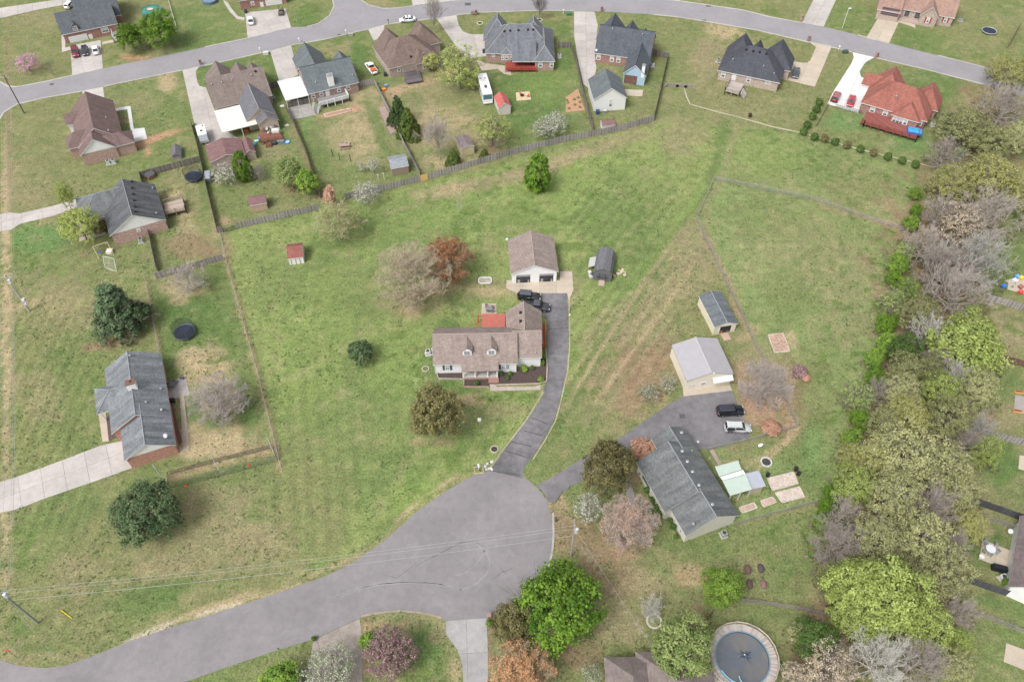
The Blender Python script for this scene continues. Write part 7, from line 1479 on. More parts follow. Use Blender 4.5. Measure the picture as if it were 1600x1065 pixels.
def car(name, label, at, toward, kind, col, roofcol=None, extra=None, cat='car', topglass=False):
    K = CARS[kind]; p = G(*at, .8); q = G(*toward, .8); th = math.atan2(q.y-p.y, q.x-p.x)
    t = thing(name, label, cat, (p.x, p.y, .06), th); L_, W_, H_ = K['L'], K['W'], K['H']; b, hd, dk = K['belt'], K['hood'], K['deck']; c0, c1, c2, c3 = K['c']; h = L_/2; w = W_/2; m = paint(col)
    mb = MB(); g = .22
    hull(mb, [(-h, .45, dk*.85, w*.82, w*.72), (-h+.12, .32, dk*.97, w*.93, w*.84), (-h+.7, g, dk, w, w*.9), (c0, g, b, w, w*.92), (c2, g, b, w, w*.93), (c3, g, hd+.03, w, w*.9), (h-.6, g, hd-.05, w*.98, w*.84), (h-.15, .3, hd-.16, w*.9, w*.74), (h, .42, hd-.3, w*.78, w*.62)])
    mb.build('body', m, t, smooth=True)
    wt = w*.74; bz = b-.05
    cab = [(c0,-w*.9,bz),(c3,-w*.88,bz),(c3,w*.88,bz),(c0,w*.9,bz),(c1,-wt,H_-.02),(c2,-wt,H_-.02),(c2,wt,H_-.02),(c1,wt,H_-.02)]
    GL = glass((.02,.025,.03))
    MB().add(cab, [(0,1,5,4),(1,2,6,5),(2,3,7,6),(3,0,4,7),(4,5,6,7)]).build('cabin', m, t)
    rf = MB(); rf.add([(c1-.04,-wt-.03,H_-.03),(c2+.04,-wt-.03,H_-.03),(c2+.04,wt+.03,H_-.03),(c1-.04,wt+.03,H_-.03),(c1+.1,-wt+.12,H_+.03),(c2-.1,-wt+.12,H_+.03),(c2-.1,wt-.12,H_+.03),(c1+.1,wt-.12,H_+.03)], [(4,5,6,7),(0,1,5,4),(1,2,6,5),(2,3,7,6),(3,0,4,7)]); rf.build('roof', paint(roofcol) if roofcol else m, t)
    def pane(nm, a, b_, c_, d_, n, ins=.06):
        a, b_, c_, d_ = [Vector(v) for v in (a, b_, c_, d_)]; cc = (a+b_+c_+d_)/4; k = [v+(cc-v).normalized()*ins*1.6+Vector(n)*.012 for v in (a, b_, c_, d_)]; MB().add(k, [(0,1,2,3)]).build(nm, GL, t)
    C = cab; pane('windshield', C[1], C[2], C[6], C[5], (1,0,.6)); pane('rear_window', C[3], C[0], C[4], C[7], (-1,0,.5))
    for s_, (i, j, k, l) in ((-1, (0,1,5,4)), (1, (2,3,7,6))):
        A, B, Cc, D = [Vector(C[x]) for x in (i, j, k, l)]; n = (0, s_, .25)
        for f0, f1 in ((.0,.5), (.5,1.0)): pane('side_window', A.lerp(B, f0), A.lerp(B, f1), D.lerp(Cc, f1), D.lerp(Cc, f0), n, .045)
    HL = plain((.75,.75,.75), .15); TL = plain((.35,.01,.01), .3)
    for s_ in (-1, 1):
        MB().box(h-.16, h-.03, s_*w*.62-.17, s_*w*.62+.17, hd-.36, hd-.2).build('headlight', HL, t); MB().box(-h+.0, -h+.13, s_*w*.72-.12, s_*w*.72+.12, dk-.32, dk-.08).build('taillight', TL, t)
        MB().box(c3-.35, c3-.17, s_*(w+.08)-.09, s_*(w+.08)+.09, b-.03, b+.12).build('mirror', m, t)
    wheels(t, L_, W_, K['r'], (h-.95, -h+.95))
    if kind == 'pickup':
        MB().box(-h+.12, c0-.08, -w*.78, w*.78, dk-.04, dk+.012).build('truck_bed', plain((.035,.035,.04), .8), t)
        for s_ in (-1, 1): MB().box(-h+.1, c0-.05, s_*w*.86-.06, s_*w*.86+.06, dk, dk+.06).build('bed_rail', m, t)
    if kind == 'jeep': MB().tube((-h-.12,0,.95), (-h+.05,0,.95), .38, .38, 14).build('spare_wheel', plain((.02,.02,.02), .8), t)
    if kind in ('suv', 'wagon'):
        for s_ in (-1, 1): MB().tube((c1+.2, s_*wt*.85, H_+.07), (c2-.2, s_*wt*.85, H_+.07), .025, .025, 5).build('roof_rail', DGREY, t)
    if extra: extra(t, K)
    return t
car('parked_suv', 'dark red suv with a dark bonnet, leftmost of three cars by the white garage door', (117,81), (119,92), 'suv', (.16,.02,.03))
car('parked_car', 'black car between the dark red suv and the white car at the upper left', (132.5,79), (134,90), 'hatch', (.02,.022,.03))
car('parked_car', 'white car, rightmost of three by the white garage door', (149,77), (147,66), 'sedan', (.75,.76,.77), (.75,.76,.77))
car('parked_car', 'white car on the concrete driveway at the top of the picture', (391.5,31), (390,22), 'sedan', (.72,.74,.73))
car('parked_car', 'small white car at the end of the driveway in the top left corner', (108.5,6.5), (112,3), 'hatch', (.7,.72,.74))
def police(t, K):
    MB().box(-.2, .1, -.55, .55, K['H']+.03, K['H']+.15).build('light_bar', plain((.05,.08,.4), .2), t)
    for s_ in (-1, 1): MB().box(-1.9, 1.9, s_*(K['W']/2+.004)-.006, s_*(K['W']/2+.004)+.006, .55, .66).build('side_stripe', plain((.03,.08,.3), .4), t)
car('patrol_car', 'white patrol car with light bar and blue side stripe parked on the upper street', (636.5,29.5), (620,31), 'sedan', (.78,.8,.82), extra=police)
def load(t, K):
    MB().box(-2.5, -.8, -.6, .6, 1.1, 1.32).box(-2.2, -1.3, -.4, .3, 1.32, 1.55).build('orange_cargo', plain((.6,.14,.06), .6, .4, 4), t)
car('pickup_truck', 'white pickup with orange cargo in its bed parked on the grass', (580,106), (573,97), 'pickup', (.78,.78,.78), extra=load, cat='pickup')
car('parked_car', 'dark grey-blue car beside the charcoal roofed house', (1244,113), (1242,123), 'sedan', (.06,.075,.085))
car('parked_car', 'dark red car on the white driveway, left of the bright red car', (1306.5,150), (1311,141), 'wagon', (.20,.02,.03), (.30,.09,.10))
car('parked_car', 'bright red car on the white driveway, right of the dark red car', (1330.5,157), (1327,167), 'sedan', (.33,.03,.045))
car('jeep', 'black four door off-road vehicle with dark grey hardtop by the white garage', (827,462.5), (846,464), 'jeep', (.012,.014,.018), (.075,.08,.09), cat='off-road vehicle')
car('pickup_truck', 'dark grey pickup half hidden behind the roof of the central white house', (837,478), (857,480), 'pickup', (.035,.037,.042), (.07,.07,.08), cat='pickup')
car('black_suv', 'black suv on the asphalt beside the metal workshop', (1141,641), (1160,640), 'suv', (.008,.009,.018), (.03,.03,.045), cat='suv')
car('silver_wagon', 'silver wagon parked next to the black suv', (1153,667), (1172,667.5), 'wagon', (.40,.42,.42), (.46,.48,.48))
# utility vehicle
p = G(439,18,.8); t = thing('utility_vehicle', 'camouflage utility vehicle with open frame at the white garage door at the top', 'utility vehicle', (p.x, p.y, .05), PI/2+.1)
CAM = plain((.12,.10,.08), .7, .5, 4); MB().box(-1.5,-.2,-.7,.7,.5,.95).build('cargo_bed', CAM, t); mb = MB(); hull(mb, [(-.2,.35,.7,.7,.65),(.6,.35,.75,.72,.66),(1.3,.4,.8,.7,.55),(1.55,.45,.7,.6,.45)]); mb.build('body', CAM, t)
MB().box(-.3,.5,-.6,.6,.7,.95).build('seat', BLACK, t); mb = MB()
for s_ in (-.65,.65): mb.poly([(-.35,s_,.7),(-.3,s_,1.8),(.6,s_,1.8),(.95,s_,.8)], .035, 5)
mb.poly([(-.3,-.65,1.8),(-.3,.65,1.8)], .035, 5).poly([(.6,-.65,1.8),(.6,.65,1.8)], .035, 5); mb.build('roll_cage', BLACK, t); wheels(t, 3, 1.5, .33, (1.0,-1.0))
# motorhome
p = G(757.5,139,1.6); q = G(752,120,1.6); th = math.atan2(p.y-q.y, p.x-q.x)
t = thing('motorhome', 'white and teal motorhome parked along the fence behind the red roofed shed', 'motorhome', (p.x, p.y, 0), th); w = 1.25; h = 4.9
mb = MB(); mb.add([(-h,-w,.45),(h-.1,-w,.45),(h-.1,w,.45),(-h,w,.45),(-h,-w,3.15),(h-.55,-w,3.15),(h-.55,w,3.15),(-h,w,3.15),(h,-w,1.35),(h,w,1.35)], [(0,3,2,1),(4,5,6,7),(0,1,8,5,4),(3,7,6,9,2),(0,4,7,3),(1,2,9,8),(8,9,6,5)]); mb.build('body', plain((.68,.7,.7), .4, .05), t)
MB().box(-h+.1, h-.7, -w+.1, w-.1, 3.152, 3.2).build('roof', plain((.78,.78,.77), .4, .05), t)
for x, s in ((-1.5,.4),(1.6,.55),(3.2,.35)): MB().box(x-s, x+s, -.35, .35, 3.2, 3.42).build('roof_unit', plain((.07,.08,.1), .5) if x == 1.6 else WHITE, t)
MB().box(-2.6,-2.2,-.9,-.5,3.2,3.3).box(-2.6,-2.2,.3,.7,3.2,3.3).build('roof_vent', GREY, t)
for s_ in (-1, 1):
    MB().box(-h+.3, h-.4, s_*(w+.006)-.006, s_*(w+.006)+.006, 1.0, 1.35).build('teal_stripe', plain((.10,.26,.30), .4), t)
    for a, b_ in ((-3.6,-2.4),(-1.2,0),(1.1,2.2),(3.2,4.0)): MB().box(a, b_, s_*(w+.012)-.012, s_*(w+.012)+.012, 1.75, 2.45).build('window', glass(), t)
MB().add([(h-.04,-w+.1,1.55),(h-.04,w-.1,1.55),(h-.42,w-.1,2.75),(h-.42,-w+.1,2.75)], [(0,1,2,3)]).build('windshield', glass((.06,.12,.14)), t); MB().box(h-.05,h+.1,-w,w,.45,.75).build('bumper', WHITE, t); wheels(t, 9, 2.5, .45, (3.2,-2.6))
# camper trailer
p = G(317,212,1.2); q = G(322,230,1.2); th = math.atan2(q.y-p.y, q.x-p.x)
t = thing('camper_trailer', 'small white camper trailer by the left fence of the big concrete yard', 'camper', (p.x, p.y, 0), th)
mb = MB(); mb.add([(-2.6,-1.05,.5),(2.1,-1.05,.5),(2.1,1.05,.5),(-2.6,1.05,.5),(-2.6,-1.05,2.6),(1.8,-1.05,2.6),(1.8,1.05,2.6),(-2.6,1.05,2.6),(2.5,-1.05,1.3),(2.5,1.05,1.3)], [(0,3,2,1),(4,5,6,7),(0,1,8,5,4),(3,7,6,9,2),(0,4,7,3),(1,2,9,8)]); mb.build('body', plain((.74,.74,.72), .4, .05), t)
MB().add([(2.51,-1.0,1.35),(2.51,1.0,1.35),(1.83,1.0,2.55),(1.83,-1.0,2.55)], [(0,1,2,3)]).build('front_panel', plain((.30,.32,.35), .4), t); MB().box(-.3,.3,-.3,.3,2.6,2.72).box(-2.3,-1.8,.4,.8,2.6,2.68).build('roof_vent', DGREY, t)
MB().tube((2.1,-.7,.5),(3.4,0,.5),.06,.06,5).tube((2.1,.7,.5),(3.4,0,.5),.06,.06,5).build('tow_bar', BLACK, t); wheels(t, 5, 2.1, .34, (-.3,)); MB().box(-.6,.6,1.052,1.075,1.5,2.0).build('window', glass(), t)

# ---------------------------------------------------------------- yard things
def ring(px, py, r, z, h, label, mat, inner=None, name='fire_ring', cat='fire ring', n=14):
    c = G(px, py); t = thing(name, label, cat, (c.x, c.y, 0))
    for i in range(n):
        a = 2*PI*i/n; MB().add([(math.cos(a+d)*rr, math.sin(a+d)*rr, zz) for zz in (0, h) for d, rr in ((-PI/n*.9, r*.78), (PI/n*.9, r*.78), (PI/n*.9, r), (-PI/n*.9, r))], [(0,1,2,3)[::-1],(4,5,6,7),(0,1,5,4)[::-1],(1,2,6,5),(2,3,7,6),(3,0,4,7)]).build('stone', mat, t)
    MB().tube((0,0,-.02),(0,0,.05), r*.77, r*.77, 14).build('ring_fill', inner or plain((.05,.045,.04), .95), t); return t
ST = plain((.42,.37,.32), .9, .25, 4)
ring(772.5,702,.75,0,.2,'round stone planter ring beside the lower end of the main driveway', ST); ring(665,576.5,.7,0,.2,'small ring of stones left of the central white house', ST, plain((.12,.14,.06), .9)); ring(1197,722,1.0,0,.25,'stone fire pit in the yard above the straw beds', plain((.5,.5,.5), .9, .3, 4))
ring(542,225,.6,0,.3,'stone fire ring between the three green posts', ST); ring(750,37,.9,0,.2,'stone tree ring with dark middle left of the grey hip roof', plain((.5,.48,.44), .9)); ring(843,32,.9,0,.2,'stone ring around the street tree above the grey hip roof', plain((.5,.48,.44), .9)); ring(1022,970,1.2,0,.12,'thin pale edging ring at the foot of the whitish bare tree', plain((.5,.45,.38), .9), plain((.2,.21,.1), .95))
def ac(px, py, label, n=1, col=(.33,.34,.34)):
    c = G(px, py); t = thing('air_conditioner', label, 'air conditioner', (c.x, c.y, 0), .3); MB().box(-.6, -.6+1.2*n, -.6, .6, -.02, .1).build('concrete_pad', CONC, t)
    for i in range(n):
        x = i*1.2; MB().box(x-.42, x+.42, -.42, .42, .1, 1.0).build('housing', plain(col, .5, .15), t); MB().tube((x,0,1.0),(x,0,1.04), .34, .34, 14).build('fan_grille', plain((.05,.05,.055), .6), t)
ac(669,553,'air conditioner against the left wall of the central white house', 2, (.5,.52,.52)); ac(1130,836,'air conditioner on a slab below the cream house', 1); ac(170,256,'pair of air conditioners below the pink brick wall', 2, (.42,.43,.44)); ac(221,378,'air conditioner at the corner of the mottled brick house'); ac(427,153,'air conditioner right of the wide brown roof')
ac(564,131,'air conditioner at the right corner of the grey-green roofed house'); ac(874,90,'air conditioner at the right end of the grey hip roofed house', 1, (.5,.5,.5)); ac(1019,104,'air conditioner right of the blue gable', 1, (.5,.5,.52)); ac(1456,197,'air conditioner right of the terracotta roofed house', 1, (.5,.5,.5)); ac(1500,33,'air conditioner right of the tan brick house'); ac(1565,904,'round cased air conditioner left of the mauve roof', 1, (.55,.57,.57)); ac(1122,97,'small air conditioner left of the charcoal roof', 1)
def trampoline(px, py, r, z, label, net=True, ground=False):
    c = G(px, py, z); t = thing('trampoline', label, 'trampoline', (c.x, c.y, 0)); 
    MB().tube((0,0,z-.03),(0,0,z), r*.88, r*.88, 24).build('jumping_mat', plain((.025,.03,.05), .7), t); m = MB(); pts = [(math.cos(2*PI*i/24)*r*.95, math.sin(2*PI*i/24)*r*.95, z) for i in range(25)]; m.poly(pts, .12, 4); m.build('edge_pad', plain((.07,.10,.14) if not ground else (.3,.32,.32), .5), t)
    for i in range(6):
        a = 2*PI*i/6
        if not ground: MB().tube((math.cos(a)*r, math.sin(a)*r, 0), (math.cos(a)*r, math.sin(a)*r, z), .04, .04, 5).build('leg', GALV, t)
        if net: MB().tube((math.cos(a)*r, math.sin(a)*r, z), (math.cos(a)*r, math.sin(a)*r, z+1.9), .04, .04, 5).build('net_pole', DGREY, t)
    if net:
        m = MB()
        for i in range(72): a = 2*PI*i/72; m.add([(math.cos(a-.015)*r, math.sin(a-.015)*r, z),(math.cos(a+.015)*r, math.sin(a+.015)*r, z),(math.cos(a+.015)*r, math.sin(a+.015)*r, z+1.8),(math.cos(a-.015)*r, math.sin(a-.015)*r, z+1.8)], [(0,1,2,3)])
        for zz in (.3,.6,.9,1.2,1.5,1.8):
            for i in range(24): a, b_ = 2*PI*i/24, 2*PI*(i+1)/24; m.add([(math.cos(a)*r, math.sin(a)*r, z+zz-.012),(math.cos(b_)*r, math.sin(b_)*r, z+zz-.012),(math.cos(b_)*r, math.sin(b_)*r, z+zz+.012),(math.cos(a)*r, math.sin(a)*r, z+zz+.012)], [(0,1,2,3)])
        m.build('safety_net', plain((.04,.05,.055), .7), t)
trampoline(288,518,2.1,.85,'netted trampoline in the wire fenced yard right of the big pine'); trampoline(302,275,2.0,.85,'netted trampoline in the dirt yard below the dark board fence'); trampoline(1546,48,2.1,.5,'low round trampoline without net at the top right', False, True)
# swing set and goal
def px3(px, py, z=0): return G(px, py, z)
t = thing('swing_set', 'timber swing set with blue swing left of the soccer goal', 'swing set'); A = px3(146,386); t.location = (A.x, A.y, 0)
def R_(px, py, z=0): v = px3(px, py, z); return (v.x-A.x, v.y-A.y, z)
WSS = plain((.5,.4,.25), .7)
MB().tube(R_(145,385,2.2), R_(167,378,2.2), .07, .07, 5).build('top_beam', WSS, t)
for a, b_ in (((145,385),(155,405)), ((145,385),(141,392)), ((167,378),(178,398)), ((167,378),(164,384))): MB().tube(R_(*a,2.2), R_(*b_,0), .06, .06, 5).build('leg', WSS, t)
for x in (150, 154): MB().tube(R_(x,384,2.2), R_(x+4.5,394,.5), .02, .02, 4).build('swing_chain', GALV, t)
v = R_(155,394,.5); MB().box(v[0]-.3,v[0]+.3,v[1]-.15,v[1]+.15,.45,.55).build('swing_seat', plain((.02,.1,.5), .5), t); v = R_(171,392,.4); MB().box(v[0]-.6,v[0]+.6,v[1]-.6,v[1]+.6,.02,.6).build('play_box', plain((.6,.55,.48), .7), t)
t = thing('soccer_goal', 'pale soccer goal frame with net just above the big pine', 'goal'); A = px3(163,413); t.location = (A.x, A.y, 0); GM = plain((.5,.55,.48), .5)
for a, b_ in ((R_(164,418,0), R_(161,400,1.9)), (R_(182,424,0), R_(178,404,1.9)), (R_(161,400,1.9), R_(178,404,1.9)), (R_(164,418,0), R_(182,424,0))): MB().tube(a, b_, .05, .05, 5).build('frame_bar', GM, t)
mb = MB(); a, b_, c_, d_ = [Vector(v) for v in (R_(164,418,0), R_(182,424,0), R_(178,404,1.9), R_(161,400,1.9))]
for i in range(1, 12): f = i/12; mb.tube(a.lerp(b_, f), d_.lerp(c_, f), .012, .012, 3)
for i in range(1, 8): f = i/8; mb.tube(a.lerp(d_, f), b_.lerp(c_, f), .012, .012, 3)
mb.build('net', plain((.45,.5,.42), .6), t)
# net posts (batting cage)
t = thing('batting_cage', 'white poles holding a dark net over the lawn below the straw coloured yard', 'batting cage'); A = px3(262,760); t.location = (A.x, A.y, 0)
for (bx, by), (tx, ty) in (((264,764),(259,726)), ((346,742),(340,706)), ((432,718),(420,684))):
    b_ = R_(bx, by); z = height_for((bx, by), (tx, ty)); v = (b_[0], b_[1], z); MB().tube((v[0], v[1], 0), v, .05, .05, 6).build('pole', plain((.6,.62,.64), .4), t)
P_ = [Vector(R_(*q)) for q in ((266,762),(346,744),(434,720))]; mb = MB()
for p_, q_ in zip(P_, P_[1:]):
    for i in range(37): f = i/36; v = p_.lerp(q_, f); mb.tube((v.x, v.y, 0), (v.x, v.y, 2.2-.5*math.sin(PI*f)), .012, .012, 3)
    for j in range(9): mb.tube((p_.x, p_.y, .05+j*.25), (q_.x, q_.y, .05+j*.25), .012, .012, 3)
mb.build('net', plain((.05,.07,.06), .8), t)
for x, y, l in ((291,758,'left'),(389,727,'right')): v = px3(x, y); o = MB().tube((0,0,0),(0,0,.45), .2, .05, 8).box(-.22,.22,-.22,.22,0,.04).build('traffic_cone', plain((.7,.12,.03), .6), None, loc=(v.x, v.y, 0)); tag(o, l+' orange cone under the dark batting net', 'cone')
# lamp posts, small signs, mailboxes
def post_lamp(px, py, h, label, head, cap, name='lamp_post', cat='lamp post', r=.05):
    v = px3(px, py); t = thing(name, label, cat, (v.x, v.y, 0)); MB().tube((0,0,0),(0,0,h), r, r, 6).build('pole', head, t); MB().box(-.14,.14,-.14,.14,h,h+.32).build('lantern', cap, t)
post_lamp(890.5,492,2.4,'black lamp post on the right edge of the main driveway', BLACK, plain((.2,.2,.2), .3)); MB().ball((0,0,.1),.28,.2).build('base_stone', plain((.5,.47,.4), .9), [o for o in bpy.data.objects if o.name == 'lamp_post'][0])
v = px3(750,674); t = thing('bird_house', 'white birdhouse on a thin pole in the lawn below the central white house', 'birdhouse', (v.x, v.y, 0)); MB().tube((0,0,0),(0,0,3.4),.035,.035,6).build('pole', GALV, t); MB().box(-.25,.25,-.2,.2,3.4,3.75).add([(-.32,-.25,3.75),(.32,-.25,3.75),(.32,.25,3.75),(-.32,.25,3.75),(0,-.25,4.0),(0,.25,4.0)],[(0,1,4),(2,3,5),(1,2,5,4),(3,0,4,5)]).build('house_box', WHITE, t)
v = px3(1316,44); t = thing('street_lamp', 'white street lamp on the grass above the upper street at the right', 'street lamp', (v.x, v.y, 0)); hh = height_for((1316,44),(1324,14)); MB().tube((0,0,0),(0,0,hh),.09,.06,8).build('pole', plain((.62,.62,.6), .5), t); MB().box(-.1,.7,-.14,.14,hh,hh+.16).build('lamp_head', plain((.7,.72,.74), .3), t)
def mailbox(px, py, label, col=BR_RED, brickbox=True):
    v = px3(px, py); t = thing('mailbox', label, 'mailbox', (v.x, v.y, 0), .2)
    if brickbox: MB().box(-.3,.3,-.3,.3,0,1.45).build('brick_pillar', col, t); MB().box(-.34,.34,-.34,.34,1.45,1.55).build('capstone', plain((.28,.2,.17), .8), t); MB().box(-.12,.12,-.36,-.3,1.05,1.3).build('box_door', BLACK, t)
    else: MB().box(-.06,.06,-.06,.06,0,1.1).build('post', col, t); MB().box(-.14,.14,-.28,.28,1.1,1.36).build('letter_box', col, t)
mailbox(314,101,'red brick mailbox pillar at the driveway of the wide brown roofed house'); mailbox(744,23,'brown brick mailbox above the grey hip roofed house', brick((.14,.08,.06),(.12,.07,.05))); mailbox(940,18,'brick mailbox beside the long concrete driveway of the blue gabled house'); mailbox(1263,64,'brown brick mailbox above the charcoal roofed house', brick((.17,.09,.08),(.14,.08,.07))); mailbox(1252,32,'orange-brown brick mailbox across the street from the charcoal roofed house', brick((.4,.2,.12),(.3,.14,.09))); mailbox(1369,90,'red brick mailbox at the end of the bright white driveway')
mailbox(607,38,'black post mailbox beside the parked patrol car', BLACK, False); mailbox(468,67,'white mailbox where the grey-green roofed house meets the street', WHITE, False); mailbox(541,54,'white mailbox left of the brown hip roofed house', WHITE, False); mailbox(407,82,'white post mailbox on the grass above the wide brown roof', WHITE, False); mailbox(880,22,'white post box right of the bare street tree', WHITE, False); mailbox(1310,79,'white post box left of the bright white driveway', WHITE, False); mailbox(764,966,'brown mailbox beside the bottom concrete driveway', brick((.3,.18,.13),(.25,.15,.1))); mailbox(748,733,'white mailbox in a small square frame at the main driveway mouth', WHITE, False); mailbox(868,815,'dark green mailbox at the right edge of the cul-de-sac', plain((.03,.08,.05), .6), False)
v = px3(748,734); t = thing('square_planter', 'square timber edging frame around the white mailbox at the driveway mouth', 'planter', (v.x, v.y, 0), .15)
for a in ((-.8,.8,-.7,-.6),(-.8,.8,.6,.7),(-.8,-.7,-.595,.595),(.7,.8,-.595,.595)): MB().box(*a,0,.12).build('timber', plain((.45,.38,.3), .8), t)
rr = random.Random(4); v = px3(764,728); t = thing('rock_pile', 'pile of pale rocks at the left side of the main driveway mouth', 'rocks', (v.x, v.y, 0))
for i in range(9): MB().ball((rr.uniform(-.7,.7), rr.uniform(-.9,1.2), .12), rr.uniform(.2,.35), rr.uniform(.12,.22), 6, 4).build('rock', plain((.45,.43,.42), .9, .2), t)
v = px3(18,1021); t = thing('sign_post', 'small red and white sign post leaning at the bottom left street corner', 'sign', (v.x+1.2, v.y-.6, 0)); MB().tube((0,0,0),(-.5,.3,2.4),.035,.035,5).build('post', DGREY, t); MB().box(-.85,-.2,.27,.3,2.0,2.6).build('sign_plate', plain((.6,.08,.06), .5), t)
v = px3(31,114); t = thing('street_sign', 'green street name sign near the pink redbud', 'sign', (v.x, v.y, 0)); MB().tube((0,0,0),(0,0,2.6),.03,.03,5).build('post', GALV, t); MB().box(-.45,.45,-.012,.012,2.5,2.72).build('sign_plate', plain((.08,.35,.2), .5), t)
for i, (x, y, s, l) in enumerate(((731,7,.9,'square iron drain grate set in the upper street'),(81,132,.5,'small dark drain cover in the left part of the upper street'),(530,55,.5,'dark kerb inlet above the left side yard'),(1107,9.5,.7,'dark kerb inlet on the far side of the upper street'),(1100,33,.7,'dark kerb inlet above the charcoal roofed house'),(1066,650,.5,'square dark drain lid in the side asphalt driveway'))):
    v = px3(x, y); o = MB().box(-s,s,-s*.9,s*.9,.03,.05).build('drain_grate', plain((.09,.085,.085), .7, .2, 4), None, loc=(v.x, v.y, .03 if y > 600 else 0)); tag(o, l, 'drain')
for x, y, l in ((416,85,'pale'),(548,56,'grey'),(889,24,'green'),(1320,83,'dark green')):
    v = px3(x, y); o = MB().box(-.7,.7,-.45,.45,0,.7).box(-.74,.74,-.49,.49,.7,.76).build('transformer_box', plain({'pale':(.5,.5,.45),'grey':(.3,.3,.28),'green':(.05,.16,.1),'dark green':(.05,.09,.07)}[l], .6), None, loc=(v.x, v.y, 0), rz=.1); tag(o, l+' ground transformer box beside the upper street kerb', 'utility box')
# culvert headwall
A0, B0 = px3(1043,135), px3(1079,138); t = thing('culvert_headwall', 'grey concrete culvert headwall with two dark pipe mouths in the grass', 'culvert', (A0.x, A0.y, 0)); d = Vector((B0.x-A0.x, B0.y-A0.y)); t.rotation_euler[2] = math.atan2(d.y, d.x); Ln = d.length
mb = MB(); mb.box(0, Ln, 0, .4, -.3, .9); mb.add([(-1,-.9,-.1),(0,0,-.1),(0,.4,-.1),(-1.2,-.6,-.1),(-1,-.9,.3),(0,0,.9),(0,.4,.9),(-1.2,-.6,.3)], [(4,5,6,7),(0,1,5,4),(2,3,7,6),(3,0,4,7)]).add([(Ln+1,-.9,-.1),(Ln,0,-.1),(Ln,.4,-.1),(Ln+1.2,-.6,-.1),(Ln+1,-.9,.3),(Ln,0,.9),(Ln,.4,.9),(Ln+1.2,-.6,.3)], [(7,6,5,4),(4,5,1,0),(6,7,3,2),(7,4,0,3)]); mb.build('concrete_wall', plain((.22,.2,.18), .9, .25), t)
for x in (Ln*.42, Ln*.78): MB().tube((x,-.06,.35),(x,.02,.35),.42,.42,14).build('pipe_mouth', plain((.01,.01,.01), .9), t)
# raised beds and garden plots
def plot(pts, label, fill, edge, name='garden_bed', h=.18):
    P = P2(pts); c = P[0]; P = [(x-c[0], y-c[1]) for x, y in P]; t = thing(name, label, 'garden bed', (c[0], c[1], 0)); MB().prism(P, -.02, h*.6).build('bed_fill', fill, t)
    for i in range(len(P)): a, b_ = P[i], P[(i+1)%len(P)]; MB().tube((a[0],a[1],h*.5),(b_[0],b_[1],h*.5),h*.6,h*.6,4).build('edging', edge, t)
    return t
MULR = plain((.42,.31,.25), .95, .35, 3); LOG = plain((.45,.4,.35), .9, .3, 2)
plot([(1200,523),(1224,521),(1234,549),(1210,551)], 'straw covered rectangular bed with timber edging in the pasture', plain((.36,.25,.19), .95, .5, 3), LOG)
plot([(1199,747),(1240,737),(1247,755),(1207,766)], 'upper one of two big mulched plots right of the lean-to shed', plain((.46,.39,.34), .95, .3, 3), LOG); plot([(1211,770),(1249,760),(1257,776),(1222,785)], 'lower one of two big mulched plots right of the lean-to shed', plain((.46,.39,.34), .95, .3, 3), LOG)
plot([(1188,782),(1207,776),(1213,784),(1193,792)], 'small mulched bed below the lean-to shed', MULR, LOG); plot([(1154,793),(1178,785),(1183,793),(1160,801)], 'reddish mulched bed against the cream house corner', MULR, plain((.5,.47,.42), .9, .2)); 
t = plot([(884,152),(903,139),(914,173),(884,176)], 'orange-brown kitchen garden bed with eight round plants by the dark fence', plain((.38,.23,.14), .95, .15, 2), plain((.3,.2,.14), .9), h=.12)
rr = random.Random(3)
for i, (x, y) in enumerate(((885,156),(897,155),(903,152),(887,160),(898,163),(906,159),(889,169),(906,167))): T('shrub', x, y, 2.2, .45, 'olive', 'little round plant in the orange-brown kitchen garden bed', cat='plant', group='plants in the kitchen garden bed', name='garden_plant')
t = plot([(591,168),(602,166),(611,185),(620,205),(610,211),(600,190)], 'long pinkish mulch bed against the yard fence left of the dark conifers', plain((.3,.22,.19), .95, .2, 2), plain((.22,.17,.15), .9), h=.15)
plot([(506,179),(545,170),(548,174),(510,184)], 'log edged bed on the red soil below the white railed deck', plain((.33,.2,.13), .95, .2), LOG, h=.22)
# patio furniture
def chair(px, py, rz, col, label, group, z0=.06):
    v = px3(px, py, .4); t = thing('patio_chair', label, 'chair', (v.x, v.y, z0), rz, group); m = plain(col, .6)
    MB().box(-.27,.27,-.27,.27,.4,.46).build('seat', m, t); MB().box(-.27,.27,.24,.3,.46,.95).build('backrest', m, t)
    for a in (-.24,.24):
        for b_ in (-.24,.24): MB().box(a-.025,a+.025,b_-.025,b_+.025,0,.4).build('leg', m, t)
def table(px, py, r, col, label, z0=.06):
    v = px3(px, py, .7); t = thing('patio_table', label, 'table', (v.x, v.y, z0)); MB().tube((0,0,.68),(0,0,.72),r,r,16).build('tabletop', plain(col, .4), t); MB().tube((0,0,0),(0,0,.68),.06,.06,6).build('leg', plain(col, .5), t); MB().tube((0,0,0),(0,0,.04),r*.4,r*.4,12).build('base', plain(col, .5), t)
table(1548,857,.75,(.55,.58,.6),'round pale table among the chairs on the right patio'); 
for i, (x, y) in enumerate(((1541,846),(1557,850),(1538,860),(1547,866),(1558,862),(1541,853))): chair(x, y, i*1.3, (.22,.23,.24), 'grey chair around the pale round table on the right patio', 'chairs around the right patio table')
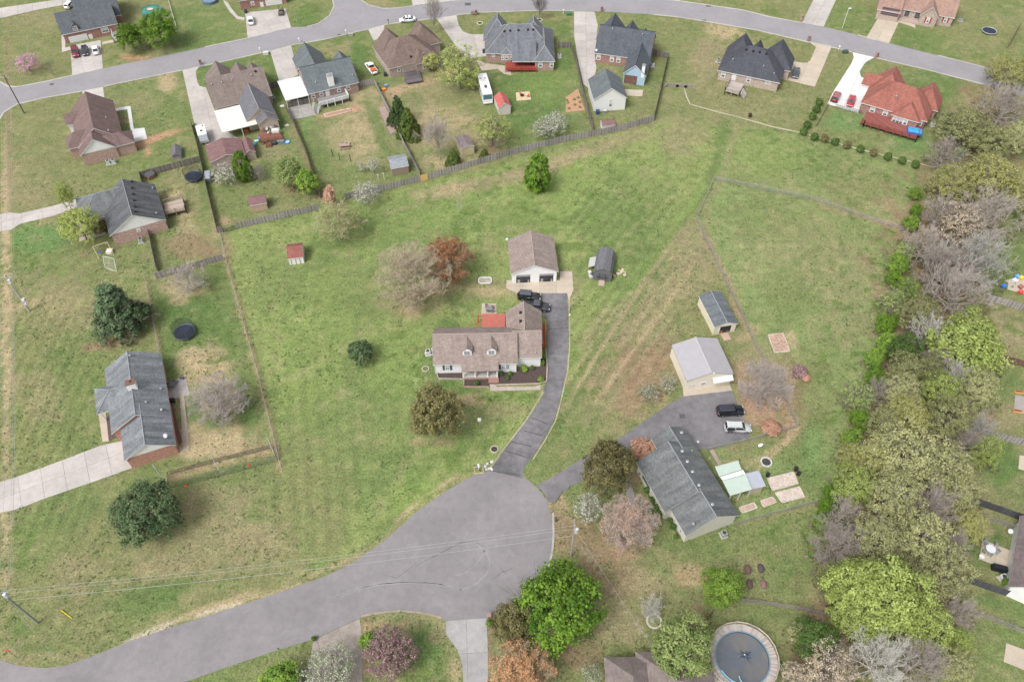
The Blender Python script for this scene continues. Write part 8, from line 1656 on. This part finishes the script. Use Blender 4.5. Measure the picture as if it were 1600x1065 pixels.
table(1534,869,.4,(.6,.6,.58),'small white table at the left corner of the right patio'); v = px3(1562,887,.6); t = thing('covered_grill', 'long black covered grill at the edge of the right patio', 'grill', (v.x, v.y, 0), -.3); mb = MB(); hull(mb, [(-1.1,.1,.9,.4,.3),(-.9,.0,1.1,.45,.35),(.9,.0,1.1,.45,.35),(1.1,.1,.9,.4,.3)]); mb.build('cover', plain((.015,.017,.022), .5), t); MB().box(-.8,.8,-.3,.3,0,.02).build('base', BLACK, t)
v = px3(1578,830,1); t = thing('satellite_dish', 'white satellite dish on a stand by the fence above the right patio', 'satellite dish', (v.x, v.y, 0)); MB().tube((0,0,0),(0,0,1.2),.04,.04,6).build('stand', GALV, t); MB().tube((0,0,1.2),(-.1,-.2,1.35),.42,.36,14).build('dish', plain((.6,.62,.64), .4), t)
RED = (.5,.06,.04)
for x, y, r_, l in ((814,147,2,'left'),(825,150,-1.2,'right')): chair(x, y, r_, RED, l+' red chair on the square tan patio in the green lawn', 'red chairs on the tan patio', .06)
ring(816,150,.5,0,.35,'black ring fire pit on the square tan patio', plain((.04,.04,.04), .7), name='fire_pit', cat='fire pit', n=10)
for x, y, s, l, c in ((765,482,.6,'grey patio table on the small pad above the red patio roof',(.2,.2,.2)),(267,600,.7,'dark patio table on the slab right of the long grey roof',(.12,.12,.13)),(1145,126,.5,'x',(.1,.1,.1))):
    if l != 'x': table(x, y, s, c, l)
for i, (x, y) in enumerate(((760,479),(770,479),(762,485),(769,486))): chair(x, y, i*1.6, (.16,.16,.17), 'grey chair around the table above the red patio roof', 'chairs on the pad above the red patio roof')
for i, (x, y) in enumerate(((262,603),(274,596),(284,590))): chair(x, y, i*1.6, (.10,.10,.11), 'dark chair on the slab right of the long grey roof', 'chairs on the slab by the long grey roof')
v = px3(268,626,.6); t = thing('grill', 'black grill against the orange brick wall of the long grey roofed house', 'grill', (v.x, v.y, 0), .2); mb = MB(); hull(mb, [(-.6,.5,1.0,.3,.2),(-.5,.45,1.15,.35,.25),(.5,.45,1.15,.35,.25),(.6,.5,1.0,.3,.2)]); mb.build('lid', BLACK, t)
for a in (-.45,.45): MB().box(a-.04,a+.04,-.25,.25,0,.46).build('leg', BLACK, t)
for i, (x, y) in enumerate(((418,207),(425,204),(432,202),(437,208),(421,212),(412,209),(428,209))): chair(x, y, i*1.1, ((.5,.48,.45),(.55,.54,.5),(.2,.1,.08))[i%3], ('pale grey','off-white','dark brown')[i%3]+' chair on the crowded reddish brown deck', 'chairs on the crowded brown deck', .96)
v = px3(430,203,1.6); t = thing('covered_table', 'table under a white cover on the crowded brown deck', 'table', (v.x, v.y, .96), .2); mb = MB(); hull(mb, [(-.9,0,.7,.5,.42),(-.8,0,.8,.55,.5),(.8,0,.8,.55,.5),(.9,0,.7,.5,.42)]); mb.build('cover', plain((.62,.6,.57), .7), t); MB().box(-.5,.5,-.3,.3,0,.02).build('base', GREY, t)
# small green / blue clutter
def box_item(name, label, cat, px, py, sx, sy, sz, col, z0=0, rz=0, lid=None):
    v = px3(px, py, z0+sz*.5); t = thing(name, label, cat, (v.x, v.y, z0), rz); mb = MB(); mb.add([(-sx*.46,-sy*.46,0),(sx*.46,-sy*.46,0),(sx*.46,sy*.46,0),(-sx*.46,sy*.46,0),(-sx/2,-sy/2,sz*.9),(sx/2,-sy/2,sz*.9),(sx/2,sy/2,sz*.9),(-sx/2,sy/2,sz*.9)], [(3,2,1,0),(4,5,6,7),(0,1,5,4),(1,2,6,5),(2,3,7,6),(3,0,4,7)]); mb.build('body', plain(col, .6, .15), t)
    MB().add([(-sx*.54,-sy*.54,sz*.9),(sx*.54,-sy*.54,sz*.9),(sx*.54,sy*.54,sz*.9),(-sx*.54,sy*.54,sz*.9),(-sx*.4,-sy*.4,sz),(sx*.4,-sy*.4,sz),(sx*.4,sy*.4,sz),(-sx*.4,sy*.4,sz)], [(3,2,1,0),(4,5,6,7),(0,1,5,4),(1,2,6,5),(2,3,7,6),(3,0,4,7)]).build('lid', plain(lid or col, .5, .1), t)
box_item('trash_bin', 'black wheeled bin at the corner of the brown hip roofed house', 'bin', 602,116,.7,.7,1.1,(.03,.03,.04)); box_item('trash_bin', 'blue bin below the white detached garage', 'bin', 934,175,.9,.8,1.1,(.03,.06,.16)); box_item('trash_bin', 'dark bin beside the driveway of the charcoal roofed house', 'bin', 1229,119,.7,.7,1.1,(.03,.03,.035)); box_item('trash_bin', 'dark bin left of the grey hip roofed house', 'bin', 756,80,.7,.7,1.1,(.02,.05,.05))
box_item('trash_bin', 'dark bin by the white garage door at the top of the picture', 'bin', 384,18,.7,.7,1.1,(.03,.03,.04)); box_item('storage_box', 'long blue-grey storage shed box against the left board fence', 'storage box', 325,276,1.3,3.0,1.5,(.2,.22,.26), lid=(.26,.28,.33), rz=.2); box_item('deck_box', 'grey deck box under the crowded brown deck', 'storage box', 438,221,1.8,.9,.8,(.16,.19,.22)); box_item('deck_box', 'black crate left of the grey deck box', 'storage box', 427,223,1.5,.9,.9,(.05,.05,.055))
box_item('water_heater_box', 'grey unit beside the blue bin below the white detached garage', 'utility box', 945,174,.9,.8,.9,(.2,.2,.21), lid=(.45,.45,.44)); box_item('trash_bin', 'dark bin in the middle of the lawn below the charcoal roofed house', 'bin', 1172,180,.7,.7,1.0,(.05,.03,.03))
for x, y, c, l in ((397,226,(.05,.35,.4),'teal toy pile right of the mauve roofed outbuilding'),(401,221,(.25,.45,.4),'pale green toy right of the mauve roofed outbuilding'),(407,216,(.1,.15,.5),'blue cooler at the foot of the brown deck'),(385,205,(.5,.1,.05),'red cooler beside the patio roof posts'),(1590,432,(.1,.25,.6),'blue toy car above the play patio'),(1586,438,(.6,.62,.65),'white plastic toy on the play patio'),(1596,434,(.65,.4,.03),'yellow toy on the play patio'),(1595,448,(.25,.1,.07),'brown toy bench on the play patio'),(1568,447,(.02,.15,.6),'blue toy lying in the grass left of the play patio'),(1595,456,(.5,.06,.05),'red toy on the play patio'),(600,140,(.65,.17,.03),'orange ride-on toy on the dirt below the white pickup'),(603,134,(.15,.2,.35),'blue toy beside the orange ride-on toy')):
    box_item('toy', l, 'toy', x, y, .9, .8, .6, c, rz=.5, lid=tuple(min(1, q*1.3) for q in c))
def pool(px, py, r, z, label, water, rim, name='paddling_pool'):
    v = px3(px, py, z); t = thing(name, label, 'pool', (v.x, v.y, 0)); m = MB()
    n = 24
    for i in range(n):
        a, b_ = 2*PI*i/n, 2*PI*(i+1)/n; ca, sa, cb, sb = math.cos(a), math.sin(a), math.cos(b_), math.sin(b_)
        m.add([(ca*r,sa*r,0),(cb*r,sb*r,0),(cb*r,sb*r,z),(ca*r,sa*r,z),(ca*(r-.12),sa*(r-.12),z),(cb*(r-.12),sb*(r-.12),z)], [(0,1,2,3),(3,2,5,4)])
    m.build('pool_wall', rim, t); MB().tube((0,0,.02),(0,0,z-.12),r-.1,r-.1,24).build('water', water, t); return t
pool(448,221,.8,.25,'tiny blue paddling pool at the right end of the brown deck', plain((.35,.5,.6), .2), plain((.03,.2,.55), .5))
t = pool(236,15,2.9,1.2,'round above-ground pool with green tarp beside the twin green trees', plain((.05,.2,.17), .3, .3, 1), plain((.10,.22,.2), .5), 'round_pool'); MB().box(-1.2,.4,-.2,.9,1.1,1.2).build('pool_float', plain((.6,.45,.36), .6), t)
pool(327,-1,2.2,.9,'blue-grey round pool cut by the top edge', plain((.12,.2,.3), .3), plain((.1,.14,.18), .5), 'round_pool')
v = px3(1430,203,1.8); t = thing('deck_pool', 'rectangular bright blue pool set into the end of the dark red deck', 'pool', (v.x, v.y, 1.1), -.32); MB().box(-1.7,1.7,-1.2,1.2,0,.6).build('pool_wall', plain((.05,.12,.45), .4), t); MB().box(-1.55,1.55,-1.05,1.05,.6,.62).build('water', plain((.05,.30,.52), .15, .35, 1.5), t)
# dog house, play tower
v = px3(233,273,.8); t = thing('dog_house', 'dark roofed wooden dog house at the corner of the dark board fence', 'dog house', (v.x, v.y, 0), -.6); MB().box(-.8,.8,-.9,.9,0,1.0).build('wall', plain((.3,.16,.09), .8), t); MB().add([(-1,-1,.95),(1,-1,.95),(1,1,.95),(-1,1,.95),(0,-1,1.6),(0,1,1.6)],[(0,1,4),(2,3,5),(1,2,5,4),(3,0,4,5),(0,3,2,1)]).build('roof', plain((.10,.10,.11), .8), t); MB().box(-.3,.3,-.92,-.905,.05,.7).build('doorway', BLACK, t)
v = px3(275,236,1.2); t = thing('chicken_coop', 'weathered dark shingled coop with wire netting frame above the board fence', 'coop', (v.x, v.y, 0), 1.85)
MB().add([(-2,-1.1,1.2),(2,-1.1,1.2),(2,1.1,1.2),(-2,1.1,1.2),(-2,0,1.9),(2,0,1.9),(-2,-1.1,1.1),(2,-1.1,1.1),(2,1.1,1.1),(-2,1.1,1.1)],[(0,1,5,4),(2,3,4,5),(0,4,3),(1,2,5),(9,8,7,6),(0,6,7,1),(1,7,8,2),(2,8,9,3),(3,9,6,0)]).build('roof', shingle((.15,.14,.15), .2), t); MB().box(-1.8,1.8,-.9,.9,0,1.1).build('wall', plain((.28,.25,.23), .9), t)
mb = MB()
for x in (-3.5,-2.4,2.4):
    for y in (-1.3,1.3): mb.tube((x,y,0),(x,y,2.0),.03,.03,4)
for y in (-1.3,1.3):
    for z in (.5,1.,1.5,2.0): mb.tube((-3.5,y,z),(2.4,y,z),.014,.014,3)
mb.build('wire_frame', plain((.12,.17,.19), .6), t)
for x, y, l in ((520,244,'left'),(531,250,'middle'),(548,252,'right')): v = px3(x, y); o = MB().tube((0,0,0),(0,0,1.9),.1,.09,6).ball((0,0,1.9),.13).build('garden_post', plain((.07,.09,.05), .9, .2), None, loc=(v.x, v.y, 0)); tag(o, l+' one of three dark garden posts around the stone fire ring', 'post')
v = px3(538,228,.5); t = thing('picnic_table', 'weathered picnic table above the stone fire ring', 'table', (v.x, v.y, 0), .15)
for i in range(5): MB().box(-1.3,1.3,-.5+i*.2+.01,-.5+i*.2+.19,.72,.77).build('table_board', wood((.3,.22,.18), .2), t)
for s_ in (-1,1): MB().box(-1.3,1.3,s_*.95-.13,s_*.95+.13,.42,.47).build('bench_board', wood((.3,.22,.18), .2), t); MB().box(s_*1.0-.05,s_*1.0+.05,-.9,.9,.34,.42).tube((s_*1.0,-.75,0),(s_*1.0,-.3,.72),.05,.05,4).tube((s_*1.0,.75,0),(s_*1.0,.3,.72),.05,.05,4).build('leg', wood((.25,.18,.15), .2), t)
for x, l in ((591,'left'),(599.5,'right')): v = px3(x+1, 284-(x-591)*.3); o = MB().tube((0,0,0),(0,0,2.2),.06,.06,6).box(-.25,.25,-.04,.04,1.9,2.0).build('clothes_post', plain((.6,.6,.57), .5), None, loc=(v.x, v.y, 0)); tag(o, l+' one of two white clothesline posts left of the grey wood shed', 'post')
# stone oval planter by the garage
v = px3(758,439); t = thing('pond_liner', 'rounded rectangular pale planter rim left of the white garage', 'planter', (v.x, v.y, 0)); pts = [(1.3,-.5),(1.3,.5),(1.0,.85),(-1.0,.85),(-1.3,.5),(-1.3,-.5),(-1.0,-.85),(1.0,-.85)]
m = MB(); m.poly([(x,y,.2) for x, y in pts+pts[:1]], .14, 6); m.build('rim', plain((.6,.57,.52), .6), t); MB().prism([(x*.93,y*.93) for x, y in pts],0,.12).build('planter_fill', plain((.3,.29,.26), .9, .5, 4), t)
# four hay mounds
for x, y, c, l in ((1168.5,889,(.14,.085,.075),'upper left'),(1189,887.5,(.075,.06,.065),'upper right'),(1171,912,(.10,.07,.06),'lower left'),(1193,912,(.17,.11,.095),'lower right')):
    v = px3(x, y); o = MB().ball((0,0,.0),.55,.45,12,8).build('mulch_mound', plain(c, .95, .4, 5), None, loc=(v.x, v.y, 0)); o.scale = (1, 1.5, 1); tag(o, l+' of four dark oval mounds in the lawn above the rail fence', 'mound')
o = MB().ball((0,0,.2),.4,.25,8,5).build('white_bag', plain((.7,.7,.7), .6), None, loc=(*px3(1188,696).xy, 0), rz=.5); o.scale = (1.4,.8,1); tag(o, 'white bag lying in the grass below the wire fence corner', 'bag')
for x, y, l in ((1199,743,'left'),(1243,734,'upper'),(1247,741,'right')): v = px3(x, y); o = MB().tube((0,0,0),(0,0,.7),.32,.36,10).build('plant_tub', BLACK, None, loc=(v.x, v.y, 0)); tag(o, l+' black tub at the corners of the upper mulched plot', 'tub')
# cornhole boards at the right
for x, y, l in ((1591,613,'upper'),(1589,643,'lower')): v = px3(x, y); t = thing('bench_planter', l+' orange edged brown planter box at the right edge', 'planter', (v.x, v.y, 0), -.2); MB().box(-.75,.75,-.25,.25,0,.4).build('box', plain((.6,.28,.1), .7), t); MB().box(-.65,.65,-.16,.16,.4,.42).build('soil', plain((.1,.05,.04), .9), t)
for x, y, l, c, sx in ((923,432,'pale bucket cluster left of the dark barn shed ramp',(.4,.4,.38),.7),(926,429,'dark mower under a cover left of the dark barn shed',(.06,.06,.07),1.0),(959,431,'brown lumber stack right of the dark barn shed',(.3,.2,.13),.5),(922,426,'white crate beside the lean-to of the dark barn shed',(.5,.5,.48),.6)):
    box_item('yard_box', l, 'yard item', x, y, sx, 1.0, .6, c, rz=.4)
for x, y, s_, l in ((972,424,.9,'largest scrap of light debris right of the dark barn shed'),(966,428,.5,'small scrap of light debris right of the dark barn shed'),(976,430,.4,'farthest right scrap of light debris beyond the dark barn shed')):
    v = px3(x, y); o = MB().box(-s_,s_,-.12,.12,0,.08).box(-.2,.3,-s_*.8,s_*.8,.081,.16).build('scrap_wood', plain((.5,.42,.32), .9, .2), None, loc=(v.x, v.y, 0), rz=s_*3); tag(o, l, 'debris')
for x, y, l in ((441,166,'upper'),(448,196,'lower')): v = px3(x, y); o = MB().box(-.5,.5,-.4,.4,0,.1).ball((0,0,.1),.3,.15).build('white_toy', plain((.6,.58,.55), .6), None, loc=(v.x, v.y, 0), rz=.5); tag(o, l+' pale object lying in the narrow side yard right of the grey addition', 'toy')
sheet('patio', [(1586,617),(1612,622),(1612,650),(1584,642)], plain((.3,.27,.26), .8), .05)
# round pool with timber deck, lower right
c = G(1160,1028,1.3); t = thing('round_pool', 'large round above-ground pool with dark winter cover ringed by a weathered timber deck', 'pool', (c.x, c.y, 0)); Z = 1.3; ri = 3.95; ro = 5.0; n = 20
WD1 = wood((.38,.34,.31), .2); 
for i in range(n):
    a0, a1 = 2*PI*i/n, 2*PI*(i+1)/n
    for k in range(6):
        b0 = a0+(a1-a0)*(k+.06)/6; b1 = a0+(a1-a0)*(k+.94)/6; P = [(math.cos(b0)*ri,math.sin(b0)*ri),(math.cos(b0)*ro,math.sin(b0)*ro),(math.cos(b1)*ro,math.sin(b1)*ro),(math.cos(b1)*ri,math.sin(b1)*ri)]
        MB().prism(P, Z-.05, Z+.0).build('deck_board', WD1, t)
    p, q = Vector((math.cos(a0)*ro, math.sin(a0)*ro)), Vector((math.cos(a1)*ro, math.sin(a1)*ro)); m = MB(); m.tube((p.x,p.y,Z+.85),(q.x,q.y,Z+.85),.07,.07,4)
    for s in range(1, 8): v = p.lerp(q, s/8); m.box(v.x-.02,v.x+.02,v.y-.02,v.y+.02,Z-.05,Z+.85)
    m.build('railing', wood((.42,.37,.32), .2), t); MB().box(p.x-.07,p.x+.07,p.y-.07,p.y+.07,0,Z+.9).build('post', wood((.3,.26,.23), .2), t)
m = MB(); nn = 40
for i in range(nn): a0, a1 = 2*PI*i/nn, 2*PI*(i+1)/nn; m.add([(math.cos(a0)*ri,math.sin(a0)*ri,0),(math.cos(a1)*ri,math.sin(a1)*ri,0),(math.cos(a1)*ri,math.sin(a1)*ri,Z+.08),(math.cos(a0)*ri,math.sin(a0)*ri,Z+.08),(math.cos(a0)*(ri-.2),math.sin(a0)*(ri-.2),Z+.08),(math.cos(a1)*(ri-.2),math.sin(a1)*(ri-.2),Z+.08)], [(0,1,2,3),(3,2,5,4)])
m.build('pool_wall', plain((.13,.22,.29), .4), t)
# sagging cover with a gathered centre
me_, mn, mb_, mo = newmat('pool_cover'); tc = N(mn, 'ShaderNodeTexCoord'); P_ = tc.outputs['Object']
cc = mixc(mn, ramp(mn, noise(mn, P_, .5, 4, .6), .4, .65), (.085,.10,.125), (.125,.12,.115)); L(mn, cc, mb_.inputs['Base Color']); mb_.inputs['Roughness'].default_value = .35
m = MB(); rg = np.linspace(.0, ri-.22, 10); cx, cy = .5, .6
for i, r_ in enumerate(rg):
    for j in range(nn): a = 2*PI*j/nn; f = 1-r_/rg[-1]; m.v.append((math.cos(a)*r_+cx*f*f, math.sin(a)*r_+cy*f*f, Z-.1-.28*(1-(r_/rg[-1])**2)+.03*math.sin(a*7+r_)*f))
for i in range(9):
    for j in range(nn): k = (j+1)%nn; m.f.append((i*nn+j,(i+1)*nn+j,(i+1)*nn+k,i*nn+k)); m.m.append(0)
m.build('winter_cover', me_, t, smooth=True)
m = MB(); rr = random.Random(9)
for i in range(11): a = 2*PI*i/11+rr.uniform(-.2,.2); l = rr.uniform(.5,1.35); m.add([(cx,cy,Z-.27),(cx+math.cos(a-.13)*l*.55,cy+math.sin(a-.13)*l*.55,Z-.3),(cx+math.cos(a)*l,cy+math.sin(a)*l,Z-.27),(cx+math.cos(a+.13)*l*.55,cy+math.sin(a+.13)*l*.55,Z-.3)], [(0,1,2,3)])
m.build('cover_folds', plain((.02,.035,.075), .5), t); MB().ball((cx,cy,Z-.2),.12).build('centre_knot', plain((.5,.55,.6), .5), t)
m = MB(); pts = [(math.cos(a)*(ri-.3), math.sin(a)*(ri-.3), Z+.02) for a in np.linspace(3.6,4.6,8)]+[(-.9,-3.1,Z+.3),(-1.0,-2.5,Z+.25)]; m.poly(pts, .09, 6); m.build('ladder_rail', plain((.26,.40,.48), .4), t)
MB().prism([(-5.6,-3.2),(-4.0,-1.6),(-2.3,-4.6),(-4.0,-6.4)],Z-.06,Z-.055+.05).build('deck_platform', WD1, t)
for i in range(9): f = i/8; MB().tube((-5.6+f*1.6,-3.2+f*1.6,Z),(-4.0+f*1.7,-6.4+f*1.8,Z),.03,.03,4).build('deck_batten', wood((.42,.37,.33), .2), t)
o = MB().tube((0,0,0),(1.3,-5.0,.6),.05,.05,5).build('pool_pole', plain((.45,.5,.4), .5), None, loc=(*px3(1201,1000,.3).xy, .2)); tag(o, 'long pale pole leaning beside the right edge of the round pool deck', 'pole')
